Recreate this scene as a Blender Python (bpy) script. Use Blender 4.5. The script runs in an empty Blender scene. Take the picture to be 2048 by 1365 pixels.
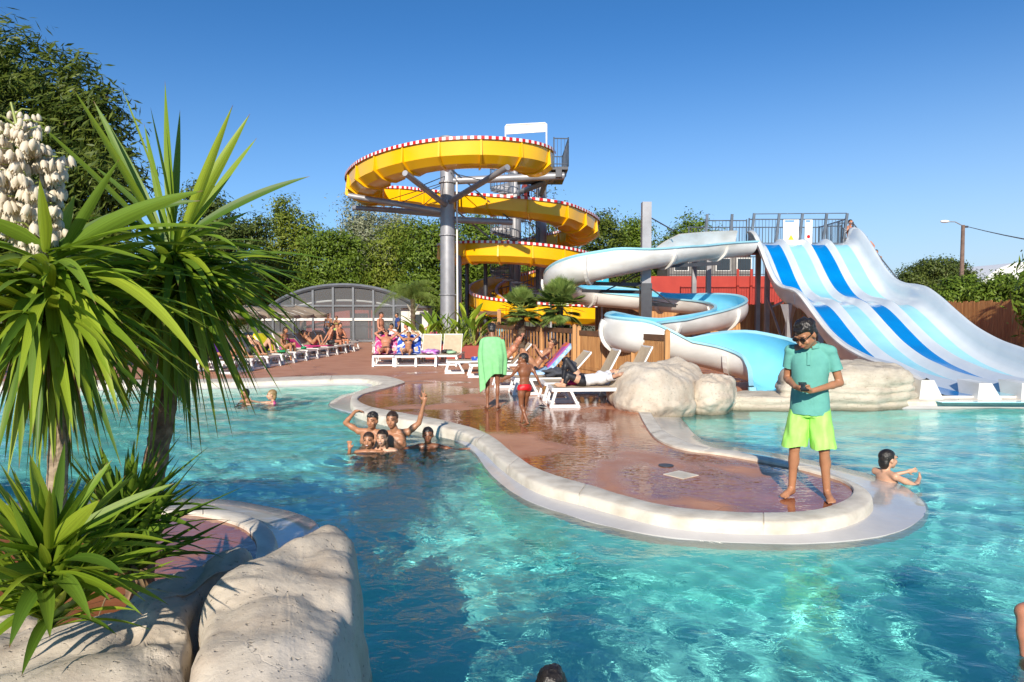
import bpy, bmesh, math, random
import numpy as np
from mathutils import Vector, Matrix, Quaternion, noise
R=math.radians; PI=math.pi
C=bpy.context.scene.collection
SC=bpy.context.scene
# ---------------- camera ----------------
H=1.8; F=1365.0; YH=624.0
TILT=math.atan((682.5-YH)/F)
cam=bpy.data.cameras.new('camera'); camo=bpy.data.objects.new('camera',cam); C.objects.link(camo)
cam.lens=F/2048*36; cam.sensor_width=36; cam.clip_end=6000; cam.clip_start=.05
camo.location=(0,0,H); camo.rotation_euler=(PI/2-TILT,0,0); SC.camera=camo
# ---------------- light ----------------
AZ=R(10); EL=R(27)
SD=Vector((math.sin(AZ)*math.cos(EL),math.cos(AZ)*math.cos(EL),-math.sin(EL)))  # direction light travels
w=bpy.data.worlds.new('World'); SC.world=w; w.use_nodes=True
nt=w.node_tree; bg=nt.nodes['Background']
sky=nt.nodes.new('ShaderNodeTexSky'); sky.sky_type='NISHITA'; sky.sun_disc=False
sky.sun_elevation=EL; sky.sun_rotation=R(190); sky.altitude=800; sky.air_density=.8; sky.dust_density=0.7; sky.ozone_density=4.0
hs=nt.nodes.new('ShaderNodeMix'); hs.data_type='RGBA'; hs.blend_type='MULTIPLY'; hs.inputs[0].default_value=1; hs.inputs[7].default_value=(.34,.70,.90,1); nt.links.new(sky.outputs[0],hs.inputs[6])
# pale summer haze low over the horizon, a little stronger to the right
tcw=nt.nodes.new('ShaderNodeTexCoord'); sxw=nt.nodes.new('ShaderNodeSeparateXYZ'); nt.links.new(tcw.outputs['Generated'],sxw.inputs[0])
mz=nt.nodes.new('ShaderNodeMapRange'); mz.inputs[1].default_value=0; mz.inputs[2].default_value=.42; mz.inputs[3].default_value=1; mz.inputs[4].default_value=0; nt.links.new(sxw.outputs[2],mz.inputs[0])
pw=nt.nodes.new('ShaderNodeMath'); pw.operation='POWER'; pw.inputs[1].default_value=2.1; nt.links.new(mz.outputs[0],pw.inputs[0])
mxx=nt.nodes.new('ShaderNodeMapRange'); mxx.inputs[1].default_value=-.5; mxx.inputs[2].default_value=.6; mxx.inputs[3].default_value=.62; mxx.inputs[4].default_value=1.25; nt.links.new(sxw.outputs[0],mxx.inputs[0])
mm_=nt.nodes.new('ShaderNodeMath'); mm_.operation='MULTIPLY'; mm_.use_clamp=True; nt.links.new(pw.outputs[0],mm_.inputs[0]); nt.links.new(mxx.outputs[0],mm_.inputs[1])
hz_=nt.nodes.new('ShaderNodeMix'); hz_.data_type='RGBA'; hz_.inputs[7].default_value=(3.5,4.6,5.5,1); nt.links.new(mm_.outputs[0],hz_.inputs[0]); nt.links.new(hs.outputs[2],hz_.inputs[6])
nt.links.new(hz_.outputs[2],bg.inputs[0]); bg.inputs[1].default_value=.12
sl=bpy.data.lights.new('sun','SUN'); sl.energy=4.5; sl.angle=R(.5); sl.color=(1,.9,.76)
so=bpy.data.objects.new('sun',sl); C.objects.link(so); so.rotation_euler=SD.to_track_quat('-Z','Y').to_euler(); so.location=(-5,-20,15)
SC.view_settings.view_transform='Standard'; SC.view_settings.look='None'; SC.view_settings.exposure=.5; SC.view_settings.gamma=1
SC.cycles.max_bounces=8; SC.cycles.transparent_max_bounces=16; SC.cycles.transmission_bounces=6; SC.cycles.volume_bounces=0
SC.cycles.caustics_reflective=False
# ---------------- pixel -> world (measuring the photograph) ----------------
_f=Vector((0,math.cos(TILT),-math.sin(TILT))); _u=Vector((0,math.sin(TILT),math.cos(TILT)))
def ray(x,y): return Vector((x-1024,0,0))+_f*F+_u*(682.5-y)
def G(x,y,z=0):
    d=ray(x,y); t=(z-H)/d.z; return Vector((d.x*t,d.y*t,z))
def P(x,y,Y):
    d=ray(x,y); t=Y/d.y; return Vector((d.x*t,Y,H+d.z*t))
# ---------------- materials ----------------
MATS={}
def pmat(name,c1,c2=None,scale=5,rough=.5,bump=0,bscale=30,metal=0,detail=6,spec=.5,trans=0,coat=0,r2=None,distort=0,stretch=None,ramp=(.35,.65),sub=0,bdist=.01):
    if name in MATS: return MATS[name]
    m=bpy.data.materials.new(name); m.use_nodes=True; n=m.node_tree.nodes; l=m.node_tree.links
    b=n['Principled BSDF']; b.inputs['Metallic'].default_value=metal; b.inputs['Roughness'].default_value=rough
    b.inputs['Specular IOR Level'].default_value=spec; b.inputs['Coat Weight'].default_value=coat; b.inputs['Coat Roughness'].default_value=.08
    c2=c2 or tuple(x*.85 for x in c1)
    tc=n.new('ShaderNodeTexCoord'); mp=n.new('ShaderNodeMapping'); l.new(tc.outputs['Object'],mp.inputs[0])
    if stretch: mp.inputs['Scale'].default_value=stretch
    tx=n.new('ShaderNodeTexNoise'); tx.inputs['Scale'].default_value=scale; tx.inputs['Detail'].default_value=detail; tx.inputs['Distortion'].default_value=distort
    l.new(mp.outputs[0],tx.inputs[0])
    cr=n.new('ShaderNodeValToRGB'); cr.color_ramp.elements[0].position=ramp[0]; cr.color_ramp.elements[1].position=ramp[1]
    cr.color_ramp.elements[0].color=(*c1,1); cr.color_ramp.elements[1].color=(*c2,1)
    l.new(tx.outputs[0],cr.inputs[0]); l.new(cr.outputs[0],b.inputs['Base Color'])
    if r2 is not None:
        mr=n.new('ShaderNodeMapRange'); mr.inputs[1].default_value=ramp[0]; mr.inputs[2].default_value=ramp[1]; mr.inputs[3].default_value=rough; mr.inputs[4].default_value=r2
        l.new(tx.outputs[0],mr.inputs[0]); l.new(mr.outputs[0],b.inputs['Roughness'])
    if bump:
        t2=n.new('ShaderNodeTexNoise'); t2.inputs['Scale'].default_value=bscale; t2.inputs['Detail'].default_value=8
        l.new(mp.outputs[0],t2.inputs[0]); bp=n.new('ShaderNodeBump'); bp.inputs['Strength'].default_value=bump; bp.inputs['Distance'].default_value=bdist
        l.new(t2.outputs[0],bp.inputs['Height']); l.new(bp.outputs[0],b.inputs['Normal'])
    if sub:
        b.inputs['Subsurface Weight'].default_value=sub; b.inputs['Subsurface Radius'].default_value=(.02,.008,.004); b.inputs['Subsurface Scale'].default_value=1
    if trans:
        tr=n.new('ShaderNodeBsdfTranslucent'); mx=n.new('ShaderNodeMixShader'); mx.inputs[0].default_value=trans
        l.new(cr.outputs[0],tr.inputs[0]); l.new(b.outputs[0],mx.inputs[1]); l.new(tr.outputs[0],mx.inputs[2])
        l.new(mx.outputs[0],n['Material Output'].inputs[0])
    MATS[name]=m; return m
# ---------------- mesh builder ----------------
def frame(t,up=Vector((0,0,1))):
    t=t.normalized()
    if abs(t.dot(up))>.98: up=Vector((0,1,0))
    s=t.cross(up).normalized(); return s,s.cross(t).normalized()
class MB:
    def __init__(s): s.v=[]; s.f=[]; s.m=[]
    def add(s,vs,fs,mi=0):
        o=len(s.v); s.v.extend([tuple(v) for v in vs]); s.f.extend([tuple(i+o for i in f) for f in fs]); s.m.extend([mi]*len(fs)); return s
    def box(s,c,d,mi=0,rot=0,M=None):
        c=Vector(c); x,y,z=d[0]/2,d[1]/2,d[2]/2
        q=Matrix.Rotation(rot,3,'Z') if M is None else M
        vs=[c+q@Vector((a*x,b*y,e*z)) for e in(-1,1) for b in(-1,1) for a in(-1,1)]
        return s.add(vs,[(0,2,3,1),(4,5,7,6),(0,1,5,4),(2,6,7,3),(0,4,6,2),(1,3,7,5)],mi)
    def bar(s,p,q,w,h,mi=0,up=Vector((0,0,1))):
        p=Vector(p);q=Vector(q); a,b=frame(q-p,up); a=a*w/2;b=b*h/2
        vs=[p-a-b,p+a-b,p+a+b,p-a+b,q-a-b,q+a-b,q+a+b,q-a+b]
        return s.add(vs,[(3,2,1,0),(4,5,6,7),(0,1,5,4),(1,2,6,5),(2,3,7,6),(3,0,4,7)],mi)
    def cone(s,p,q,r0,r1,n=12,mi=0,cap=True):
        p=Vector(p);q=Vector(q);a,b=frame(q-p); vs=[]
        for c,r in((p,r0),(q,r1)):
            for i in range(n):
                t=2*PI*i/n; vs.append(c+(a*math.cos(t)+b*math.sin(t))*r)
        fs=[(i,(i+1)%n,n+(i+1)%n,n+i) for i in range(n)]
        if cap: fs+= [tuple(range(n-1,-1,-1)),tuple(range(n,2*n))]
        return s.add(vs,fs,mi)
    def tube(s,pts,r,n=8,mi=0,closed=False):
        pts=[Vector(p) for p in pts]; k=len(pts); vs=[]; rr=r if hasattr(r,'__len__') else [r]*k
        a=None
        for i,p in enumerate(pts):
            t=(pts[(i+1)%k]-pts[i-1]) if closed else (pts[min(i+1,k-1)]-pts[max(i-1,0)])
            t.normalize()
            if a is None: a,b=frame(t)
            else:
                a=(a-t*a.dot(t)).normalized(); b=a.cross(t)
            for j in range(n):
                q=2*PI*j/n; vs.append(p+(a*math.cos(q)+b*math.sin(q))*rr[i])
        fs=[]
        for i in range(k if closed else k-1):
            for j in range(n):
                fs.append((i*n+j,i*n+(j+1)%n,((i+1)%k)*n+(j+1)%n,((i+1)%k)*n+j))
        if not closed: fs+=[tuple(range(n-1,-1,-1)),tuple((k-1)*n+j for j in range(n))]
        return s.add(vs,fs,mi)
    def sph(s,c,r,n=10,m=7,mi=0,M=None):
        c=Vector(c); r=Vector(r) if hasattr(r,'__len__') else Vector((r,r,r)); vs=[]
        q=M or Matrix.Identity(3)
        for i in range(1,m):
            t=PI*i/m
            for j in range(n):
                u=2*PI*j/n; vs.append(c+q@Vector((math.sin(t)*math.cos(u)*r.x,math.sin(t)*math.sin(u)*r.y,math.cos(t)*r.z)))
        vs+= [c+q@Vector((0,0,r.z)),c-q@Vector((0,0,r.z))]; T=len(vs)-2
        fs=[]
        for i in range(m-2):
            for j in range(n): fs.append((i*n+j,(i+1)*n+j,(i+1)*n+(j+1)%n,i*n+(j+1)%n))
        for j in range(n): fs.append((T,j,(j+1)%n)); fs.append((T+1,(m-2)*n+(j+1)%n,(m-2)*n+j))
        return s.add(vs,fs,mi)
    def grid(s,rows,mi=0,closed=False,flip=False):
        n=len(rows[0]); vs=[p for r in rows for p in r]; fs=[]
        for i in range(len(rows)-1):
            for j in range(n if closed else n-1):
                f=(i*n+j,i*n+(j+1)%n,(i+1)*n+(j+1)%n,(i+1)*n+j); fs.append(f[::-1] if flip else f)
        return s.add(vs,fs,mi)
    def ngon(s,pts,mi=0):
        from mathutils.geometry import tessellate_polygon
        t=tessellate_polygon([[Vector(p) for p in pts]])
        fs=[]
        for a,b,c in t:
            n=(Vector(pts[b])-Vector(pts[a])).cross(Vector(pts[c])-Vector(pts[a]))
            fs.append((a,b,c) if n.z>=0 else (a,c,b))
        return s.add(pts,fs,mi)
    def build(s,name,mats,parent=None,smooth=False,world=True):
        me=bpy.data.meshes.new(name); vs=s.v
        if parent is not None and world:
            L=worldloc(parent)
            if L.length>0: vs=[(a-L.x,b-L.y,c-L.z) for a,b,c in vs]
        me.from_pydata(vs,[],s.f)
        if not isinstance(mats,(list,tuple)): mats=[mats]
        for m in mats: me.materials.append(m)
        if len(mats)>1: me.polygons.foreach_set('material_index',s.m)
        if smooth: me.polygons.foreach_set('use_smooth',[True]*len(s.f))
        me.update()
        o=bpy.data.objects.new(name,me); C.objects.link(o)
        if parent is not None: o.parent=parent
        return o
def worldloc(o):
    L=Vector((0,0,0))
    while o is not None: L+=o.location; o=o.parent
    return L
def smooth_angle(o,ang=40):
    me=o.data; me.polygons.foreach_set('use_smooth',[True]*len(me.polygons))
    try: me.set_sharp_from_angle(angle=R(ang))
    except Exception: pass
    return o
def tag(o,label=None,cat=None,group=None,kind=None):
    if label: o['label']=label
    if cat: o['category']=cat
    if group: o['group']=group
    if kind: o['kind']=kind
    return o
def empty(name,loc,rz=0):
    o=bpy.data.objects.new(name,None); o.empty_display_size=.2; C.objects.link(o); o.location=loc; o.rotation_euler=(0,0,rz); return o
def thing(name,label,cat,loc=(0,0,0),rz=0,group=None): return tag(empty(name,loc,rz),label,cat,group)
def struct(o): o['kind']='structure'; return o
def kids(o): return [c for c in bpy.data.objects if c.parent==o]
def dup(root,loc,rz,label=None,group=None,scale=None):
    r=root.copy(); C.objects.link(r); r.location=loc; r.rotation_euler=(0,0,rz)
    if scale is not None: r.scale=(scale,)*3 if not hasattr(scale,'__len__') else scale
    if label: r['label']=label
    if group: r['group']=group
    for ch in root.children:
        c=ch.copy(); C.objects.link(c); c.parent=r
        for g in ch.children:
            d=g.copy(); C.objects.link(d); d.parent=c
    return r
def cat(pts,k=6,closed=False):
    """Catmull-Rom through points (tuples of any dim)"""
    A=[np.array(p,float) for p in pts]; n=len(A); out=[]
    for i in range(n if closed else n-1):
        p0=A[i-1] if (closed or i>0) else A[0]*2-A[1]
        p1=A[i]; p2=A[(i+1)%n]; p3=A[(i+2)%n] if (closed or i+2<n) else A[-1]*2-A[-2]
        for j in range(k):
            t=j/k; out.append(.5*((2*p1)+(-p0+p2)*t+(2*p0-5*p1+4*p2-p3)*t*t+(-p0+3*p1-3*p2+p3)*t**3))
    if not closed: out.append(A[-1])
    return out
def fbm(p,o=4):
    return noise.fractal(Vector(p),1.0,2.0,o)
# ================= SETTING =================
WZ=-.125   # water level
M_kerb=pmat('kerb_stone',(.68,.62,.52),(.44,.38,.30),4.5,.65,.5,22,ramp=(.42,.8),detail=10)
M_shelf=pmat('shelf_stone',(.52,.50,.48),(.42,.40,.38),2.5,.12,.35,7,ramp=(.3,.8),spec=.6,bdist=.012)
M_floor=pmat('pool_floor',(.28,.90,.84),(.21,.84,.79),.55,.6,ramp=(.3,.7))
# wet stamped concrete deck
def deck_material():
    m=bpy.data.materials.new('red_wet_deck'); m.use_nodes=True; n=m.node_tree.nodes; l=m.node_tree.links; b=n['Principled BSDF']
    tc=n.new('ShaderNodeTexCoord')
    def nz(scale,detail=6,st=None,dist=0):
        t=n.new('ShaderNodeTexNoise'); t.inputs['Scale'].default_value=scale; t.inputs['Detail'].default_value=detail; t.inputs['Distortion'].default_value=dist
        if st:
            mp=n.new('ShaderNodeMapping'); mp.inputs['Scale'].default_value=st; l.new(tc.outputs['Object'],mp.inputs[0]); l.new(mp.outputs[0],t.inputs[0])
        else: l.new(tc.outputs['Object'],t.inputs[0])
        return t
    wet=nz(.55,5,(1,1.1,1),.6)
    # wetter toward the pool edges, dry at the back
    sx=n.new('ShaderNodeSeparateXYZ'); l.new(tc.outputs['Object'],sx.inputs[0])
    dry=n.new('ShaderNodeMapRange'); dry.inputs[1].default_value=15; dry.inputs[2].default_value=23; dry.inputs[3].default_value=0; dry.inputs[4].default_value=.3; l.new(sx.outputs[1],dry.inputs[0])
    su=n.new('ShaderNodeMath'); su.operation='SUBTRACT'; l.new(wet.outputs[0],su.inputs[0]); l.new(dry.outputs[0],su.inputs[1])
    wr=n.new('ShaderNodeMapRange'); wr.inputs[1].default_value=.37; wr.inputs[2].default_value=.47; l.new(su.outputs[0],wr.inputs[0])
    base=n.new('ShaderNodeValToRGB'); l.new(nz(1.6,8).outputs[0],base.inputs[0])
    base.color_ramp.elements[0].position=.3; base.color_ramp.elements[0].color=(.43,.19,.105,1); base.color_ramp.elements[1].position=.75; base.color_ramp.elements[1].color=(.55,.28,.175,1)
    wetc=n.new('ShaderNodeValToRGB'); l.new(nz(2.2,8).outputs[0],wetc.inputs[0])
    wetc.color_ramp.elements[0].position=.3; wetc.color_ramp.elements[0].color=(.23,.072,.034,1); wetc.color_ramp.elements[1].position=.8; wetc.color_ramp.elements[1].color=(.43,.155,.072,1)
    mx=n.new('ShaderNodeMix'); mx.data_type='RGBA'; l.new(wr.outputs[0],mx.inputs[0]); l.new(base.outputs[0],mx.inputs[6]); l.new(wetc.outputs[0],mx.inputs[7])
    l.new(mx.outputs[2],b.inputs['Base Color'])
    rr=n.new('ShaderNodeMapRange'); rr.inputs[3].default_value=.6; rr.inputs[4].default_value=.055; l.new(wr.outputs[0],rr.inputs[0]); l.new(rr.outputs[0],b.inputs['Roughness'])
    v=n.new('ShaderNodeTexVoronoi'); v.feature='DISTANCE_TO_EDGE'; v.inputs['Scale'].default_value=3.2; l.new(tc.outputs['Object'],v.inputs['Vector'])
    vr=n.new('ShaderNodeMapRange'); vr.inputs[1].default_value=0; vr.inputs[2].default_value=.06; l.new(v.outputs[0],vr.inputs[0])
    n2=nz(30,8); ad=n.new('ShaderNodeMath'); ad.operation='MULTIPLY_ADD'; ad.inputs[1].default_value=.6; l.new(n2.outputs[0],ad.inputs[0]); l.new(vr.outputs[0],ad.inputs[2])
    bs=n.new('ShaderNodeMapRange'); bs.inputs[3].default_value=.5; bs.inputs[4].default_value=.015; l.new(wr.outputs[0],bs.inputs[0])
    bp=n.new('ShaderNodeBump'); bp.inputs['Distance'].default_value=.006; l.new(bs.outputs[0],bp.inputs['Strength']); l.new(ad.outputs[0],bp.inputs['Height'])
    rp=nz(7,2,(1,1.6,1)); bp2=n.new('ShaderNodeBump'); bp2.inputs['Strength'].default_value=.35; bp2.inputs['Distance'].default_value=.012; l.new(rp.outputs[0],bp2.inputs['Height']); l.new(bp.outputs[0],bp2.inputs['Normal'])
    l.new(bp2.outputs[0],b.inputs['Normal'])
    return m
M_deck=deck_material()
def water_material():
    m=bpy.data.materials.new('pool_water'); m.use_nodes=True; n=m.node_tree.nodes; l=m.node_tree.links; n.remove(n['Principled BSDF'])
    g=n.new('ShaderNodeBsdfGlass'); g.inputs['IOR'].default_value=1.33; g.inputs['Roughness'].default_value=0; g.inputs[0].default_value=(.97,1,.99,1)
    tc=n.new('ShaderNodeTexCoord'); mp=n.new('ShaderNodeMapping'); mp.inputs['Scale'].default_value=(1,1.3,1); l.new(tc.outputs['Object'],mp.inputs[0])
    t=n.new('ShaderNodeTexNoise'); t.inputs['Scale'].default_value=7; t.inputs['Detail'].default_value=3; t.inputs['Distortion'].default_value=.8; l.new(mp.outputs[0],t.inputs[0])
    bp=n.new('ShaderNodeBump'); bp.inputs['Strength'].default_value=.25; bp.inputs['Distance'].default_value=.035; l.new(t.outputs[0],bp.inputs['Height'])
    l.new(bp.outputs[0],g.inputs['Normal']); l.new(g.outputs[0],n['Material Output'].inputs[0])
    return m
M_water=water_material()
# stations: deck-side kerb edge A, pool-side kerb edge B, shelf edge C   (pixels of the photograph)
ST=[((-700,775),(-700,783),None),((-200,768),(-200,775),None),((250,762),(250,768),None),((480,759),(480,765),None),((600,755),(600,761),None),((720,752),(712,758.5),None),((775,755),(745,762),None),
((808,765),(762,768),(758,772)),((801,770),(748,772),(745,777)),((772,778),(725,779),(712,786)),((731,789),(706,790),(680,795)),((716,798),(701,801),(658,809)),((719,806),(704,812),(662,817)),
((742,816),(722,824),(690,828)),((786,825),(765,834),(745,843)),((830,833),(816,842),(805,856)),((874,841),(860,851),(850,868)),((939,857),(925,867),(905,884)),((985,877),(965,890),(945,907)),
((1020,905),(995,918),(970,942)),((1060,934),(1040,951),(1002,975)),((1110,955),(1090,974),(1050,1007)),((1180,975),(1165,993),(1130,1037)),((1250,997),(1240,1013),(1210,1060)),((1340,1018),(1330,1033),(1310,1079)),
((1450,1029),(1445,1044),(1440,1092)),((1556,1031),(1560,1047),(1580,1096)),((1630,1025),(1650,1041),(1700,1090)),((1680,1010),(1710,1027),(1790,1075)),((1705,993),(1742,1007),(1842,1050)),
((1703,978),(1742,989),(1857,1025)),((1680,963),(1715,969),(1840,998)),((1640,951),(1672,952),(1790,968)),((1590,938),(1620,934),(1700,943)),((1515,924),(1540,916),(1580,916)),((1440,911),(1455,901),(1490,901)),
((1371,902),(1399,892),(1436,894)),((1327,888),(1358,878),(1395,876)),((1300,867),(1324,858),(1372,850)),((1279,830),(1303,826),(1351,826)),((1275,812),(1300,815),(1340,815)),((1350,793),(1372,805),(1380,808)),
((1500,790),(1510,804),None),((1800,790),(1800,802),None),((2300,788),(2300,800),None),((3400,788),(3400,800),None)]
rows=[]
for a,b,c in ST:
    A=G(*a,0); B=G(*b,.02)
    if c: Cc=G(*c,WZ-.03)
    else:
        Cc=Vector((B.x,B.y-.06,WZ-.03))
    rows.append((A.x,A.y,B.x,B.y,Cc.x,Cc.y))
rows=cat(rows,5)
FLOORZ=-1.35
def kerb_mesh(rows,name_k,name_s,label):
    mb=MB(); sh=MB(); prof=[];shelf=[]
    # expansion joints: three extra narrow stations each
    out=[];jset=set();acc=0;rj=random.Random(5)
    nxt=1.3
    for i,r in enumerate(rows):
        r=np.array(r,float)
        if i:
            L=float(np.hypot(*(r[2:4]-prev[2:4]))); acc+=L
            if acc>nxt and L>.05:
                e_=.007/L
                out.append(tuple(prev+(r-prev)*(.5-e_))); jset.add(len(out)); out.append(tuple(prev+(r-prev)*.5)); out.append(tuple(prev+(r-prev)*(.5+e_))); acc=0; nxt=rj.uniform(1.1,2.2)
        out.append(tuple(r)); prev=r
    rows=out
    for i,(ax,ay,bx,by,cx,cy) in enumerate(rows):
        A=Vector((ax,ay,0)); B=Vector((bx,by,0)); d=(B-A); Cc=Vector((cx,cy,0)); e=(Cc-B)
        u=d.normalized()
        wob=.006*noise.noise(Vector((ax*3,ay*3,0)))
        jt=-.012 if i in jset else 0
        prof.append([A+Vector((0,0,-.05)),A+Vector((0,0,.024+wob+jt)),A+d*.06+Vector((0,0,.031+wob+jt)),A+d*.86+Vector((0,0,.03+wob+jt)),A+d*.96+Vector((0,0,.02+jt))-u*-jt,B+Vector((0,0,-.002))+u*jt,B+u*.012+Vector((0,0,-.05)),B+u*.01+Vector((0,0,FLOORZ))])
        shelf.append([B+Vector((0,0,-.066)),B+e*.25+Vector((0,0,-.085)),B+e*.6+Vector((0,0,-.104)),B+e*.95+Vector((0,0,WZ+.006)),Cc+Vector((0,0,WZ-.03)),Cc+Vector((0,0,-.3)),Cc+Vector((0,0,FLOORZ))])
    mb.grid(prof,flip=True); sh.grid([r[:6] for r in shelf],flip=True); sh.grid([r[5:] for r in shelf],flip=True,mi=1)
    struct(smooth_angle(mb.build(name_k,M_kerb),50)); struct(smooth_angle(sh.build(name_s,[M_shelf,M_floor]),50))
kerb_mesh(rows,'pool_kerb','pool_shelf','')
X0,X1,Y0,Y1=-22,42,-7,60
dk=[Vector((r[0],r[1],0)) for r in rows]
left=dk[0]; right=dk[-1]
MB().ngon([Vector((X0,left.y,0))]+dk+[Vector((X1,right.y,0)),Vector((X1,Y1,0)),Vector((X0,Y1,0))]).build('deck',M_deck); struct(bpy.data.objects['deck'])
# near terrace
ST2=[((-900,1040),(-900,1026),(-900,1012)),((-100,1040),(-100,1026),(-100,1012)),((200,1036),(200,1021),(200,1008)),((330,1031),(330,1015),(330,1003)),((380,1031),(380,1016),(385,1003)),((433,1040),(433,1018),(460,1005)),((482,1056),(487,1028),(540,1019)),((506,1075),(530,1048),(590,1030)),((514,1096),(554,1079),(634,1050)),
((510,1130),(545,1120),(650,1100)),((500,1180),(530,1180),(640,1180))]
r2=[]
for a,b,c in ST2:
    A=G(*a,0);B=G(*b,.02);Cc=G(*c,WZ-.03); r2.append((A.x,A.y,B.x,B.y,Cc.x,Cc.y))
r2=cat(r2,5)
kerb_mesh(r2,'terrace_kerb','terrace_shelf','')
d2=[Vector((r[0],r[1],0)) for r in r2]
e=d2[-1]
tp=[Vector((X0,d2[0].y,0))]+d2+[Vector((-.95,3.2,0)),Vector((-.8,1.8,0)),Vector((-.4,.9,0)),Vector((2,.5,0)),Vector((X1,.3,0)),Vector((X1,Y0,0)),Vector((X0,Y0,0))]
struct(MB().ngon(tp).build('terrace',M_deck))
wl=MB(); wl.grid([[p,p+Vector((0,0,FLOORZ))] for p in tp[len(d2):len(d2)+6]]); struct(wl.build('terrace_wall',M_kerb))
struct(MB().ngon([Vector((X0,Y0,FLOORZ)),Vector((X1,Y0,FLOORZ)),Vector((X1,30,FLOORZ)),Vector((X0,30,FLOORZ))]).build('pool_floor',M_floor))
# ground around
M_ground=pmat('dry_ground',(.20,.17,.09),(.10,.12,.04),.3,.95,.6,4)
g=MB(); BIG=3500
for (a,b,c,d_) in ((-BIG,BIG,Y1,BIG),(-BIG,BIG,-BIG,Y0),(-BIG,X0,Y0,Y1),(X1,BIG,Y0,Y1)):
    g.add([(a,c,-.004),(b,c,-.004),(b,d_,-.004),(a,d_,-.004)],[(0,1,2,3)])
struct(g.build('ground',M_ground))
# water : closed body with a rippled top
def waves(x,y):
    rs=np.random.RandomState(4); z=np.zeros_like(x)
    for i in range(46):
        lam=.16*(1.6/.16)**(rs.rand()); th=rs.rand()*2*PI; k=2*PI/lam
        if i%2: th=R(95)+rs.randn()*.55
        a=lam*.0018; ph=rs.rand()*6.28
        env=.55+.45*np.sin(x*rs.rand()*1.3+y*rs.rand()*1.1+ph*3)
        z+=a*env*np.sin(k*(x*np.cos(th)+y*np.sin(th))+ph)
    for (px,py) in ((770,897),(735,905),(856,896),(546,806),(492,803),(1772,962),(1105,1370),(2075,1290)):
        c_=G(px,py,WZ); r=np.hypot(x-c_.x,y-c_.y); lm=.34; z+=.0075*np.exp(-r/.75)*np.cos(2*PI*r/lm)*np.clip(r/.2,0,1)
    return z
nr,na=430,620
rr=1.0*(30/1.0)**(np.linspace(0,1,nr)); aa=np.radians(np.linspace(-74,74,na))
Rr,Aa=np.meshgrid(rr,aa,indexing='ij'); Xw=Rr*np.sin(Aa); Yw=Rr*np.cos(Aa)*.85+.35*0
fade=np.clip((rr*.0075/.02)**-1,0.35,1)[:,None]
Zw=waves(Xw,Yw)+WZ
V=np.stack([Xw,Yw,Zw],-1).reshape(-1,3)
idx=np.arange(nr*na).reshape(nr,na)
q=np.stack([idx[:-1,:-1],idx[:-1,1:],idx[1:,1:],idx[1:,:-1]],-1).reshape(-1,4)[:,::-1]
per=np.concatenate([idx[0,:],idx[1:,-1],idx[-1,-2::-1],idx[-2:0:-1,0]])
Vb=V[per].copy(); Vb[:,2]=FLOORZ-.1; nb=len(V); npz=len(per)
side=[(int(per[i]),int(per[(i+1)%npz]),nb+(i+1)%npz,nb+i) for i in range(npz)]
bot=[tuple(nb+i for i in range(npz))]
me=bpy.data.meshes.new('water'); me.from_pydata(np.vstack([V,Vb]).tolist(),[],[tuple(r[::-1]) for r in q.tolist()]+side+bot)
bm=bmesh.new(); bm.from_mesh(me); bmesh.ops.recalc_face_normals(bm,faces=bm.faces); bm.to_mesh(me); bm.free()
me.materials.append(M_water); me.polygons.foreach_set('use_smooth',[True]*len(me.polygons)); me.update()
wo=bpy.data.objects.new('water',me); C.objects.link(wo); struct(wo)
sl.cycles.is_caustics_light=True
wo.cycles.is_caustics_caster=True
for n_ in ('pool_floor','pool_shelf','terrace_shelf'): bpy.data.objects[n_].cycles.is_caustics_receiver=True
# ================= SLIDES =================
M_yel=pmat('yellow_fibreglass',(.90,.50,.003),(.85,.43,.003),.8,.28,coat=.4,ramp=(.3,.7))
M_red=pmat('red_stripe',(.55,.012,.015),(.5,.01,.012),3,.35)
M_white=pmat('white_paint',(.80,.79,.77),(.72,.71,.69),3,.4)
M_gw=pmat('white_fibreglass',(.76,.75,.72),(.50,.48,.44),.9,.4,coat=.2,ramp=(.35,.75),stretch=(1,1,2.5))
M_lblue=pmat('light_blue_gelcoat',(.22,.62,.80),(.17,.55,.74),1.5,.22,coat=.5)
M_steel=pmat('galvanised_steel',(.36,.36,.38),(.26,.26,.28),1.8,.45,metal=.35)
M_dsteel=pmat('dark_steel',(.07,.075,.085),(.05,.05,.06),3,.45,metal=.3)
M_rail=pmat('blue_grey_rail',(.16,.19,.23),(.12,.14,.17),3,.4,metal=.4)
M_bolt=pmat('bolt_dark',(.05,.045,.04),None,5,.5)

def sweep_frames(path):
    """path of Vector; returns list (p,t,side) with horizontal side = right of travel"""
    out=[]
    for i,p in enumerate(path):
        t=(path[min(i+1,len(path)-1)]-path[max(i-1,0)]); t.normalize()
        s=Vector((t.y,-t.x,0)).normalized(); out.append((p,t,s))
    return out
def resample(path,step):
    P_=[Vector(p) for p in path]; L=[0]
    for a,b in zip(P_[:-1],P_[1:]): L.append(L[-1]+(b-a).length)
    n=max(2,int(L[-1]/step)); xs=np.linspace(0,L[-1],n+1); A=np.array([tuple(p) for p in P_])
    return [Vector((np.interp(x,L,A[:,0]),np.interp(x,L,A[:,1]),np.interp(x,L,A[:,2]))) for x in xs]

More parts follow.
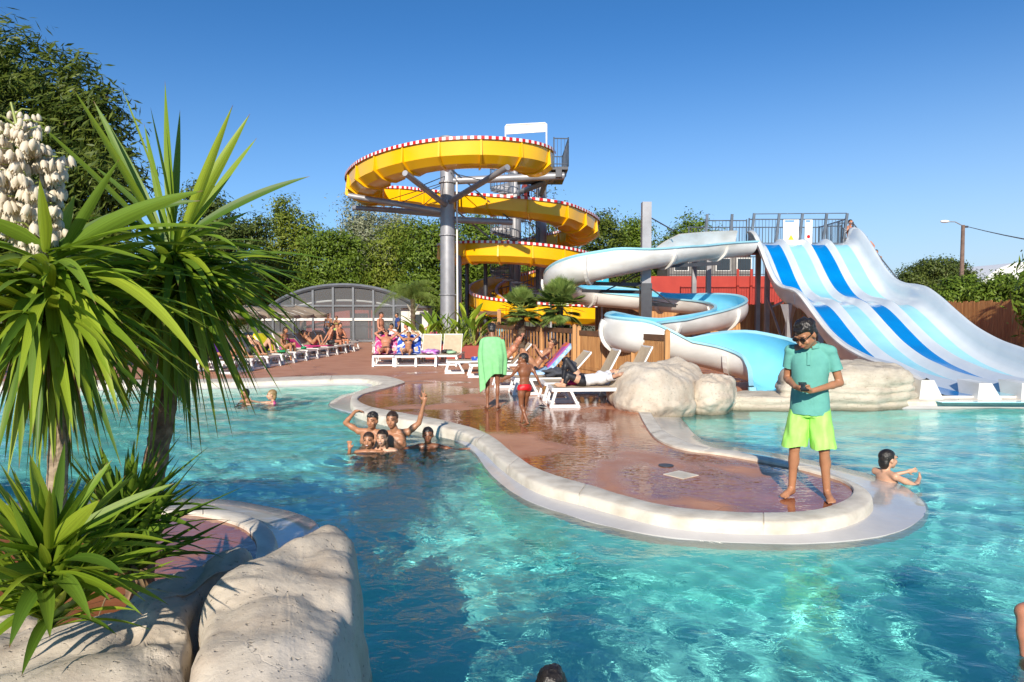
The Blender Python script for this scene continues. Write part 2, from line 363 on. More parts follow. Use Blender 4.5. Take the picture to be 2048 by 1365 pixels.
# ---- yellow spiral slide: rim pixels + depth ----
YP=[(1106,306,27.2),(1095,296,26.2),(1060,284,25.4),(1000,275,24.9),(930,273,24.75),(850,281,25),(770,301,25.9),(718,325,27.3),(696,350,29.2),(702,368,31),(730,374,32.2),(780,372,32.6),(830,373,32.2),(870,381,31.8),(915,388,31.2),(1011,394,30.2),(1100,404,29.9),(1160,418,30.8),(1194,440,33),(1180,455,35.6),(1130,465,37.3),(1070,474,38),(1000,482,37.6),(930,488,36.3),(890,491,34.5),(879,491,32.4),(897,487,31),(950,481,30.2),(1040,484,29.9),(1110,491,30.2),(1165,503,31.2),(1192,517,33),(1180,526,35.3),(1130,533,37.2),(1060,541,38),(990,552,37.2),(950,566,35.5),(940,580,33.6),(958,592,31.9),(1010,602,30.9),(1080,607,30.4),(1150,609,30.2),(1200,611,30.2)]
ypath=resample([P(*[float(v) for v in q]) for q in cat(YP,8)],.25)
# smooth heights so that the run descends evenly
zs=np.array([p.z for p in ypath]); 
for _ in range(60): zs[1:-1]=(zs[:-2]+zs[2:]+zs[1:-1])/3
for p,z in zip(ypath,zs): p.z=z
CA=P(895,400,29); CB=Vector((.42,34,0))
slide=thing('spiral_slide','tall yellow open water slide with red and white checked rim winding down around grey posts','water slide',(CA.x,CA.y,0))
# the pixel path marks the outer rim; the trough lies toward the centre of the turn
body=MB(); rim=MB(); inner=MB(); ribs=[]
fr_=sweep_frames(ypath); nY=len(fr_)
tt=np.linspace(0,1,nY)
side_sign=[]
for i,(p,t,s) in enumerate(fr_):
    c=CA if i<nY*.335 else CB
    d=Vector((c.x-p.x,c.y-p.y,0)).normalized()
    side_sign.append(s.dot(d))
side_sign=np.array(side_sign); 
for _ in range(40): side_sign[1:-1]=(side_sign[:-2]+side_sign[2:]+side_sign[1:-1])/3
YW=1.25
def yprof(p,s,w):
    # p outer rim, s points toward centre ; section: flange, outer wall, cupped floor, inner wall, flange
    q=lambda a,z: p+s*a*w+Vector((0,0,z))
    return [q(-.10,-.02),q(-.10,.0),q(0,0),q(.03,-.32),q(.10,-.58),q(.3,-.72),q(.55,-.74),q(.8,-.70),q(.95,-.58),q(1.02,-.30),q(1.05,-.12),q(1.13,-.12),q(1.13,-.14)], [q(-.035,-.03),q(0,-.34),q(.06,-.62),q(.30,-.80),q(.55,-.82),q(.82,-.78),q(1.0,-.62),q(1.06,-.32),q(1.09,-.14)]
rows1=[];rows2=[];rimr=[]
for i,(p,t,s) in enumerate(fr_):
    k=side_sign[i]; sg=1 if k>0 else -1
    mag=min(1,abs(k)*1.3)
    # during the S change the trough is shifted across the path centre
    off=s*sg*(1) if mag>.95 else s*(k*1.3)
    d=s if k>0 else -s
    # keep a consistent side: always sweep from left(-) to right(+)
    m=.5*YW*(k*1.3 if abs(k*1.3)<1 else sg)      # trough centre offset along s
    cpt=p+s*m
    hl=.0; hr=.0
    bank=.10*(k*1.3 if abs(k*1.3)<1 else sg)
    q=lambda a,z: cpt+s*a*YW+Vector((0,0,z-bank*a*2*.5-.05))
    sec=[(-.58,-.03),(-.58,0),(-.5,0),(-.47,-.32),(-.42,-.56),(-.22,-.72),(0,-.76),(.22,-.72),(.42,-.56),(.47,-.32),(.5,0),(.58,0),(.58,-.03)]
    out=[(-.54,-.03),(-.52,-.34),(-.50,-.62),(-.25,-.84),(0,-.88),(.25,-.84),(.50,-.62),(.52,-.34),(.54,-.03)]
    rows1.append([q(*a) for a in sec]); rows2.append([q(*a) for a in out])
    rimr.append((q(-.6,.0),q(-.49,.0),q(.49,.0),q(.6,.0)))
inner.grid(rows1,flip=True); body.grid(rows2)
L_tr=inner.build('trough',M_yel,slide,smooth=True); smooth_angle(L_tr,50)
L_sh=body.build('outer_shell',M_yel,slide); smooth_angle(L_sh,25)
# checked rims (both sides)
for a,b in ((0,1),(2,3)):
    mb=MB()
    RM=[rimr[0]]
    for i in range(nY-1): RM.append(tuple((u_+w_)/2 for u_,w_ in zip(rimr[i],rimr[i+1]))); RM.append(rimr[i+1])
    for i in range(len(RM)-1):
        p0,p1=RM[i],RM[i+1]; up=Vector((0,0,.012)); dn=Vector((0,0,-.10))
        o=p0[a] if a==0 else p0[b]; o2=p1[a] if a==0 else p1[b]; n_=p0[b] if a==0 else p0[a]; n2=p1[b] if a==0 else p1[a]
        vs=[o+dn,o2+dn,o2+up,o+up,n_+up,n2+up]
        mb.add(vs,[(0,1,2,3),(3,2,5,4)] if a else [(1,0,3,2),(2,3,4,5)],i%2)
    mb.build('checked_rim',[M_white,M_red],slide)
# joint ribs
for i in range(4,nY-3,6):
    p,t,s=fr_[i]; mb=MB(); o=rows2[i]; th=t*.035
    k=len(o); cm=sum(o,Vector())/k
    ex=[cm+(v-cm)*(1.05 if j in(0,k-1) else 1.22 if j in(2,k-3) else 1.12)+Vector((0,0,-.02 if 0<j<k-1 else .0)) for j,v in enumerate(o)]
    vs=[v-th for v in o]+[v-th for v in ex]+[v+th for v in o]+[v+th for v in ex]
    fs=[]
    for j in range(k-1):
        fs+=[(j,j+1,k+j+1,k+j),(2*k+j+1,2*k+j,3*k+j,3*k+j+1),(k+j,k+j+1,3*k+j+1,3*k+j)]
    mb.add(vs,fs); mb.build('joint_rib',M_yel,slide)
# ---- main post with arms ----
def nearest(px,py,lo,hi):
    best=None
    for i in range(lo,hi):
        v=(rows2[i][4]); d=v-Vector((0,0,H)); dep=d.dot(_f)
        x=1024+d.x/dep*F; y=682.5-d.dot(_u)/dep*F
        e=(x-px)**2+(y-py)**2
        if best is None or e<best[0]: best=(e,i)
    return best[1]
post=thing('slide_post','thick grey steel main post left of the tower with struts carrying the top yellow loop','post',(CA.x,CA.y,0))
mb=MB(); mb.cone((CA.x,CA.y,0),(CA.x,CA.y,9.02),.33,.30,20); mb.cone((CA.x,CA.y,9.02),(CA.x,CA.y,9.12),.37,.33,20); smooth_angle(mb.build('post_shaft',M_steel,post),35)
mb=MB(); mb.tube([(CA.x+.42,CA.y-.1,0),(CA.x+.40,CA.y-.1,7.6)],.04,8); mb.build('drain_pipe',M_white,post)
mb=MB()
for z in (2.5,5,7.2): mb=MB(); mb.cone((CA.x,CA.y,z),(CA.x,CA.y,z+.05),.37,.37,20); mb.build('collar',M_steel,post)
idx_arm=[int(nY*f) for f in (.05,.11,.165,.21,.255,.295)]
def arm(parent,cx,cy,i,zdrop,r=.11,reach=1.0,brace=True):
    q=rows2[i][4]; 
    base=Vector((cx,cy,q.z-zdrop)); d=Vector((q.x-cx,q.y-cy,0)); L=d.length; d.normalize()
    tip=Vector((q.x,q.y,q.z-.12))+d*.75
    mb=MB(); mb.cone(base,tip,r*1.15,r,12); smooth_angle(mb.build('support_arm',M_steel,parent),35)
    if brace:
        mb=MB(); mb.tube([base+Vector((0,0,-.0+1.3)),base.lerp(tip,.6)+Vector((0,0,.1))],.018,6); mb.build('tie_rod',M_dsteel,parent)
for i in (int(nY*.045),int(nY*.095),int(nY*.15),int(nY*.19),int(nY*.235)): arm(post,CA.x,CA.y,i,.75)
# ---- lower support columns ----
for k,(px,Y,z,lab) in enumerate([(1290,23.2,0,'')]): pass
# ---- stair tower ----
tw=P(1030,500,34); tw2=P(1082,500,34)
tower=thing('stair_tower','slim steel tower with spiral stairs and a railed platform under a blank white board','tower',(tw.x,tw.y,0))
for q,ht in ((tw,8.9),(tw2,8.7)):
    mb=MB(); mb.cone((q.x,q.y,0),(q.x,q.y,ht),.29,.27,18); smooth_angle(mb.build('column',M_steel,tower),35)
mb=MB(); nstep=68; Rs=1.22
for i in range(nstep):
    a=-i*R(21.5)+1; z=.3+i*8.35/nstep; d0=Vector((math.cos(a),math.sin(a),0)); d1=Vector((math.cos(a+.42),math.sin(a+.42),0)); c0=Vector((tw.x,tw.y,z))
    vs=[c0+d0*.28,c0+d0*Rs,c0+d1*Rs,c0+d1*.28]; vs+=[v-Vector((0,0,.08)) for v in vs]
    mb.add(vs,[(0,1,2,3),(7,6,5,4),(0,4,5,1),(1,5,6,2),(2,6,7,3),(3,7,4,0)])
mb.build('stair_treads',M_steel,tower)
mb=MB(); hp=[];lp=[]
for i in range(nstep*2):
    a=-i/2*R(21.5)+1.1; z=.3+i/2*8.35/nstep; q=Vector((tw.x+math.cos(a)*Rs,tw.y+math.sin(a)*Rs,z)); hp.append(q+Vector((0,0,1))); lp.append(q+Vector((0,0,.08)))
    mb.cone(q,q+Vector((0,0,1)),.018,.018,5)
mb.tube(hp,.025,6); mb.tube(lp,.02,6); mb.build('stair_railing',M_rail,tower)
# top platform at slide start
pf=P(1085,330,29.2)
cx,cy,cz=pf.x+.1,pf.y+.6,8.5
mb=MB(); mb.box((cx-.1,cy+.6,cz-.72),(2.1,3.4,.12)); mb.box((cx+.55,cy-.4,cz-.95),(.25,1.6,.3)); mb.build('platform_deck',M_dsteel,tower)
mb=MB(); mb.cone((CA.x,CA.y,cz-1.2),(cx+.8,cy-.9,cz-1.0),.16,.16,14); mb.cone((tw.x,tw.y,cz-.9),(cx+.8,cy-.6,cz-.9),.13,.13,12); mb.cone((tw2.x,tw2.y,cz-.9),(tw2.x+.1,cy-.9,cz-.9),.13,.13,12); smooth_angle(mb.build('platform_beam',M_steel,tower),35)
rl=MB()
def rails(mb,pts,h=1.05,n_between=10,r=.018,toprail=.025):
    for a,b in zip(pts[:-1],pts[1:]):
        a=Vector(a);b=Vector(b); n=max(2,int((b-a).length/.13)); u=Vector((0,0,1))
        mb.tube([a+u*h,b+u*h],toprail,6); mb.tube([a+u*.1,b+u*.1],toprail*.8,6)
        for k in range(n+1):
            q=a.lerp(b,k/n); big=(k==0 or k==n); mb.cone(q,q+u*(h+(.05 if big else 0)),(r*1.7 if big else r*.6),(r*1.7 if big else r*.6),5)
e0=cz-.66
rails(rl,[(cx-.9,cy+1.4,e0),(cx-.9,cy+2.2,e0),(cx+.95,cy+2.2,e0),(cx+.95,cy-1.1,e0),(cx+.35,cy-1.15,e0)],1.15)
rl.build('platform_railing',M_rail,tower)
bd=MB(); b0=P(1013,262,27.6); b1=P(1091,258,27.6)
tb=Vector((0,0,.30))
top0=P(1013,252,27.6);top1=P(1091,248,27.6);bo0=P(1013,269,27.6);bo1=P(1091,264,27.6); th=Vector((0,.04,0))
bd.add([bo0,bo1,top1,top0,bo0+th,bo1+th,top1+th,top0+th],[(0,1,2,3),(7,6,5,4),(0,4,5,1),(1,5,6,2),(2,6,7,3),(3,7,4,0)])
bd.build('blank_board',M_white,tower)
mb=MB(); y_=27.6; mb.tube([P(1011,300,y_),P(1011,254,y_),P(1013,250.5,y_),P(1050,248.5,y_),P(1090,246.5,y_),P(1093,249,y_),P(1093,300,y_)],.035,8); mb.build('board_frame',M_white,tower)
# lower thin columns
for n_,(px,Y) in enumerate([(919,30.6),(934,33),(971,32.5)]):
    i=nearest(px,500,int(nY*.5),int(nY*.75))
    q=P(px,520,Y); ht=P(px,512 if n_==0 else 515,Y).z
    mb=MB(); mb.cone((q.x,q.y,0),(q.x,q.y,ht),.105,.095,12)
    if n_==0:
        e=P(1012,508,31.2); mb.cone((q.x-.3,q.y,ht),(e.x,e.y,ht),.11,.10,12)
    else: mb.box((q.x,q.y,ht+.03),(.4,.4,.06))
    o=smooth_angle(mb.build('support_column',M_steel if n_==0 else M_dsteel),35)
    tag(o,['thin light grey column with a crossbeam close right of the main post','thin dark column between the crossbeam column and the wider gap','rightmost thin dark column left of the spiral stairs'][n_],'column','thin columns under the lowest yellow loop')
arm2=thing('slide_bracket','grey arms branching from the right tower column to the middle yellow loop','bracket',(tw2.x,tw2.y,4))
for f in (.44,.47,.50): arm(arm2,tw2.x,tw2.y,int(nY*f),.35,.10,brace=False)
e=rows2[nearest(1015,425,int(nY*.3),int(nY*.5))][4]
mb=MB(); mb.cone((CA.x,CA.y,e.z-.2),(e.x+.3,e.y-.2,e.z-.25),.14,.13,12); smooth_angle(mb.build('support_arm',M_steel,post),35)
mb=MB(); mb.tube([(CA.x,CA.y-.3,e.z+2),(e.x+.2,e.y-.3,e.z-.15)],.03,6); mb.build('tie_rod',M_dsteel,post)
mb=MB(); g0=P(1018,508,31.2); mb.tube([(CA.x,CA.y-.3,g0.z+1.9),tuple(g0)],.04,6); mb.build('tie_rod',M_steel,post)

# ---------------- winding white and blue body slide ----------------
BP=[(1492,486,25.6),(1420,490,24.4),(1330,502,22.9),(1240,519,22),(1170,537,22),(1122,556,23.2),(1120,570,25),(1160,583,26.6),(1240,591,27),(1320,597,26.4),(1400,602,25.3),(1452,608,23.9),(1462,620,22.3),(1420,630,21),(1350,640,20),(1290,646,19.3),(1250,652,18.6),(1242,661,17.7),(1272,668,17.1),(1330,675,16.8),(1400,683,16.6),(1470,694,16.3),(1530,714,15.8),(1567,744,15.1),(1584,779,14.2)]
bpath=resample([P(*[float(v) for v in q]) for q in cat(BP,8)],.22)
zs=np.array([p.z for p in bpath])
for _ in range(30): zs[1:-1]=(zs[:-2]+zs[2:]+zs[1:-1])/3
for p,z in zip(bpath,zs): p.z=z
bs=thing('body_slide','white half pipe slide lined light blue, winding down to the right pool','water slide',(bpath[0].x,bpath[0].y,0))
fb=sweep_frames(bpath); nB=len(fb)
cur=np.zeros(nB)
for i in range(3,nB-3):
    t0=fb[i-3][1];t1=fb[i+3][1]; cur[i]=t0.x*t1.y-t0.y*t1.x   # >0 = turning left
cur[:3]=cur[3];cur[-3:]=cur[-4]
for _ in range(12): cur[1:-1]=(cur[:-2]+cur[2:]+cur[1:-1])/3
ri=[];ro=[];rimL=[];rimR=[]
for i,(p,t,s) in enumerate(fb):
    k=max(-1,min(1,cur[i]*1.7)); rad=.47 if i<nB*.86 else .47+.3*(i-nB*.86)/(nB*.14)
    # angles: wall toward the outside of the turn rises higher.  left turn (k>0) -> outside is right (+s)
    aR=R(2+42*max(0,k)); aL=R(2+42*max(0,-k)); 
    roof = i<nB*.17
    A=[]; B_=[]
    for j in range(17):
        a=-PI/2+(-(PI/2+aL)+(PI+aL+aR)*j/16)
        d=s*math.cos(a+0)*1+Vector((0,0,1))*math.sin(a)
        A.append(p+d*rad); B_.append(p+d*(rad+.05))
    ri.append(A); ro.append(B_)
bi=MB(); bi.grid(ri,flip=True); smooth_angle(bi.build('blue_lining',M_lblue,bs),60)
bo=MB(); bo.grid(ro); smooth_angle(bo.build('white_shell',M_gw,bs),60)
M_lip=pmat('blue_lip',(.33,.66,.78),None,2,.3)
for e_ in (0,-1):
    lip=MB(); lp=[]
    for i,(p,t,s) in enumerate(fb):
        a=ri[i][e_]; d=(a-p).normalized(); o2=a+d*.0; tang=(ri[i][1 if e_==0 else -2]-a).normalized()*-1
        outw=d
        lp.append([a+tang*.0-d*.0,a+tang*.03,a+d*.10+tang*.02,a+d*.10-tang*.03,a+d*.05-tang*.05])
    lip.grid(lp,flip=(e_==-1)); smooth_angle(lip.build('slide_lip',M_lip,bs),40)
for i in range(8,nB-3,13):
    p,t,s=fb[i]; mb=MB(); o=[v for v in ro[i][1:-1]]; k=len(o); ex=[v+(v-p).normalized()*.09 for v in o]; th=t*.05
    vs=[v-th for v in o]+[v-th for v in ex]+[v+th for v in o]+[v+th for v in ex]; fs=[]
    for j in range(k-1): fs+=[(j,j+1,k+j+1,k+j),(2*k+j+1,2*k+j,3*k+j,3*k+j+1),(k+j,k+j+1,3*k+j+1,3*k+j)]
    fs+=[(0,k,3*k,2*k),(k-1,3*k-1,4*k-1,2*k-1)]
    mb.add(vs,fs); mb.build('joint_flange',M_gw,bs)
# white hood wall at the start
hd=[];hd2=[]
nh=int(nB*.15)
for i in range(nh):
    p,t,s=fb[i]; amax=R(100)*min(1,((nh-1-i)/6.0)**.6) ; A=[];B_=[]
    for j in range(9):
        a=amax/R(100)*j/8; A.append(p+s*(.465-.10*a*a)+Vector((0,0,-.02+.50*a))); B_.append(p+s*(.52-.10*a*a)+Vector((0,0,-.02+.52*a)))
    hd.append(A); hd2.append(B_)
mb=MB(); mb.grid(hd,flip=True); mb.grid(hd2); smooth_angle(mb.build('start_hood',M_gw,bs),60)
# end rim
mb=MB(); mb.tube(ro[-1],.07,8); mb.tube([v for v in ri[-1]],.05,8); smooth_angle(mb.build('outlet_rim',M_lip,bs))
# single square post with cantilever beams
q=P(1291,600,22.9)
pst=thing('square_post','square galvanised post with black lower collar and long black brackets under the body slide','post',(q.x,q.y,0))
mb=MB(); mb.box((q.x,q.y,2.72),(.3,.3,5.44)); mb.build('post_shaft',M_steel,pst)
mb=MB(); mb.box((q.x,q.y,1.4),(.36,.36,2.7)); mb.build('black_collar',M_dsteel,pst)
mb=MB()
for (x1,y1,Y1_,x2,y2,Y2) in ((1165,567,22.6,1291,570,22.9),(1165,582,24.6,1291,585,22.9),(1291,535,22.9,1440,527,23.6),(1291,608,22.9,1350,612,25)):
    mb.bar(P(x1,y1,Y1_),P(x2,y2,Y2),.1,.12)
mb.build('cantilever_beam',M_dsteel,pst)
for (x1,y1,Y1_,x2,y2,Y2) in ((1291,430,22.9,1348,462,23.2),(1210,582,24,1291,545,22.9),(1291,570,22.9,1350,612,22),(1240,567,22.6,1291,535,22.9),(1291,600,22.9,1355,610,24)):
    mb=MB(); mb.tube([P(x1,y1,Y1_),P(x2,y2,Y2)],.022,6); mb.build('tie_rod',M_dsteel,pst)

# ---------------- multi lane wave slide ----------------
def mlx(Y): return 9.74-.072*(27-Y)          # left edge X at depth Y
prof=[(27.4,4.55),(27.0,4.52),(26.4,4.32),(25.6,3.76),(24.6,2.94),(23.8,2.44),(23.0,2.19),(22.2,2.10),(21.5,1.97),(20.8,1.68),(20.0,1.28),(19.0,.82),(18.0,.50),(17.2,.34),(16.4,.22),(15.4,.16),(14.4,.13),(13.95,.12)]
pp=cat(prof,5)
NL=4; LW=.88; W=NL*LW
lane_cols=[(.0,.25,.62),(.25,.66,.80)]
M_db=pmat('deep_blue_lane',(.0,.22,.60),(.0,.18,.52),1.2,.16,coat=.6)
M_lb=pmat('pale_blue_lane',(.33,.68,.78),(.28,.62,.74),1.2,.16,coat=.6)
M_pw=pmat('shade_toned_white_gelcoat',(.62,.67,.71),(.54,.60,.65),1.2,.2,coat=.5)  # white gelcoat, with the right wall's shade mixed into its bluish grey colour
ml=thing('multi_lane_slide','wide four lane wave slide with deep blue and pale blue lanes between white dividers','water slide',(mlx(20)+W/2,20,0))
prows=[]
def section():
    s=[]  # (x, z, tag) across: side wall, lanes with white humps
    s.append((-.34,.46,2)); s.append((-.30,.50,2)); s.append((-.24,.46,2)); s.append((-.2,.2,2)); s.append((-.12,.05,2)); s.append((0,0,2))
    for k in range(NL):
        x=k*LW
        s+= [(x+.10,-.03,0 if k%2==0 else 1),(x+LW*.5,-.05,0 if k%2==0 else 1),(x+LW-.22,-.03,0 if k%2==0 else 1)] 
        if k<NL-1: s+= [(x+LW-.14,.03,2),(x+LW-.07,.12,2),(x+LW,.14,2),(x+LW+.05,.04,2)]
    x=NL*LW
    s+= [(x-.08,0,2),(x+.03,.06,2),(x+.10,.26,2),(x+.16,.54,2),(x+.22,.60,2),(x+.28,.56,2)]
    return s
sec=section()
# order helper for material
secT=[a[2] for a in sec]
def mlrow(Y,z,i,n):
    X=mlx(Y); r=[]
    end=max(0,(15.2-Y)/1.2)
    for (x,h,tg) in sec:
        hh=h*(1 if h<.2 else 1-.35*min(1,end))
        r.append(Vector((X+x*1.0,Y,z+hh)))
    return r
R1=[mlrow(Y,z,i,len(pp)) for i,(Y,z) in enumerate(pp)]
ns=len(sec)
white=MB(); lanes=[MB() for _ in range(NL)]
white_f=MB(); vs=[p for r in R1 for p in r]; fw=[]; fl=[[] for _ in range(NL)]
li=-1; seg=[]
cnt=-1; prev=2
for j in range(ns-1):
    a,b=secT[j],secT[j+1]
    if a!=2 and b!=2:
        if prev==2: cnt+=1
        seg.append(cnt); prev=0
    else: seg.append(None); prev=2
for i in range(len(R1)-1):
    Yc=R1[i][0].y
    for j in range(ns-1):
        f=(i*ns+j,i*ns+j+1,(i+1)*ns+j+1,(i+1)*ns+j)[::-1]
        # crest and head of the lanes are white
        k=seg[j]
        whiteband=(22.75>Yc>22.05) or Yc>26.75
        if k is None or whiteband: fw.append(f)
        else: fl[k].append(f)
def compact(vs,fs):
    ids=sorted({i for f in fs for i in f}); mp={v:k for k,v in enumerate(ids)}; return [vs[i] for i in ids],[tuple(mp[i] for i in f) for f in fs]
mb=MB(); mb.add(*compact(vs,fw)); smooth_angle(mb.build('divider_body',M_pw,ml),60)
for k in range(NL):
    mb=MB(); mb.add(*compact(vs,fl[k])); smooth_angle(mb.build('lane',M_db if k%2==0 else M_lb,ml),60)
# underside shells / side skirts
sk=MB()
L=[];Rg=[]
for (Y,z) in pp:
    X=mlx(Y); e_=(15.2-Y)/1.2; e_=max(0,min(1,e_)); hL=.46*(1-.35*e_)
    L.append([Vector((X-.34,Y,z+hL)),Vector((X-.42,Y,z+hL-.02)),Vector((X-.42,Y,z+hL-.07)),Vector((X-.345,Y,z+hL-.08)),Vector((X-.30,Y,z-.02)),Vector((X-.2,Y,z-.14)),Vector((X+W/2,Y,z-.16)),Vector((X+W+.2,Y,z-.14)),Vector((X+W+.29,Y,z+hL))])
sk.grid(L); smooth_angle(sk.build('underside_shell',M_gw,ml),60)
# skirt at the pool end
sk=MB(); A=[];
for (Y,z) in pp:
    if Y<18.4: X=mlx(Y); A.append([Vector((X-.31,Y,z-.02)),Vector((X-.33,Y,.0))])
sk.grid(A); X=mlx(13.95)
sk.add([(X-.36,13.92,.02),(X+W+.3,13.92,.02),(X+W+.3,13.92,.08),(X-.36,13.92,.08)],[(0,1,2,3)])
sk.build('end_skirt',M_gw,ml)
for k in range(0,NL+1):
    mb=MB()
    x=X+k*LW-(.3 if k==0 else 0)+(.28 if k==NL else 0); w_=.2
    b=[(x-.26,13.75,-.02),(x+.26,13.75,-.02),(x+.26,14.3,-.02),(x-.26,14.3,-.02)]; zt=.34 if 0<k<NL else .40
    t_=[(x-.13,13.9,zt),(x+.13,13.9,zt),(x+.13,14.6,zt+.02),(x-.13,14.6,zt+.02)]
    mb.add(b+t_,[(0,1,5,4),(1,2,6,5),(2,3,7,6),(3,0,4,7),(4,5,6,7)])
    mb.build('outlet_divider',M_gw,ml)
mb=MB(); mb.box((X+W/2,13.7,.006),(W+.6,.55,.012)); mb.build('outlet_sill',M_lb,ml)
for Y,z in ((16.9,0),(21.9,0),(25.2,0)):
    i=min(range(len(pp)),key=lambda i:abs(pp[i][0]-Y)); mb=MB(); l_=L[i]
    mb.tube([l_[2],l_[3],l_[4],l_[5]],.03,5); mb.build('joint_flange',M_gw,ml)
# support legs of the multi lane slide
for n_,(px,Y,zt) in enumerate(((1534,26.2,3.9),(1578,22.6,1.95),(1640,27.6,4.2))):
    q=P(px,600,Y); mb=MB(); mb.box((q.x,q.y,zt/2),(.16,.16,zt)); 
    if n_==1: mb.cone((q.x,q.y,zt-.55),(q.x,q.y,zt+.1),.08,.28,4)
    mb.build('support_leg',M_steel,ml)
mb=MB(); a=P(1534,600,26.2); b=P(1578,600,22.6); c=P(1640,600,27.6)
mb.bar((a.x,a.y,2.4),(b.x,b.y,.3),.07,.07); mb.bar((b.x,b.y,1.6),(a.x+.3,a.y-.3,.2),.07,.07); mb.bar((a.x,a.y,1.9),(c.x,c.y,2.9),.06,.06); mb.bar((b.x,b.y,.6),(c.x,c.y,1.7),.06,.06); mb.build('cross_brace',M_steel,ml)
# ---------------- start platform of the lane slides ----------------
plx=mlx(27.5)
sp=thing('start_platform','raised steel start platform behind the lane slide with grey railings and notice boards','platform',(plx+1.5,28.5,0))
mb=MB(); mb.box((plx+1.0,28.9,4.38),(6.2,2.8,.16)); mb.box((plx+1.0,27.46,4.28),(6.2,.1,.3)); mb.build('platform_deck',M_dsteel,sp)
for x,y in ((plx-1.8,27.8),(plx+3.8,27.8),(plx-1.8,30),(plx+3.8,30),(plx+1,30)):
    mb=MB(); mb.box((x,y,2.15),(.18,.18,4.3)); mb.build('leg',M_steel,sp)
mb=MB()
z0=4.46
rails(mb,[(plx-.25,27.6,z0),(plx+W+.1,27.6,z0)],1.05,r=.016); rails(mb,[(plx-2.0,27.6,z0),(plx-.35,27.6,z0)],1.0,r=.016); rails(mb,[(plx+W+.1,27.6,z0),(plx+W+.2,30.2,z0)],1.05)
rails(mb,[(plx-2.0,30.2,z0),(plx+W+.2,30.2,z0)],1.05); mb.build('railing',M_rail,sp)
mb=MB()
for f in (0,.27,.52,.78,1.0):
    x=plx-.2+f*(W+.2); mb.bar((x,27.55,z0),(x+.12,27.5,z0+1.28),.1,.06)
mb.bar((plx-2,27.6,z0),(plx-1.95,27.55,z0+1.25),.1,.06); mb.bar((plx-1.0,27.6,z0),(plx-.95,27.55,z0+1.25),.1,.06)
mb.tube([(plx-.1,27.5,z0+1.25),(plx+W+.1,27.5,z0+1.28)],.02,6)
mb.build('gate_frame',M_rail,sp)
M_sign=pmat('sign_white',(.85,.85,.84),None,3,.5)
M_sblue=pmat('sign_blue',(.02,.2,.5),None,3,.5); M_syel=pmat('sign_yellow',(.8,.65,.02),None,3,.5); M_sgrey=pmat('sign_print',(.35,.36,.38),None,3,.6)
for n_,(fx,wd) in enumerate(((.40,.62),(.60,.30))):
    x=plx+fx*W; mb=MB(); mb.box((x,27.53,z0+.55),(wd,.02,.95)); s_=mb.build('notice_board',M_sign,sp)
    mb=MB(); mb.box((x-wd*.1,27.515,z0+.97),(wd*.6,.006,.06)); o=mb.build('board_heading',M_sblue,s_)
    mb=MB()
    for r_ in range(5): mb.box((x,27.515,z0+.86-r_*.07),(wd*(.8 if r_%2 else .65),.006,.016))
    mb.build('board_print',M_sgrey,s_)
    mb=MB()
    if n_==0: mb.add([(x-.12,27.512,z0+.22),(x+.12,27.512,z0+.22),(x,27.512,z0+.43)],[(0,1,2)])
    else: mb.cone((x,27.516,z0+.35),(x,27.51,z0+.35),.07,.07,14)
    mb.build('board_symbol',M_syel if n_==0 else M_red,s_)
# stair rail up to the platform at right
str_=thing('access_stair','steep steel stair with slanted handrails rising behind the lane slide','stair',(plx+W+1.2,28.2,0))
mb=MB(); S0=Vector((plx+W+.75,28.8,4.4)); S1=Vector((plx+W+4.3,28.8,.1))
for i in range(18):
    q=S0.lerp(S1,i/17); mb.box(q,(.26,1.0,.04))
mb.bar(S0+Vector((0,-.5,0)),S1+Vector((0,-.5,0)),.05,.22); mb.bar(S0+Vector((0,.5,0)),S1+Vector((0,.5,0)),.05,.22); mb.build('stair_treads',M_steel,str_)
mb=MB()
for dy in (-.5,.5):
    u=Vector((0,dy,0)); rails(mb,[S0+u,S1+u],1.05,r=.02); rails(mb,[S0+u+Vector((-.6,0,0)),S0+u],1.05,r=.02)
mb.build('railing',M_rail,str_)

# thin fall of white water where the body slide meets the pool
M_foam=pmat('white_water',(.80,.86,.88),(.60,.74,.78),14,.25,.5,30,trans=.3,bdist=.02)
sp_=MB(); rws=[]
e0_=bpath[-1]; 
for i in range(9):
    t_=i/8; rws.append([Vector((e0_.x+(k/16-.5)*1.15+.03*noise.noise(Vector((k*.7,i*.6,0))),e0_.y-.05-.42*t_**.7+.05*noise.noise(Vector((k*.9,i*.4,3))),(e0_.z-.42)+(-.125-e0_.z+.42)*t_**1.8+.02*noise.noise(Vector((k,i,7))))) for k in range(17)])
sp_.grid(rws,flip=True); tag(sp_.build('water_fall',M_foam,None,smooth=True),'thin sheet of white water falling from the body slide outlet into the pool','waterfall')
# ================= TREES, FENCES, BUILDINGS, FURNITURE =================
def leafmat(name,c1,c2,trans=.3,rough=.5,spec=.3):
    m=bpy.data.materials.new(name); m.use_nodes=True; n=m.node_tree.nodes; l=m.node_tree.links; b=n['Principled BSDF']
    b.inputs['Roughness'].default_value=rough; b.inputs['Specular IOR Level'].default_value=spec
    g=n.new('ShaderNodeNewGeometry'); cr=n.new('ShaderNodeValToRGB'); cr.color_ramp.elements[0].color=(*c1,1); cr.color_ramp.elements[1].color=(*c2,1)
    l.new(g.outputs['Random Per Island'],cr.inputs[0]); l.new(cr.outputs[0],b.inputs['Base Color'])
    tr=n.new('ShaderNodeBsdfTranslucent'); mx=n.new('ShaderNodeMixShader'); mx.inputs[0].default_value=trans
    l.new(cr.outputs[0],tr.inputs[0]); l.new(b.outputs[0],mx.inputs[1]); l.new(tr.outputs[0],mx.inputs[2]); l.new(mx.outputs[0],n['Material Output'].inputs[0])
    return m
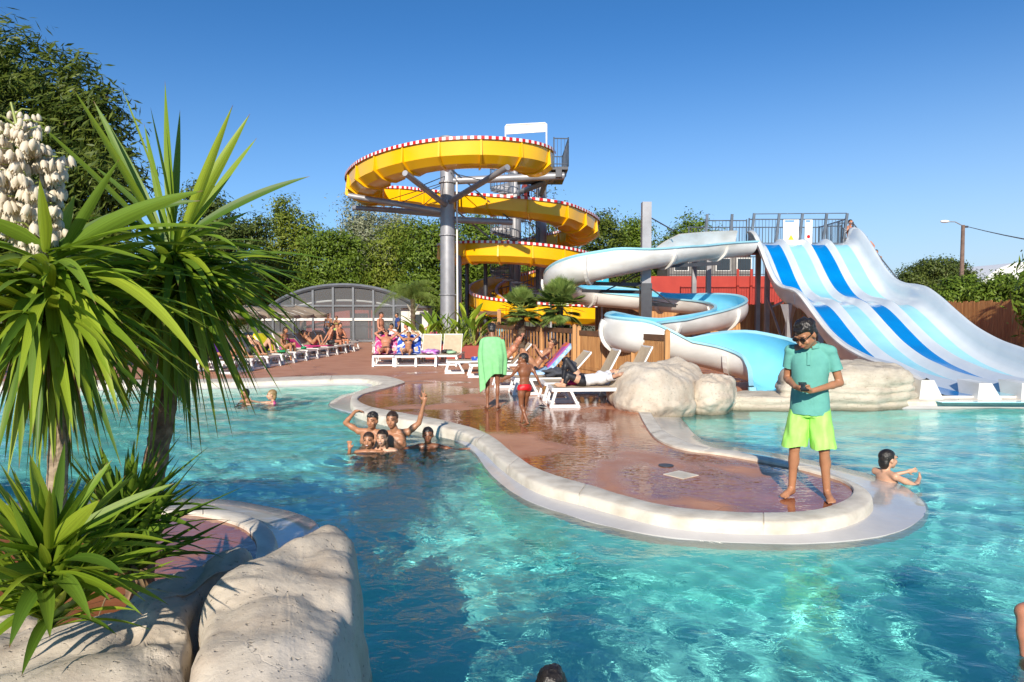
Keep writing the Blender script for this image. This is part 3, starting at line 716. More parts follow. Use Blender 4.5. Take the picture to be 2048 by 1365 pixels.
LM={'dark':leafmat('leaf_dark_green',(.05,.085,.010),(.15,.19,.025)),
    'mid':leafmat('leaf_mid_green',(.075,.13,.012),(.19,.27,.03)),
    'yel':leafmat('leaf_yellow_green',(.11,.16,.015),(.26,.30,.04)),
    'sil':leafmat('leaf_silver',(.19,.21,.12),(.38,.40,.26)),
    'pine':leafmat('pine_needles',(.045,.075,.016),(.14,.18,.035)),
    'hedge':leafmat('hedge_leaf',(.07,.13,.012),(.20,.29,.035))}
M_bark=pmat('tree_bark',(.13,.09,.06),(.07,.05,.035),6,.9,.7,12)
M_pbark=pmat('pale_bark',(.45,.42,.36),(.3,.27,.22),6,.85,.4,12)
def crown(blobs,n,size,seed,clump=28,sig=.45,elong=1.6,drift=(0,0,0),shell=.4,droop=0):
    rs=np.random.RandomState(seed); bl=np.array(blobs,float); vol=(bl[:,3]*bl[:,4]*bl[:,5])**(.8); pr=vol/vol.sum()
    nc=max(6,n//clump); bi=rs.choice(len(bl),nc,p=pr); d=rs.randn(nc,3); d/=np.linalg.norm(d,axis=1)[:,None]
    r=rs.rand(nc)**shell; c=bl[bi,:3]+d*r[:,None]*bl[bi,3:6]
    # clumps of foliage
    ci=rs.randint(0,nc,n); cs=(.5+rs.rand(nc))*sig
    off=rs.randn(n,3)*cs[ci][:,None]*np.array([1,1,.62]); pos=c[ci]+off
    nrm=d[ci]*.8+off/ (np.linalg.norm(off,axis=1)[:,None]+1e-6)*.5+rs.randn(n,3)*.55+np.array([0,0,.35]); nrm/=np.linalg.norm(nrm,axis=1)[:,None]
    a=np.cross(nrm,rs.randn(n,3)+np.array(drift)*2); a/=np.linalg.norm(a,axis=1)[:,None]; b=np.cross(nrm,a)
    if any(drift):
        a=a+np.array(drift); a/=np.linalg.norm(a,axis=1)[:,None]
    s=size*(.55+.9*rs.rand(n))[:,None]
    v=np.stack([pos-a*s*elong*.5,pos+b*s*.32,pos+a*s*elong*.5+np.array([0,0,-droop])*s,pos-b*s*.32],1).reshape(-1,3)
    f=np.arange(4*n).reshape(-1,4)
    return v,f,c
def npmesh(name,v,f,m,parent=None):
    me=bpy.data.meshes.new(name); nv=len(v); nf=len(f)
    me.vertices.add(nv); me.vertices.foreach_set('co',np.asarray(v,'f').ravel()); me.loops.add(nf*4); me.loops.foreach_set('vertex_index',np.asarray(f,'i').ravel())
    me.polygons.add(nf); me.polygons.foreach_set('loop_start',np.arange(nf,dtype='i')*4); me.polygons.foreach_set('loop_total',np.full(nf,4,'i'))
    me.materials.append(m); me.update(); me.validate()
    o=bpy.data.objects.new(name,me); C.objects.link(o)
    if parent: o.parent=parent
    return o
def tree(loc,label,blobs,n,size,lm,seed,trunk=.18,bark=None,cat_='tree',group=None,limbs=9,name='tree',base=0,**kw):
    if loc[1]>40: n=int(n*1.7); size*=.75
    t=thing(name,label,cat_,loc,0,group); v,f,c=crown(blobs,n,size,seed,**kw); npmesh('crown',v,f,LM[lm],t)
    rs=random.Random(seed); b0=blobs[0]; mb=MB(); top=Vector((b0[0],b0[1],b0[2]+b0[5]*.3)); 
    pts=[Vector((0,0,base-.1)),Vector((rs.uniform(-.2,.2),0,top.z*.35)),Vector((top.x*.6,top.y*.6,top.z*.7)),top]
    mb.tube([Vector(tuple(p)) for p in cat(pts,4)],[trunk*(1-.8*i/12) for i in range(13)],7)
    cc=list(c); rs.shuffle(cc)
    for q in cc[:limbs]:
        q=Vector(q); z0=min(q.z*.75,top.z*.8); s0=Vector((top.x*z0/top.z*.8,top.y*z0/top.z*.8,z0)); m_=s0.lerp(q,.5)+Vector((0,0,-.15*(q-s0).length))
        mb.tube([s0,m_,q],[trunk*.38,trunk*.25,trunk*.08],5)
    smooth_angle(mb.build('trunk',bark or M_bark,t,world=False),60); return t
def TP(px,Y): return (P(px,624,Y).x,Y,0)
def HZ(y,Y): return H+(YH-y)/F*Y
# huge dark tree at the left
tree(TP(60,21),'huge dark feathery tree behind the yuccas at the left edge',[(0,0,6.6,3.0,2.6,3.4),(-2.2,0,5.2,2.2,2,3),(1.9,-.2,5.4,1.7,1.8,2.9),(1.9,0,7.6,1.0,1.2,1.7),(-.8,0,9.0,1.4,1.4,1.5),(.4,0,3.2,3,2,1.9)],62000,.10,'dark',3,.3,clump=70,sig=.27,elong=2.8,drift=(.6,0,.1),limbs=30)
tree(TP(-160,18),'dark tree cut off by the left border beside the huge feathery one',[(0,0,4.5,2.4,2,4),(0,0,7,1.6,1.6,2.2)],20000,.10,'dark',4,.25,clump=60,sig=.3,elong=2.8)
tree(TP(440,44),'dark open pine with a brown crown behind the yucca leaves',[(-.6,0,7.0,2.0,1.8,2.2),(1.2,0,6.6,2.2,1.8,.9),(-1,0,9.0,1.3,1.3,1.2),(2.4,0,7.3,1.2,1,.5),(.3,0,4.4,2.6,1.5,1.1),(-2.6,0,5.5,1.6,1.2,1.5)],10500,.2,'pine',5,.28,clump=40,sig=.36,limbs=22)
tree(TP(578,50),'yellow green conical tree rising highest right of the dark pine',[(0,0,5.4,2.3,2,3.2),(-.2,0,8.6,1.0,1,1.9),(1.4,0,7.2,1.1,1,1.9),(-1.7,0,5.2,1.3,1,2.4)],11000,.2,'yel',6,.25,clump=36,sig=.33)
tree(TP(668,46),'rounded mid green tree between the conical tree and the silvery poplar',[(0,0,4.6,2.4,2,2.6),(-.8,0,6.4,1.4,1.2,1.3),(1.2,0,6.0,1.2,1.2,1.4),(0,-1,2.8,2.9,1.5,1.7)],11000,.19,'mid',7,.22,clump=36,sig=.36)
tree(TP(742,56),'silvery thin leaved poplar with pale branches against the sky',[(-.6,0,8.4,2.0,1.8,3.6),(1.9,0,8.0,1.7,1.5,2.8),(0,0,6.2,3.0,2,2.6),(-2.2,0,7.0,1.4,1,1.8)],12500,.2,'sil',8,.22,M_pbark,clump=14,sig=.42,limbs=34,shell=.6)
tree(TP(790,47),'tall olive green tree in front of the silvery poplar',[(0,0,5,2.1,2,2.9),(1.1,0,6.7,1.4,1.3,1.7),(-.8,0,3.2,2.2,1.6,1.8)],10000,.19,'yel',9,.2,M_pbark,clump=36,sig=.36,limbs=14)
tree(TP(862,45),'bright green tree just left of the thick grey slide post',[(0,0,5.3,2.1,1.8,2.6),(.9,0,6.4,1.3,1.2,1.5),(-.5,0,3,2.3,1.6,1.8)],10000,.19,'mid',10,.2,clump=36,sig=.36)
tree(TP(950,46),'bright green tree between the grey post and the stair tower',[(0,0,5.6,1.9,1.8,2.5),(.3,0,7.2,1.2,1.1,1.3),(0,0,3.2,2.4,1.6,1.9)],10000,.19,'mid',11,.2,clump=36,sig=.34)
tree(TP(1090,46),'sparse bare looking tree top showing between the tower columns',[(.0,0,8.2,1.6,1.2,1.9),(.5,0,6,1.7,1.2,1.8)],900,.2,'dark',12,.16,clump=8,sig=.3,limbs=22)
tree(TP(1040,47),'mid green tree behind the stair tower',[(0,0,4.9,2.6,1.8,2.4),(1.6,0,5.6,1.4,1.2,1.6),(-1,0,3,2,1.5,2)],9000,.19,'mid',13,.2,clump=36,sig=.36)
tree(TP(1205,44),'dense green tree just right of the middle yellow loop',[(0,0,5.7,1.7,1.6,2.4),(-.2,0,7.3,1.1,1,1.0),(-1.5,0,4,1.6,1.4,2.2),(1.2,0,3.6,1.8,1.4,2)],10000,.18,'dark',14,.2,clump=40,sig=.34)
tree(TP(1262,46),'yellowish green tree left of the square galvanised post',[(0,0,5.6,1.6,1.6,2.3),(.2,0,7.2,1.1,1,.9),(.4,0,3.4,2,1.6,2)],9000,.18,'mid',15,.2,clump=40,sig=.34)
tree(TP(1382,50),'rounded green pine behind the railing right of the square post',[(0,0,6.9,1.6,1.5,2.0),(-1.0,0,6.0,1.3,1.2,1.6),(1.4,0,6.4,1.1,1.1,1.3)],8000,.18,'mid',16,.2,clump=40,sig=.34)
tree(TP(1325,49),'small dark tree immediately behind the square galvanised post',[(0,0,5.4,1.2,1.2,1.9),(0,0,3.4,2.0,1.4,2)],5000,.18,'dark',17,.18,clump=36,sig=.34)
for k,(px,Y,nm,sd) in enumerate(((470,53,'olive',21),(560,55,'green',22),(640,57,'dark',23),(735,56,'round',24),(985,47,'low',25),(1130,46,'pale',26))):
    lab=['olive coloured shrub on the slope behind the parasols','green shrub rising behind the left end of the arched enclosure','dark low tree over the middle of the arched enclosure','spreading low tree over the right half of the arched enclosure','low shrubby tree behind the thin support columns','low green tree behind the fan palms'][k]
    tree(TP(px,Y),lab,[(0,0,2.6,2.6,1.3,2.3),(.8,-.2,3.9,1.5,1,1.5),(-1.3,0,3.6,1.5,1,1.6)],9000,.19,['yel','mid','dark','mid','dark','mid'][k],sd,.15,clump=34,sig=.34,group='low trees behind the enclosure')
for k,(px,Y) in enumerate(((380,38),(300,35),(200,34))):
    tree(TP(px,Y),['green bush seen through the yucca leaves, rightmost of three','middle one of the three bushes seen through the yucca leaves','leftmost of the three bushes behind the yucca trunks'][k],[(0,0,2.3,1.9,1.3,2.2),(.9,-.2,3.6,1.1,1,1.4),(-1,0,3.3,1.1,1,1.6)],5500,.18,['mid','dark','mid'][k],31+k,.15,clump=34,sig=.34,group='bushes behind the left yuccas')
tree(TP(1870,62),'umbrella pine with a flat rounded crown behind the lamp post',[(0,0,4.8,3.0,2.6,1.7),(-1.9,0,4.6,1.9,1.6,1.3),(2.0,0,4.5,1.8,1.6,1.3),(.4,0,5.6,2.2,1.8,1.1),(0,0,3.4,3,2,1.1)],15000,.2,'pine',41,.3,clump=50,sig=.30)
for k,(px,Y,h_) in enumerate(((1928,37,1.0),(2005,35.5,1.0),(2082,34,1.05))):
    tree(TP(px,Y),['left end of the trimmed leafy hedge above the plank fence','middle bush of the leafy hedge above the plank fence','right bush of the leafy hedge beside the tall shrub'][k],[(0,0,2.85*h_,1.35,1.0,.95),(.6,0,1.9,1.3,.9,1.4),(-.6,.2,2.6,1.0,.8,.85)],11000,.12,'hedge',51+k,.1,clump=40,sig=.22,group='hedge above the right fence',cat_='hedge',name='hedge_bush')
tree(TP(2105,25),'tall bright shrub with spiky leaves at the right border',[(0,0,2.5,1.0,1.0,1.6),(.1,0,3.6,.8,.7,1.0),(-.5,-.3,1.9,.6,.6,1.0)],9000,.13,'hedge',55,.1,clump=30,sig=.2,elong=2.6,cat_='shrub',name='shrub')
# hillside behind
hb=MB(); rows_=[]
for i in range(13):
    Y=62+i*14; rows_.append([Vector((x,Y,-.2+ (6.2*min(1,i/4.))*math.exp(-((x+32)/30)**2)+.5*noise.noise(Vector((x*.08,Y*.08,0))))) for x in np.linspace(-140,60,50)])
hb.grid(rows_,flip=True); struct(hb.build('hillside',M_ground,smooth=True))
# far tree line: distant wood that reads as one mass
v,f,c=crown([(x,95+random.Random(i).uniform(-8,8),2.4,7,4,3.2+random.Random(i+5).uniform(-1,1.4)) for i,x in enumerate(range(-130,150,8))],26000,.7,77,clump=60,sig=1.1)
tag(npmesh('distant_wood',v,f,LM['dark']),'dark line of distant woodland along the horizon','woodland',kind='stuff')

# ---- wooden fences ----
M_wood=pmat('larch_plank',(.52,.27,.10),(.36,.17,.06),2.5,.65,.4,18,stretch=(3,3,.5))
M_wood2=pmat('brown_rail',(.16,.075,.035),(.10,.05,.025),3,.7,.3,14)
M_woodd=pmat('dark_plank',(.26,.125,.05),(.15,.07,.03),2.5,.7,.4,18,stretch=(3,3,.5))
def plank_fence(label,A,B,h,pw=.13,gap=.015,m=None,name='plank_fence',posts=2.0,group=None,jag=.06):
    m=m or M_wood; A=Vector(A);B=Vector(B); d=(B-A); L=d.length; d.normalize(); nrm=Vector((-d.y,d.x,0)); rz=math.atan2(d.y,d.x)
    t=thing(name,label,'fence',tuple(A),0,group); rs=random.Random(int(A.x*10)); mb=MB(); x=0
    while x<L-pw:
        hh=h+rs.uniform(-jag,jag); c=A+d*(x+pw/2)+nrm*rs.uniform(-.004,.004); mb.box((c.x,c.y,hh/2+.02),(pw,.022,hh),0,rz); x+=pw+gap
    mb.build('planks',m,t)
    for k in range(2):
        mb=MB(); c=A+d*L/2+nrm*.035; mb.box((c.x,c.y,h*(.2+.6*k)),(L,.045,.1),0,rz); mb.build('rail',M_wood2,t)
    for k in range(int(L/posts)+1):
        mb=MB(); c=A+d*k*posts+nrm*.09; mb.box((c.x,c.y,h/2),(.09,.09,h),0,rz); mb.build('fence_post',m,t)
    return t
def gp(px,Y): v=P(px,624,Y); return (v.x,v.y,0)
plank_fence('tall plank fence standing right of the lane slide under the hedge',gp(1890,33),gp(2180,25.5),2.25)
plank_fence('tall plank fence in shade behind the body slide and slide legs',gp(1290,29.8),gp(1735,30.5),2.15,m=M_wood)
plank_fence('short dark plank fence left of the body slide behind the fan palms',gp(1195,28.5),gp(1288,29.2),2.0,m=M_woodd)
# near picket fence with capped posts
def picket(label,posts,h,pitch,pw,group=None,name='picket_fence'):
    t=thing(name,label,'fence',posts[0],0,group)
    for p in posts:
        mb=MB(); mb.box((p[0],p[1],(h+.14)/2),(.11,.11,h+.14)); mb.add([(p[0]-.06,p[1]-.06,h+.14),(p[0]+.06,p[1]-.06,h+.14),(p[0]+.06,p[1]+.06,h+.14),(p[0]-.06,p[1]+.06,h+.14),(p[0],p[1],h+.19)],[(0,1,4),(1,2,4),(2,3,4),(3,0,4)]); mb.build('fence_post',M_wood,t)
    for a,b in zip(posts[:-1],posts[1:]):
        a=Vector(a);b=Vector(b); d=b-a; L=d.length; d.normalize(); rz=math.atan2(d.y,d.x); c=(a+b)/2
        for z,hh in ((h-.02,.14),(.22,.09)):
            mb=MB(); mb.box((c.x,c.y,z),(L-.11,.05,hh),0,rz); mb.build('rail',M_wood2 if hh>.1 else M_wood,t)
        mb=MB(); x=.12
        while x<L-.1:
            q=a+d*x; mb.box((q.x,q.y-.0,h*.5+.0),(pw,.02,h-.12),0,rz); x+=pitch
        mb.build('pickets',M_wood,t)
    return t
p0=Vector(gp(1158,19.6)); p1=Vector(gp(1335,15.6))
picket('close boarded fence with capped posts behind the big boulder and sunbeds',[tuple(p0.lerp(p1,i/3.0)) for i in range(4)],1.22,.085,.055)
q0=Vector(gp(985,26.5)); q1=Vector(gp(1149,20.2))
picket('open picket fence in front of the two fan palms',[tuple(q0.lerp(q1,i/3.0)) for i in range(4)],1.25,.25,.085)
gt=thing('wooden_gate','dark wooden gate frame beside the strelitzia plants left of the palms','gate',gp(975,27.5))
for px in (953,998):
    mb=MB(); g_=gp(px,27.5); mb.box((g_[0],g_[1],.95),(.14,.14,1.9)); mb.build('gate_post',M_wood,gt)
mb=MB(); g_=gp(975,27.5); mb.box((g_[0],g_[1],1.75),(1.1,.1,.14)); mb.build('top_rail',M_wood2,gt)
mb=MB()
for k in range(8): mb.box((g_[0]-.38+k*.11,g_[1]+.05,.7),(.07,.03,1.4))
mb.build('gate_bars',M_woodd,gt)

# ---- red terrace building ----
M_rwall=pmat('red_render',(.42,.045,.03),(.36,.035,.025),1.5,.75,.2,30)
M_rwall2=pmat('faded_red_render',(.36,.07,.05),(.3,.06,.045),1.5,.75,.2,30)
M_grey=pmat('grey_cladding',(.2,.19,.18),(.14,.13,.12),3,.7)
M_glassd=pmat('dark_window_glass',(.03,.035,.04),None,3,.08,spec=.8)
rb=thing('red_terrace_wall','red rendered terrace wall with railing and parapet behind the body slide','wall',gp(1430,35))
a=P(1300,600,35); b=P(1740,600,35)
zt=HZ(553,35)
mb=MB(); mb.box(((a.x+b.x)/2,36.2,zt/2),(b.x-a.x,2.4,zt)); mb.build('wall',M_rwall,rb)
for px in (1475,1502):
    mb=MB(); q=P(px,600,34.9); mb.cone((q.x,34.9,0),(q.x,34.9,zt+.35),.07,.07,10); mb.build('red_pipe',M_rwall,rb)
mb=MB(); rails(mb,[(a.x+1,35.2,zt),(b.x-2,35.2,zt)],1.0,r=.02); mb.build('railing',M_dsteel,rb)
hs_=thing('terrace_house','low grey house with dark windows behind the terrace railing','building',gp(1420,41))
x0=P(1335,600,41).x; x1=P(1500,600,41).x
mb=MB(); mb.box(((x0+x1)/2,42.5,HZ(508,41)/2),(x1-x0,3,HZ(508,41))); mb.build('wall',M_grey,hs_)
mb=MB(); mb.box(((x0+x1)/2,42.4,HZ(505,41)),(x1-x0+.6,3.6,.14)); mb.build('roof',M_gw,hs_)
for k in range(4):
    x=x0+.8+k*1.25; w_=MB(); w_.box((x,40.98,HZ(530,41)),(.9,.06,.8)); f_=w_.build('window',M_gw,hs_); w_=MB(); w_.box((x,40.94,HZ(530,41)),(.78,.03,.68)); w_.build('pane',M_glassd,f_)
for k,(px,w_) in enumerate(((1292,.55),(1448,.30))):
    pass
# turquoise notice panels
M_turq=pmat('turquoise_panel',(.01,.42,.58),None,3,.4)
for k,(xa,xb,ya,yb,Y) in enumerate(((1093,1111,538,578,24.8),(1192,1217,552,580,28))):
    t=thing('turquoise_sign',['turquoise panel standing left of the white slide bend','turquoise panel half hidden behind the white slide'][k],'sign',gp((xa+xb)/2,Y)); A=P(xa,ya,Y);B=P(xb,yb,Y)
    mb=MB(); mb.box(((A.x+B.x)/2,Y,(A.z+B.z)/2),(B.x-A.x,.05,A.z-B.z)); mb.build('panel',M_turq,t)
    mb=MB(); mb.box(((A.x+B.x)/2,Y+.05,B.z/2),(.07,.05,B.z)); mb.build('leg',M_steel,t)
    mb=MB(); c0=Vector(((A.x+B.x)/2,Y-.03,(A.z+B.z)/2+.1)); mb.tube([c0+Vector((-.1,0,.05)),c0,c0+Vector((.1,0,.08))],.015,5); mb.build('white_mark',M_white,t)

# ---- arched pool enclosure ----
M_encl=pmat('grey_aluminium',(.17,.18,.20),(.13,.14,.155),3,.4,metal=.4)
def glass_mat():
    m=bpy.data.materials.new('enclosure_glazing'); m.use_nodes=True; n=m.node_tree.nodes; l=m.node_tree.links; n.remove(n['Principled BSDF'])
    t=n.new('ShaderNodeBsdfTransparent'); t.inputs[0].default_value=(.78,.81,.83,1); g=n.new('ShaderNodeBsdfGlossy'); g.inputs['Roughness'].default_value=.08; g.inputs[0].default_value=(.8,.85,.9,1)
    df=n.new('ShaderNodeBsdfDiffuse'); df.inputs[0].default_value=(.5,.5,.52,1); m0=n.new('ShaderNodeMixShader'); m0.inputs[0].default_value=.2; l.new(t.outputs[0],m0.inputs[1]); l.new(df.outputs[0],m0.inputs[2]); f=n.new('ShaderNodeLayerWeight'); f.inputs[0].default_value=.25; mx=n.new('ShaderNodeMixShader'); l.new(f.outputs['Fresnel'],mx.inputs[0]); l.new(m0.outputs[0],mx.inputs[1]); l.new(g.outputs[0],mx.inputs[2]); l.new(mx.outputs[0],n['Material Output'].inputs[0]); return m
M_glaz=glass_mat()
EY=40.0; ex0=P(505,600,EY).x; ex1=P(868,600,EY).x; ecx=(ex0+ex1)/2; ehw=(ex1-ex0)/2
def archz(x,h): u=(x-ecx)/ehw; return h*math.sqrt(max(0,1-u*u))**.9
en=thing('pool_enclosure','arched grey framed glass pool enclosure under the trees','enclosure',(ecx,EY,0))
EH=HZ(571,EY)
for j,dy in enumerate((0,2.2,4.4,6.6,8.8)):
    hh=EH-.13*j; mb=MB(); mb.tube([(x,EY+dy,archz(x,hh)) for x in np.linspace(ex0,ex1,41)],.09 if j else .13,6); mb.build('arch_rib',M_encl,en)
    if j==1:
        mb=MB(); mb.tube([(x,EY+.3,archz(x,hh-.75)+.0) for x in np.linspace(ex0+.9,ex1-.9,41)],.06,6); mb.build('inner_arch',M_gw,en)
nx=9
for k in range(1,nx):
    x=ex0+(ex1-ex0)*k/nx; mb=MB(); mb.box((x,EY,archz(x,EH)/2),(.12,.12,archz(x,EH))); mb.build('mullion',M_encl,en)
    mb=MB(); mb.tube([(x,EY+dy,archz(x,EH-.13*dy/2.2)) for dy in (0,2.2,4.4,6.6,8.8)],.05,5); mb.build('purlin',M_encl,en)
for z in (.1,1.35,2.15):
    xs=[x for x in np.linspace(ex0,ex1,80) if archz(x,EH)>z]
    mb=MB(); mb.box(((xs[0]+xs[-1])/2,EY,z),(xs[-1]-xs[0],.1,.1 if z!=1.35 else .16)); mb.build('transom',M_gw if z==1.35 else M_encl,en)
gm=MB(); gm.grid([[Vector((x,EY+dy,archz(x,EH-.06-.13*dy/2.2))) for x in np.linspace(ex0,ex1,41)] for dy in (.05,2.2,4.4,6.6,8.8)]); gm.build('roof_glazing',M_glaz,en,smooth=True)
gm=MB(); gm.grid([[Vector((x,EY+.04,0)) for x in np.linspace(ex0,ex1,41)],[Vector((x,EY+.04,archz(x,EH)-.05)) for x in np.linspace(ex0,ex1,41)]]); gm.build('front_glazing',M_glaz,en)
# red pool house inside
rh=thing('red_pool_house','pale red flat building seen through the enclosure glass','building',(ecx,44,0))
xa,xb=P(612,600,42.5).x,P(745,600,42.5).x; mb=MB(); mb.box(((xa+xb)/2,44.5,HZ(604,42.5)/2),(xb-xa,4,HZ(604,42.5))); mb.build('wall',M_rwall2,rh)
mb=MB(); mb.box(((xa+xb)/2,44.4,HZ(604,42.5)+.05),(xb-xa+.3,4.4,.12)); mb.build('roof_edge',M_gw,rh)
for px in (718,):
    mb=MB(); q=P(px,640,42.45); mb.box((q.x,42.46,.9),(1.1,.05,1.6)); mb.build('door',M_glassd,rh)
# white kiosk right of the enclosure
wk=thing('white_kiosk','small cream kiosk with a flat roof between the enclosure and the feather palm','building',gp(828,39))
xa,xb=P(802,600,38).x,P(856,600,38).x; mb=MB(); mb.box(((xa+xb)/2,39,HZ(617,38)/2),(xb-xa,2,HZ(617,38))); mb.build('wall',M_gw,wk)
mb=MB(); mb.box(((xa+xb)/2,38.9,HZ(616,38)+.05),(xb-xa+.4,2.5,.12)); mb.build('roof',M_dsteel,wk)
mb=MB(); mb.box(((xa+xb)/2+.1,37.96,1.2),(.6,.05,.9)); mb.build('hatch',M_glassd,wk)
# white hall with rounded roof, right
wh=thing('white_hall','white tent hall with a rounded roof behind the hedge on the right','building',gp(2040,70))
rows_=[]
for dy in (0,12):
    rows_.append([Vector((P(2060,600,70).x+5.5*math.cos(a),70+dy,3.2+4.4*math.sin(a)*.85)) for a in np.linspace(0,PI,17)])
mb=MB(); mb.grid(rows_); mb.add(rows_[0],[tuple(range(17))]); mb.build('roof',M_white,wh)
mb=MB(); c_=P(2060,600,70); mb.box((c_.x,76,1.6),(10.6,11.6,3.2)); mb.build('wall',M_white,wh)
# lamp post
lp=thing('street_lamp','brown wooden lamp post with a white lamp head on a short arm','lamp post',gp(1922,42))
q=P(1922,600,42); ht=HZ(452,42); mb=MB(); mb.cone((q.x,42,0),(q.x,42,ht),.15,.10,10); mb.build('pole',pmat('weathered_pole',(.2,.13,.1),(.14,.09,.07),6,.85),lp)
e=P(1893,444,42); mb=MB(); mb.tube([(q.x,42,ht-.05),(q.x-.5,42,ht+.2),(e.x,42,e.z)],.03,6); mb.build('arm',M_steel,lp)
mb=MB(); mb.sph((e.x-.1,42,e.z+.02),(.30,.13,.09)); mb.build('lamp_head',M_white,lp,smooth=True)
mb=MB(); mb.box((q.x+.15,42,ht-.1),(.3,.08,.12)); mb.build('insulator',M_dsteel,lp)
for k,dz in enumerate((0,.22)):
    mb=MB(); s_=Vector((q.x+.3,42,ht-.1)); e=P(2300,500+k*4,47); mb.tube([s_.lerp(e,t)+Vector((0,0,-1.5*t*(1-t))) for t in np.linspace(0,1,12)],.02,4); o=mb.build('power_cable',M_dsteel); tag(o,['upper of two cables running right from the lamp post','lower of two cables running right from the lamp post'][k],'cable','cables from the lamp post')

# ---- red planter ----
pl=thing('red_planter','low red rendered planter wall holding the strelitzia bed','planter',gp(930,25.5))
a=P(850,600,26).x; b=P(962,600,26).x; mb=MB(); mb.box(((a+b)/2,26.8,.25),(b-a,1.6,.5)); mb.build('wall',M_rwall2,pl)
# ---- parasols ----
M_canvas=pmat('beige_canvas',(.50,.40,.29),(.42,.33,.24),2,.8,trans=.25)
def make_parasol():
    t=thing('parasol','','parasol',(0,0,0)); mb=MB(); mb.cone((0,0,0),(0,0,2.45),.022,.022,8); mb.build('pole',M_gw,t)
    rows_=[]; n=32
    for r_,z in ((.03,2.42),(.5,2.30),(1.0,2.14),(1.42,1.98)):
        rows_.append([Vector((r_*math.cos(2*PI*i/n)*(1-.06*abs(math.sin(4*PI*i/n))),r_*math.sin(2*PI*i/n)*(1-.06*abs(math.sin(4*PI*i/n))),z-.05*abs(math.sin(4*PI*i/n))*r_)) for i in range(n)])
    mb=MB(); mb.grid(rows_,closed=True); c=mb.build('canopy',M_canvas,t)
    r2=[rows_[-1],[v+Vector((0,0,-.14+.03*math.sin(i*2.3))) for i,v in enumerate(rows_[-1])]]
    mb=MB(); mb.grid(r2,closed=True); mb.build('valance',M_canvas,c)
    mb=MB()
    for i in range(8):
        a=2*PI*i/8; mb.cone((0,0,2.38),(1.4*math.cos(a),1.4*math.sin(a),1.97),.01,.01,4)
    mb.build('ribs',M_gw,t); mb=MB(); mb.sph((0,0,2.47),.04); mb.build('finial',M_gw,t); mb=MB(); mb.cone((0,0,0),(0,0,.08),.25,.25,14); mb.build('base',M_grey,t)
    return t
par=make_parasol(); plist=[(592,31),(560,29.5),(528,28),(495,26.8),(455,25.5),(410,24.5)]
labs=['rightmost beige parasol at the end of the row by the enclosure','second beige parasol from the enclosure end','third beige parasol from the enclosure end of the row','fourth beige parasol from the enclosure end of the row','fifth beige parasol, partly behind the yucca leaf tips','leftmost beige parasol of the row, behind the yucca leaves']
for k,(px,Y) in enumerate(plist):
    loc=gp(px,Y)
    if k==0: par.location=loc; par.scale=(1,1,.86); par['label']=labs[0]; par['group']='beige parasols in a row'
    else: dup(par,loc,.3*k,labs[k],'beige parasols in a row')
# ---- sun loungers ----
M_sling=pmat('beige_sling',(.66,.53,.37),(.58,.46,.32),8,.75,trans=.25)
M_plast=pmat('white_plastic',(.80,.80,.79),(.74,.74,.73),3,.3)
def make_lounger(back=45,z=.34):
    """head end at +y ; foot end at y=0 ; width .66"""
    t=thing('sun_lounger','','sun lounger',(0,0,0)); w=.33; Ls=1.22; Lb=.72
    mb=MB(); mb.bar((-w,0.02,z),(-w,1.95,z),.05,.065); mb.bar((w,.02,z),(w,1.95,z),.05,.065); mb.bar((-w,.03,z),(w,.03,z),.05,.065); mb.bar((-w,1.93,z),(w,1.93,z),.05,.065); mb.build('frame',M_plast,t)
    for sx in (-1,1):
        for (ya,yb) in ((.08,-.02),(.36,.52),(1.45,1.30),(1.75,1.90)):
            mb=MB(); mb.bar((sx*w,ya,z-.02),(sx*w,yb,.0),.055,.05); mb.build('leg',M_plast,t)
        for (ya,yb) in ((-.02,.52),(1.30,1.90)):
            mb=MB(); mb.bar((sx*w,ya,.03),(sx*w,yb,.03),.05,.055); mb.build('skid',M_plast,t)
    for yy in (-.0,.5,1.9):
        mb=MB(); mb.bar((-w,yy,.08 if yy else .05),(w,yy,.08 if yy else .05),.035,.045); mb.build('crossbar',M_plast,t)
    s=MB(); s.grid([[Vector((x,y,z+.045-.02*math.cos(x/w*1.4))) for x in np.linspace(-w+.03,w-.03,7)] for y in np.linspace(.05,Ls,7)]); s.grid([[Vector((x,y,z+.033-.02*math.cos(x/w*1.4))) for x in np.linspace(-w+.03,w-.03,7)] for y in np.linspace(.05,Ls,7)]); s.build('seat_sling',M_sling,t,smooth=True)
    a=R(back); s=MB(); d=Vector((0,math.cos(a),math.sin(a))); o=Vector((0,Ls,z+.04)); nn=Vector((0,-math.sin(a),math.cos(a)))
    for off in (0,-.012):
        s.grid([[o+d*l+Vector((x,0,0))+nn*(off+.015*(x/w)**2) for x in np.linspace(-w+.02,w-.02,7)] for l in np.linspace(0,Lb,6)])
    s.build('back_sling',M_sling,t,smooth=True)
    if back>5:
        mb=MB(); mb.bar(o+Vector((-w+.02,0,-.02)),o+d*Lb+Vector((-w+.02,0,-.02)),.03,.035); mb.bar(o+Vector((w-.02,0,-.02)),o+d*Lb+Vector((w-.02,0,-.02)),.03,.035); mb.bar(o+d*Lb+Vector((-w,0,-.01)),o+d*Lb+Vector((w,0,-.01)),.03,.04); mb.build('back_frame',M_plast,t)
    return t
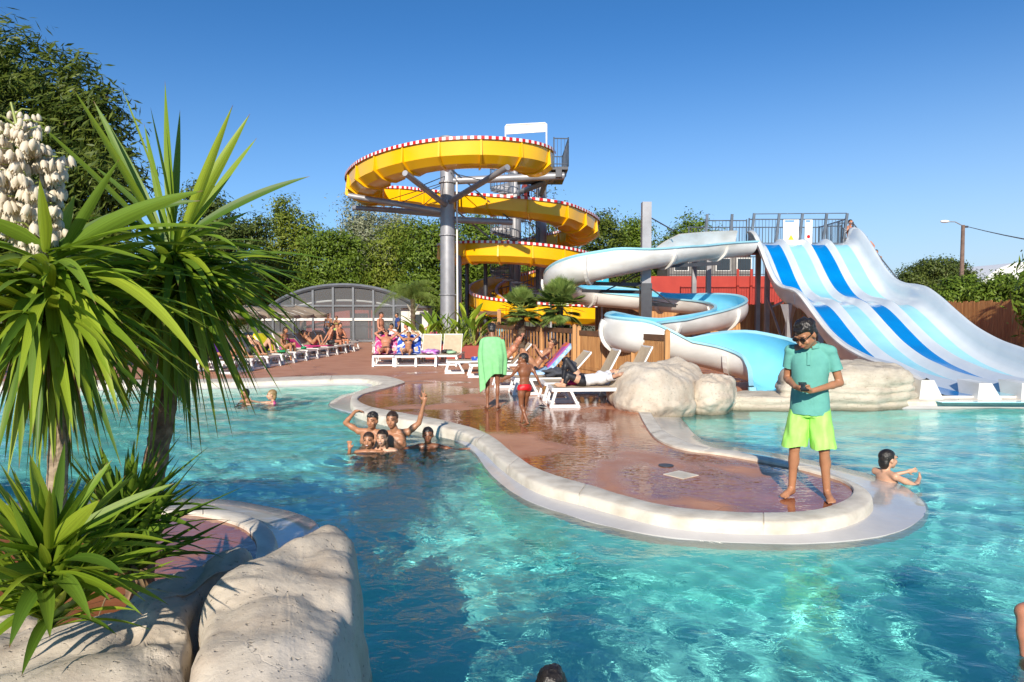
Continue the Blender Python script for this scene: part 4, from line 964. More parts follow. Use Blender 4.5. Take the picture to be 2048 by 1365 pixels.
# ================= ROCKS =================
def rock_material(name,c1,c2,c3,cracks=1.0,lay=0):
    m=bpy.data.materials.new(name); m.use_nodes=True; n=m.node_tree.nodes; l=m.node_tree.links; b=n['Principled BSDF']; b.inputs['Roughness'].default_value=.85; b.inputs['Specular IOR Level'].default_value=.25
    tc=n.new('ShaderNodeTexCoord'); mp=n.new('ShaderNodeMapping'); l.new(tc.outputs['Object'],mp.inputs[0])
    if lay: mp.inputs['Scale'].default_value=(1,1,3.5)
    a=n.new('ShaderNodeTexNoise'); a.inputs['Scale'].default_value=2.2; a.inputs['Detail'].default_value=10; a.inputs['Roughness'].default_value=.62; l.new(mp.outputs[0],a.inputs[0])
    cr=n.new('ShaderNodeValToRGB'); e=cr.color_ramp.elements; e[0].position=.3; e[0].color=(*c1,1); e[1].position=.72; e[1].color=(*c2,1); x=e.new(.52); x.color=(*c3,1); l.new(a.outputs[0],cr.inputs[0])
    # pitted dark specks
    s=n.new('ShaderNodeTexNoise'); s.inputs['Scale'].default_value=38; s.inputs['Detail'].default_value=3; l.new(tc.outputs['Object'],s.inputs[0])
    sm=n.new('ShaderNodeMapRange'); sm.inputs[1].default_value=.63; sm.inputs[2].default_value=.72; sm.inputs[3].default_value=0; sm.inputs[4].default_value=.55; l.new(s.outputs[0],sm.inputs[0])
    mx=n.new('ShaderNodeMix'); mx.data_type='RGBA'; mx.inputs[7].default_value=(.13,.10,.07,1); l.new(sm.outputs[0],mx.inputs[0]); l.new(cr.outputs[0],mx.inputs[6])
    # algae and damp line just above the water
    sz=n.new('ShaderNodeSeparateXYZ'); l.new(tc.outputs['Object'],sz.inputs[0]); ns=n.new('ShaderNodeMath'); ns.operation='MULTIPLY_ADD'; ns.inputs[1].default_value=-.14; l.new(a.outputs[0],ns.inputs[0]); l.new(sz.outputs[2],ns.inputs[2])
    al=n.new('ShaderNodeMapRange'); al.inputs[1].default_value=-.17; al.inputs[2].default_value=-.10; al.inputs[3].default_value=.75; al.inputs[4].default_value=0; l.new(ns.outputs[0],al.inputs[0])
    m3=n.new('ShaderNodeMix'); m3.data_type='RGBA'; m3.inputs[7].default_value=(.16,.14,.09,1); l.new(al.outputs[0],m3.inputs[0]); l.new(mx.outputs[2],m3.inputs[6]); l.new(m3.outputs[2],b.inputs['Base Color'])
    v=n.new('ShaderNodeTexVoronoi'); v.feature='DISTANCE_TO_EDGE'; v.inputs['Scale'].default_value=1.7
    w_=n.new('ShaderNodeTexNoise'); w_.inputs['Scale'].default_value=3; w_.inputs['Detail'].default_value=6; l.new(mp.outputs[0],w_.inputs[0])
    ad=n.new('ShaderNodeVectorMath'); ad.operation='MULTIPLY_ADD'; ad.inputs[1].default_value=(.9,.9,.9); l.new(w_.outputs['Color'],ad.inputs[0]); l.new(mp.outputs[0],ad.inputs[2]); l.new(ad.outputs[0],v.inputs['Vector'])
    vr=n.new('ShaderNodeMapRange'); vr.inputs[2].default_value=.02; vr.inputs[3].default_value=-cracks; vr.inputs[4].default_value=0; l.new(v.outputs[0],vr.inputs[0])
    b2=n.new('ShaderNodeTexNoise'); b2.inputs['Scale'].default_value=9; b2.inputs['Detail'].default_value=12; b2.inputs['Roughness'].default_value=.65; l.new(mp.outputs[0],b2.inputs[0])
    sb=n.new('ShaderNodeMath'); sb.operation='SUBTRACT'; l.new(b2.outputs[0],sb.inputs[0]); l.new(sm.outputs[0],sb.inputs[1])
    mu=n.new('ShaderNodeMath'); mu.operation='MULTIPLY_ADD'; mu.inputs[1].default_value=1; l.new(sb.outputs[0],mu.inputs[0]); l.new(vr.outputs[0],mu.inputs[2])
    bp=n.new('ShaderNodeBump'); bp.inputs['Strength'].default_value=.6; bp.inputs['Distance'].default_value=.018; l.new(mu.outputs[0],bp.inputs['Height']); l.new(bp.outputs[0],b.inputs['Normal'])
    return m
M_rock=rock_material('sand_rock',(.42,.34,.26),(.61,.54,.45),(.53,.46,.37),.10)
M_rock2=rock_material('layered_rock',(.40,.34,.26),(.60,.54,.44),(.52,.46,.37),.5,1)
def boulder(label,outline,ztop,zbot,bulge=.06,crownh=.08,rnd=.12,seed=1,amp=.05,mat=None,freq=1.3,terr=0,tilt=(0,0),name='boulder',res=110,grp=None,ridge=0):
    O=[(p[0],p[1]) for p in outline]; O=cat(O,8,closed=True); O=np.array(O); n=len(O); cx,cy=O.mean(0)
    # resample outline by angle order as it is
    idx=np.linspace(0,n,res,endpoint=False); ox=np.interp(idx,np.arange(n+1),np.append(O[:,0],O[0,0])); oy=np.interp(idx,np.arange(n+1),np.append(O[:,1],O[0,1]))
    rows_=[]; H_=ztop-zbot; size=max(np.ptp(ox),np.ptp(oy))
    prof=[(s,0) for s in np.linspace(.03,1,26)]
    NS=26
    for k in range(1,NS+1):
        t=k/NS; prof.append((1+bulge*math.sin(PI*min(1,t*1.6))/(size*.5)-(.0 if t<.6 else .1*(t-.6)),t))
    for s,t in prof:
        r=[]
        for a,b in zip(ox,oy):
            x=cx+(a-cx)*s; y=cy+(b-cy)*s
            if t==0:
                e=max(0,s-(1-rnd))/rnd; z=ztop+crownh*(1-s*s)-rnd*size*.25*(1-math.sqrt(max(0,1-e*e)))+tilt[0]*(x-cx)+tilt[1]*(y-cy)
            else:
                z0=ztop-rnd*size*.25+tilt[0]*(a-cx)+tilt[1]*(b-cy); z=z0+(zbot-z0)*t
            p=Vector((x,y,z)); q=p*freq+Vector((seed*7.3,seed*3.1,0))
            nrm=Vector((a-cx,b-cy,0)).normalized()*(1 if t>0 else s*.4)+Vector((0,0,1))*(1-min(1,t*3)); nrm.normalize()
            f=noise.fractal(q,1,2,6); rg=1-abs(noise.noise(q*1.7))*2
            dd=amp*f+ridge*min(0,rg*-.12+.02)
            if terr and t>0: 
                ph=(z*terr+.3*noise.noise(q*.6)); dd+= .05*(abs((ph%1)-.5)*2)**3*-1+.03*noise.noise(Vector((math.floor(ph)*3.1,x*.8,y*.8)))
            r.append(p+nrm*dd)
        rows_.append(r)
    mb=MB(); mb.grid(rows_,closed=True,flip=False); mb.add([sum(rows_[0],Vector())/res]+rows_[0],[(0,i+1,(i+1)%res+1) for i in range(res)])
    o=mb.build(name,mat or M_rock,None,smooth=True)
    bm=bmesh.new(); bm.from_mesh(o.data); bmesh.ops.remove_doubles(bm,verts=bm.verts,dist=.0005); bmesh.ops.recalc_face_normals(bm,faces=bm.faces); bm.to_mesh(o.data); bm.free()
    tag(o,label,'boulder',grp); return o
def GL(pts,z): return [tuple(G(x,y,z))[:2] for x,y in pts]
boulder('big smooth pale boulder nearest the camera overhanging the pool',GL([(395,1262),(402,1215),(440,1165),(500,1128),(560,1098),(620,1070),(670,1056),(705,1072),(716,1115),(722,1180),(708,1250),(680,1330),(640,1450),(560,1600),(470,1620),(400,1480),(372,1360)],.42),.47,-1.0,.13,.04,.22,1,.055,res=240,freq=1.5,tilt=(-.02,0),ridge=.3)
boulder('long low pale boulder under the yucca leaves beside the big smooth one',GL([(-120,1290),(40,1262),(130,1248),(200,1236),(290,1195),(370,1150),(440,1118),(500,1100),(485,1140),(415,1180),(392,1220),(388,1290),(372,1350),(380,1450),(330,1700),(60,1700),(-300,1500)],.30),.36,-.6,.05,.05,.10,2,.07,res=240,freq=1.6,tilt=(.03,.01),ridge=.5)
boulder('small round boulder tucked under the yucca rosette at the left border',GL([(-60,1260),(0,1235),(50,1230),(90,1245),(95,1275),(50,1300),(-40,1320)],.24),.26,-.1,.04,.05,.3,3,.03,res=90,freq=3)
boulder('large rounded boulder at the foot of the sunbeds on the peninsula',GL([(1228,812),(1224,798),(1250,788),(1330,782),(1400,784),(1416,796),(1408,808),(1376,820),(1325,826),(1262,825)],0),.60,-.25,.10,.16,.42,4,.15,res=200,freq=1.25,tilt=(-.06,0),ridge=.2)
boulder('lower boulder between the large rounded one and the body slide outlet',GL([(1385,812),(1392,796),(1430,790),(1462,794),(1470,803),(1462,813),(1425,817)],0),.44,-.3,.08,.05,.22,5,.13,res=150,freq=1.7,tilt=(-.15,0),ridge=.3)
boulder('flat low rock ledge under the body slide outlet',GL([(1440,806),(1460,796),(1550,794),(1680,796),(1690,806),(1560,809)],0),.13,-.35,.03,.02,.1,6,.04,res=120,freq=1.5,terr=3,mat=M_rock2)
boulder('layered pale rock bank left of the lane slide outlet, behind the man',GL([(1560,804),(1570,790),(1660,782),(1740,782),(1800,786),(1822,796),(1826,804),(1740,808),(1620,808)],0),.66,-.35,.08,.06,.25,7,.11,res=170,freq=1.2,terr=5.5,mat=M_rock2)

# ================= YUCCAS =================
def yucca_mat(name,c1,c2):
    m=bpy.data.materials.new(name); m.use_nodes=True; n=m.node_tree.nodes; l=m.node_tree.links; b=n['Principled BSDF']; b.inputs['Roughness'].default_value=.48; b.inputs['Specular IOR Level'].default_value=.38
    g=n.new('ShaderNodeNewGeometry'); cr=n.new('ShaderNodeValToRGB'); cr.color_ramp.elements[0].color=(*c1,1); cr.color_ramp.elements[1].color=(*c2,1); l.new(g.outputs['Random Per Island'],cr.inputs[0])
    uv=n.new('ShaderNodeUVMap'); mp=n.new('ShaderNodeMapping'); mp.inputs['Scale'].default_value=(26,.8,1); l.new(uv.outputs[0],mp.inputs[0])
    t=n.new('ShaderNodeTexNoise'); t.inputs['Scale'].default_value=1; t.inputs['Detail'].default_value=3; l.new(mp.outputs[0],t.inputs[0])
    mr=n.new('ShaderNodeMapRange'); mr.inputs[1].default_value=.3; mr.inputs[2].default_value=.7; mr.inputs[3].default_value=.72; mr.inputs[4].default_value=1.2; l.new(t.outputs[0],mr.inputs[0])
    mx=n.new('ShaderNodeMix'); mx.data_type='RGBA'; mx.blend_type='MULTIPLY'; mx.inputs[0].default_value=1; l.new(cr.outputs[0],mx.inputs[6]); l.new(mr.outputs[0],mx.inputs[7])
    # brown dry tip
    sp=n.new('ShaderNodeSeparateXYZ'); l.new(uv.outputs[0],sp.inputs[0]); tp=n.new('ShaderNodeMapRange'); tp.inputs[1].default_value=.955; tp.inputs[2].default_value=.99; l.new(sp.outputs[1],tp.inputs[0])
    m2=n.new('ShaderNodeMix'); m2.data_type='RGBA'; m2.inputs[7].default_value=(.22,.12,.06,1); l.new(tp.outputs[0],m2.inputs[0]); l.new(mx.outputs[2],m2.inputs[6])
    l.new(m2.outputs[2],b.inputs['Base Color']); tr=n.new('ShaderNodeBsdfTranslucent'); ms=n.new('ShaderNodeMixShader'); ms.inputs[0].default_value=.36
    l.new(m2.outputs[2],tr.inputs[0]); l.new(b.outputs[0],ms.inputs[1]); l.new(tr.outputs[0],ms.inputs[2]); l.new(ms.outputs[0],n['Material Output'].inputs[0])
    return m
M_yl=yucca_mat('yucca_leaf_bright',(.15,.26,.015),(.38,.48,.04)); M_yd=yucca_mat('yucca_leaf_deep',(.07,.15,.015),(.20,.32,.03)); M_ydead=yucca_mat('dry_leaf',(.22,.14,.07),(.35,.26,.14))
class Leaves:
    def __init__(s): s.v=[];s.f=[];s.uv=[]
    def leaf(s,base,tip,w,sag=.15,fold=.35,seg=12,roll=0.,rs=random):
        base=Vector(base);tip=Vector(tip); d=tip-base; L=d.length; h=Vector((d.x,d.y,0))
        if h.length<.03: h=Vector((rs.uniform(-1,1),rs.uniform(-1,1),0))
        h.normalize(); side0=Vector((-h.y,h.x,0)); c=base.lerp(tip,.5)+Vector((0,0,1))*sag*L+h*0.0
        o=len(s.v)
        for i in range(seg+1):
            t=i/seg; p=base*(1-t)**2+c*2*t*(1-t)+tip*t*t; tg=((c-base)*(1-t)+(tip-c)*t).normalized()
            side=(side0-tg*side0.dot(tg)).normalized(); side=Quaternion(tg,roll+.5*t*roll) @ side; nn=side.cross(tg)
            if nn.z<0: nn=-nn
            prof=(.42+.58*min(1,t/.35)**.8) if t<.35 else (1-((t-.35)/.65)**1.9)
            hw=w*.5*max(prof,.015); k=hw*fold*(1-.5*t)
            s.v+= [p-side*hw+nn*k,p-side*hw*.5+nn*k*.35,p,p+side*hw*.5+nn*k*.35,p+side*hw+nn*k]
            s.uv+=[(0,t),(.25,t),(.5,t),(.75,t),(1,t)]
            if i:
                for j in range(4): a=o+(i-1)*5+j; s.f.append((a,a+1,a+6,a+5))
    def build(s,name,m,parent):
        mb=MB(); mb.v=[tuple(v) for v in s.v]; mb.f=s.f; mb.m=[0]*len(s.f); o=mb.build(name,m,parent,smooth=True)
        ul=o.data.uv_layers.new(name='UVMap'); li=np.empty(len(o.data.loops),'i'); o.data.loops.foreach_get('vertex_index',li); ul.data.foreach_set('uv',np.array(s.uv,'f')[li].ravel()); return o
def yucca(label,cpx,cpy,Y,tips,w,nrand,seed,trunk=None,tw=.17,trmat=None,lmin=.55,lmax=.8,elev=(-80,35),azr=None,mat=None,deep=None,dead=10,core=.10):
    c=P(cpx,cpy,Y); rs=random.Random(seed); base=(c.x,c.y,0) 
    t=thing('yucca',label,'yucca plant',base,0); LV=Leaves(); LD=Leaves()
    for k,tp in enumerate(tips):
        x,y=tp[:2]; dy=tp[2] if len(tp)>2 else rs.uniform(-.35,.35); ww=(tp[3] if len(tp)>3 else 1)*w*rs.uniform(.9,1.1)
        tip=P(x,y,Y+dy); b=c+Vector((rs.uniform(-.03,.03),rs.uniform(-.03,.03),rs.uniform(-.06,.06)+ (.05 if y<cpy else -.05)))
        up=(tip-b).normalized().z; sag=.04 if up>.5 else (.12 if up>-.2 else .30)
        (LV if rs.random()<.72 else LD).leaf(b,tip,ww*(1.12 if up>.25 else .98),sag*rs.uniform(.7,1.2),rs.uniform(.2,.5),14,(rs.choice([-1,1])*rs.uniform(.5,1.0) if up>.25 else rs.uniform(-.4,.4)),rs)
    for k in range(nrand):
        a=k*2.399+rs.uniform(-.3,.3); el=R(elev[0]+(elev[1]-elev[0])*rs.random()**.8); L=rs.uniform(lmin,lmax)
        if azr and not (azr[0]<(math.degrees(a)%360)<azr[1]): a=R(rs.uniform(*azr))
        b=c+Vector((0,0,rs.uniform(-.30,.04)))+ Vector((0,0,0)); tip=b+Vector((math.cos(a)*math.cos(el),math.sin(a)*math.cos(el),math.sin(el)))*L
        (LD if rs.random()<.42 else LV).leaf(b,tip,w*rs.uniform(.7,1.0),(.03 if el>.3 else .2 if el>-.6 else .3),rs.uniform(.2,.5),10,rs.uniform(-.4,.4),rs)
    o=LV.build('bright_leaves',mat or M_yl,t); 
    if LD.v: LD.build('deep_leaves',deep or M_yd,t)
    if dead:
        DD=Leaves()
        for k in range(dead):
            a=rs.uniform(0,6.28); b=c+Vector((0,0,-.15-rs.random()*.15)); tip=b+Vector((math.cos(a)*.22,math.sin(a)*.22,-rs.uniform(.35,.6))); DD.leaf(b,tip,w*.6,.25,.6,8,rs.uniform(-1,1),rs)
        DD.build('dry_leaves',M_ydead,t)
    if trunk:
        pts=[Vector(tuple(p)) for p in cat([tuple(P(*q)) for q in trunk],14)]; n=len(pts); mb=MB(); rows_=[]
        ph=seed
        for i,p in enumerate(pts):
            r=tw*.5*(1+.25*(i/n)**2); row=[]
            for j in range(18):
                a=2*PI*j/18; rg=trmat[1] if trmat else .06
                d_=r*(1+rg*((i*3.7+j*(1 if i%2 else 2.3))%1.7-.8)+.06*noise.noise(Vector((math.cos(a)*2,math.sin(a)*2,i*.35+ph))))
                row.append(p+Vector((math.cos(a)*d_,math.sin(a)*d_,0)))
            rows_.append(row)
        mb.grid(rows_,closed=True,flip=True); mb.build('trunk',trmat[0] if trmat else M_bark,t,smooth=False)
    return t,c
M_ytr=pmat('ringed_grey_trunk',(.36,.28,.19),(.2,.15,.10),9,.85,.6,25,stretch=(1,1,3)); M_ytr2=pmat('scaly_brown_trunk',(.30,.19,.11),(.13,.08,.045),14,.9,.9,30)
t2,c2=yucca('tall yucca with a scaly brown trunk, its upright leaves against the sky',348,512,4.3,
 [(145,176,-.2,1.25),(187,202,.1,1.2),(243,174,.15,1.1),(288,247,.3,.8),(301,215,-.1,.9),(330,162,.05,1.15),(360,220,.2,.9),(466,210,-.1,1.05),(500,228,.1,1.1),(514,276,.35,1),(620,353,.2,1.15),(500,423,.4,1.1),(596,526,-.25,1.15),(629,573,-.1,1.15),(587,582,.2,1.05),(564,592,-.4,1.15),(516,595,-.5,1.1),(69,240,-.1,1.2),(190,334,.4),
  (497,828,-.2,1.1),(466,878,.1),(436,878,-.35,1.1),(404,914,.2),(383,902,-.3),(348,902,.1),(295,943,-.2,1.1),(271,914,.2),(525,743,.0,1.1),(540,719,-.3,1.1),(455,700,.4),(420,790,.3),(250,860,.1),(230,800,-.1),(330,860,-.5,1.1),(200,700,.2),(480,660,.45),(560,640,.3),(300,330,.5,.8),(255,390,.4),(420,330,.5,.9),(560,655,-.1,1.1),(590,610,.0,1.0),(505,800,.15),(370,850,.3)],
 .056,360,7,[(347,540,4.3),(345,640,4.3),(332,800,4.25),(310,930,4.2),(288,1060,4.1),(280,1190,4.1)],.125,(M_ytr2,.13),lmin=.6,lmax=1.02,elev=(-88,12),dead=24)
t1,c1=yucca('yucca with a ringed pale trunk at the left border crowned by white flowers',98,545,3.3,
 [(79,357,-.3,1.25),(239,318,-.1,.7),(406,382,-.15,1.35),(400,402,.1,1.2),(271,489,.3,.9),(451,460,-.2,1.35),(403,457,.05,1.1),(300,524,-.35,1.2),(419,752,-.35,1.3),(239,834,-.45,1.3),(192,873,-.3,1.1),(38,938,-.3,1.15),(9,926,.0,1.1),(118,861,-.35,1.2),(77,914,-.2,1.1),(218,896,.1),(-60,430,-.2,1.3),(-90,480,.1,1.2),(-70,560,-.3,1.3),(-60,640,-.2,1.2),(0,700,-.4,1.3),(-20,740,.1,1.2),(150,390,.3,1),(-40,390,.3,1.1),(330,600,.2,1.1),(350,640,-.1,1.1),(160,790,-.4,1.2),(60,820,-.5,1.2),(280,760,.1,1),(145,975,0,1),(20,850,.3)],
 .058,290,9,[(99,575,3.3),(104,640,3.3),(118,800,3.3),(116,930,3.28),(108,1060,3.25),(100,1180,3.2)],.082,(M_ytr,.05),lmin=.5,lmax=.88,elev=(-88,12),dead=20)
t3,c3=yucca('low yucca rosette spreading over the pale boulders at bottom left',98,1118,2.75,
 [(354,1088,-.1,1.2),(354,1162,-.2,1.2),(295,1206,-.35,1.25),(268,1212,-.3,1),(183,1241,-.45,1.2),(100,1277,-.5,1.2),(18,1297,-.4,1.25),(-30,1227,-.2,1.2),(-60,1091,0,1.2),(112,938,-.1,1.15),(59,908,.0,1.2),(77,914,.2,1.1),(224,920,.1,1.1),(-20,997,-.1,1.2),(18,926,.25,1.1),(277,943,.2,1),(348,967,.15,1),(150,960,.3,1),(200,1000,-.25,1.15),(300,1040,.3,1),(250,1150,-.4,1.1),(330,1130,.2,1),(-40,1160,-.3,1.2)],
 .05,150,11,None,.1,None,lmin=.34,lmax=.56,elev=(-25,70),dead=0)
t4,c4=yucca('deep green yucca rosette half hidden behind the low bright one',250,1050,3.75,
 [(348,968,0),(345,1000,-.1),(340,1030,-.2),(350,1050,-.1),(372,1010,.1),(230,930,0),(200,960,.1),(330,1080,-.3),(300,1110,-.3),(360,1075,-.1),(280,940,.1),(310,940,.2),(180,1000,-.1),(150,1040,0),(260,1130,-.3)],
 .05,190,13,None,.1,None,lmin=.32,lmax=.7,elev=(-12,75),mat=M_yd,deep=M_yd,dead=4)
# flower panicle (part of the left yucca)
M_petal=pmat('cream_petal',(.82,.74,.60),(.74,.66,.50),9,.55,trans=.25); M_stalk=pmat('green_stalk',(.30,.36,.08),None,5,.5)
rs=random.Random(3); Yf=3.34; fl=MB(); stt=MB()
A0=P(78,500,Yf); A1=P(22,205,Yf); stt.tube([A0,A0.lerp(A1,.5)+Vector((.02,0,0)),A1],[.014,.011,.005],8)
def bell(mb,p,L,r,ax):
    ax=ax.normalized(); a,b=frame(ax); rows_=[]; n_=12; shut=rs.random()<.35
    for z,rr_ in (((0,.12),(.2,.62),(.45,.85),(.7,.7),(.9,.35),(1.0,.08)) if shut else ((0,.15),(.15,.62),(.4,.98),(.7,.98),(.9,.85),(1.0,.8))):
        rows_.append([p+ax*L*(z+(.13*math.cos(6*2*PI*j/n_)*z**3 if not shut else 0))+(a*math.cos(2*PI*j/n_)+b*math.sin(2*PI*j/n_))*r*rr_*(1+.12*math.cos(6*2*PI*j/n_)*z) for j in range(n_)])
    mb.grid(rows_,closed=True)
for k in range(30):
    f=.02+.95*k/30; q=A0.lerp(A1,f); spread=.20*math.sin(PI*min(1,(1-f)*.62+.30))*(1 if f<.75 else (1-f)/.25*.85+.15)
    for m_ in range(3 if f<.85 else 1):
        a=rs.uniform(0,6.28); e=q+Vector((math.cos(a),math.sin(a)*.8,0))*spread*rs.uniform(.7,1.15)+Vector((0,0,.03*rs.random()+.02)); stt.tube([q,q.lerp(e,.5)+Vector((0,0,.02)),e],[.005,.004,.0025],5)
        nfl=int(12 if f<.7 else 8)
        for j in range(nfl):
            g_=q.lerp(e,.35+.65*j/(nfl-1))+Vector((rs.uniform(-.025,.025),rs.uniform(-.03,.03),-.012)); big=rs.uniform(.75,1.15)*(1 if f<.7 else .72)
            bell(fl,g_,.058*big,.0185*big if rs.random()<.8 else .011,Vector((rs.uniform(-.35,.35),rs.uniform(-.35,.35),-1)))
stt.build('flower_stalk',M_stalk,t1); o=fl.build('flowers',M_petal,t1,smooth=True)
# ---- fan palms, feather palm, strelitzias ----
def fan_palm(px,py,Y,r,label,seed,trunk=True):
    c=P(px,py,Y); t=thing('fan_palm',label,'palm',(c.x,c.y,0),0,'fan palms behind the picket fence'); rs=random.Random(seed); mb=MB(); st=MB()
    for k in range(84):
        a=rs.uniform(0,6.28); el=R(rs.uniform(-50,88)); d=Vector((math.cos(a)*math.cos(el),math.sin(a)*math.cos(el),math.sin(el))); e=c+d*r*rs.uniform(.3,.6); st.cone(c,e,.012,.008,4)
        s,u=frame(d); 
        for j in range(24):
            b=(-75+150*j/23)*PI/180; dd=(d*math.cos(b)+s*math.sin(b)).normalized(); L=r*rs.uniform(.42,.52)*(1-.25*abs(b)/1.3); dr=Vector((0,0,-.02*L)); w_=(dd.cross(u)).normalized()*.016
            mb.add([e-w_*.4,e+w_*.4,e+dd*L*.6+w_+u*.01,e+dd*L+dr,e+dd*L*.6-w_+u*.01],[(0,1,2,3,4)])
    st.build('leaf_stalks',M_stalk,t); mb.build('fan_leaves',LM['palm'],t)
    tb=MB(); rows_=[]
    for i in range(26):
        z=(c.z-.05)*i/25; rr_=.09*(1+.25*((i*3)%2)); rows_.append([Vector((c.x+math.cos(2*PI*j/12+i)*rr_*(1+.2*(j%2)),c.y+math.sin(2*PI*j/12+i)*rr_,z)) for j in range(12)])
    tb.grid(rows_,closed=True,flip=True); tb.build('trunk',M_bark,t)
LM['palm']=leafmat('palm_leaf',(.09,.15,.03),(.22,.30,.07),.2)
fan_palm(1120,612,21.6,.98,'larger fan palm standing right of its twin behind the picket fence',1)
fan_palm(1043,622,22.6,.85,'smaller fan palm left of its twin behind the picket fence',2)
def feather_palm(px,py,Y,L,label,seed,nf=26):
    c=P(px,py,Y); t=thing('feather_palm',label,'palm',(c.x,c.y,0)); rs=random.Random(seed); mb=MB(); tb=MB()
    for k in range(nf):
        a=k*2.4; el=R(rs.uniform(35,85)); d=Vector((math.cos(a)*math.cos(el),math.sin(a)*math.cos(el),math.sin(el))); h=Vector((math.cos(a),math.sin(a),0)); pts=[]
        for i in range(12):
            u=i/11; pts.append(c+d*L*u+h*L*.35*u*u+Vector((0,0,-L*.95*u*u*math.cos(el)-.35*L*u**3)))
        mb.tube(pts,[.012*(1-.8*i/11) for i in range(12)],4)
        for i in range(2,12):
            for q in range(3):
                p=pts[i-1].lerp(pts[i],q/3); tg=(pts[i]-pts[i-1]).normalized(); s,_=frame(tg)
                for sg in (-1,1):
                    e=p+(s*sg*.5+tg*.5+Vector((0,0,-.55))).normalized()*L*.26; w_=tg*.012
                    mb.add([p-w_,p+w_,e],[(0,1,2)])
    mb.build('fronds',LM['palm'],t)
    rows_=[[Vector((c.x+math.cos(2*PI*j/10)*rr_,c.y+math.sin(2*PI*j/10)*rr_,c.z*i/20)) for j in range(10)] for i in range(21) for rr_ in (.10*(1+.35*(i%2)),)]
    tb.grid(rows_,closed=True,flip=True); tb.build('trunk',M_bark,t)
    for sg in (-1,1):
        m2=MB(); m2.cone(c+Vector((0,0,-.75)),c+Vector((sg*.28,0,-.28)),.05,.035,8); m2.build('cut_frond_stub',M_pbark,t)
feather_palm(826,598,33,1.75,'slender feather palm drooping in front of the enclosure end',5)
def banana(px,Y,hh,label,seed,n=12,paddle=True):
    c=P(px,600,Y); c.z=.45; t=thing('strelitzia',label,'plant',(c.x,c.y,0),0,'leafy plants in the red planter bed'); rs=random.Random(seed); LV=Leaves(); st=MB()
    for k in range(n):
        a=k*2.4+rs.random(); el=R(rs.uniform(45,85)); L=hh*rs.uniform(.55,1); d=Vector((math.cos(a)*math.cos(el),math.sin(a)*math.cos(el),math.sin(el))); m_=c+d*L*.55; st.cone(c,m_,.014,.01,4)
        LV.leaf(m_,m_+(d+Vector((math.cos(a)*.5,math.sin(a)*.5,-.1))).normalized()*L*.5,.2 if paddle else .06,.12,.4,8,rs.uniform(-.6,.6),rs)
    st.build('stalks',M_stalk,t); LV.build('leaves',M_yd if seed%2 else M_yl,t)
for k,(px,Y,hh,pd) in enumerate(((852,26.3,1.7,1),(872,27,1.9,1),(893,26.2,1.4,0),(915,26.4,1.5,0),(935,27,2.1,1),(948,26.3,1.4,1),(925,26.0,.8,0))):
    banana(px,Y,hh,['broad leaved strelitzia at the left end of the planter bed','tall strelitzia second from the left in the planter bed','spiky narrow leaved plant right in front of the thick grey post','narrow leaved plant just right of the thick grey post','tallest strelitzia, right of the post and thin columns','strelitzia at the right end of the planter bed','low narrow leaved clump at the planter front edge'][k],60+k,12 if pd else 22,pd)
# ================= PEOPLE =================
def skinmat(name,c,wet=.45):
    return pmat(name,c,tuple(x*.84 for x in c),9,wet,.12,90,spec=.45,sub=.08,bdist=.002)
SK={'tan':skinmat('skin_tan',(.43,.20,.105)),'fair':skinmat('skin_fair',(.60,.34,.22)),'brown':skinmat('skin_brown',(.24,.095,.045),.38),'red':skinmat('skin_sunburnt',(.52,.22,.13)),'dark':skinmat('skin_dark_tan',(.27,.115,.06))}
HR={'black':pmat('black_hair',(.012,.01,.009),(.025,.02,.016),30,.35,.6,80),'brown':pmat('brown_hair',(.06,.032,.016),(.03,.016,.009),30,.45,.6,80),'blond':pmat('blond_hair',(.34,.22,.09),(.22,.13,.05),30,.45,.6,80)}
def cm(name,c,rough=.75,bump=.3,c2=None): return pmat('cloth_'+name,c,c2,12,rough,bump,60,bdist=.004)
M_eye=pmat('eye_dark',(.02,.012,.008),None,3,.2); M_lips=pmat('lips',(.35,.10,.075),None,5,.45); M_teeth=pmat('teeth',(.75,.72,.66),None,5,.3); M_shade=pmat('sunglass_lens',(.012,.01,.01),None,3,.08)
def remesh(mb,name,mat,parent,vox,sm=3,noise_amp=0,noise_f=8,cut=None):
    o=mb.build(name,mat,parent,world=False)
    m=o.modifiers.new('r','REMESH'); m.mode='VOXEL'; m.voxel_size=vox; m.use_smooth_shade=True
    s=o.modifiers.new('s','SMOOTH'); s.iterations=sm; s.factor=.5
    dg=bpy.context.evaluated_depsgraph_get(); me=bpy.data.meshes.new_from_object(o.evaluated_get(dg)); o.modifiers.clear()
    old=o.data; o.data=me; bpy.data.meshes.remove(old); me.name=name
    if not me.materials: me.materials.append(mat)
    if noise_amp:
        for v in me.vertices:
            v.co+=v.normal*noise_amp*noise.noise(Vector((v.co.x*noise_f,v.co.y*noise_f,v.co.z*noise_f*.45)))
    if cut:
        bm=bmesh.new(); bm.from_mesh(me); bmesh.ops.delete(bm,geom=[v for v in bm.verts if cut(v.co)],context='VERTS')
        # straighten the raw hems
        for _ in range(3):
            bv=[v for v in bm.verts if v.is_boundary]; new={}
            for v in bv:
                nb=[e.other_vert(v).co for e in v.link_edges if e.is_boundary]
                if len(nb)==2: new[v]=v.co*.34+(nb[0]+nb[1])*.33
            for v,c_ in new.items(): v.co=c_
        bm.to_mesh(me); bm.free()
    me.polygons.foreach_set('use_smooth',[True]*len(me.polygons)); me.update(); return o
def cap(mb,p,q,r0,r1,n=12):
    p=Vector(p);q=Vector(q)
    if (q-p).length<1e-4: mb.sph(p,r0,n,8); return
    mb.cone(p,q,r0,r1,n); mb.sph(p,r0,n,8); mb.sph(q,r1,n,8)
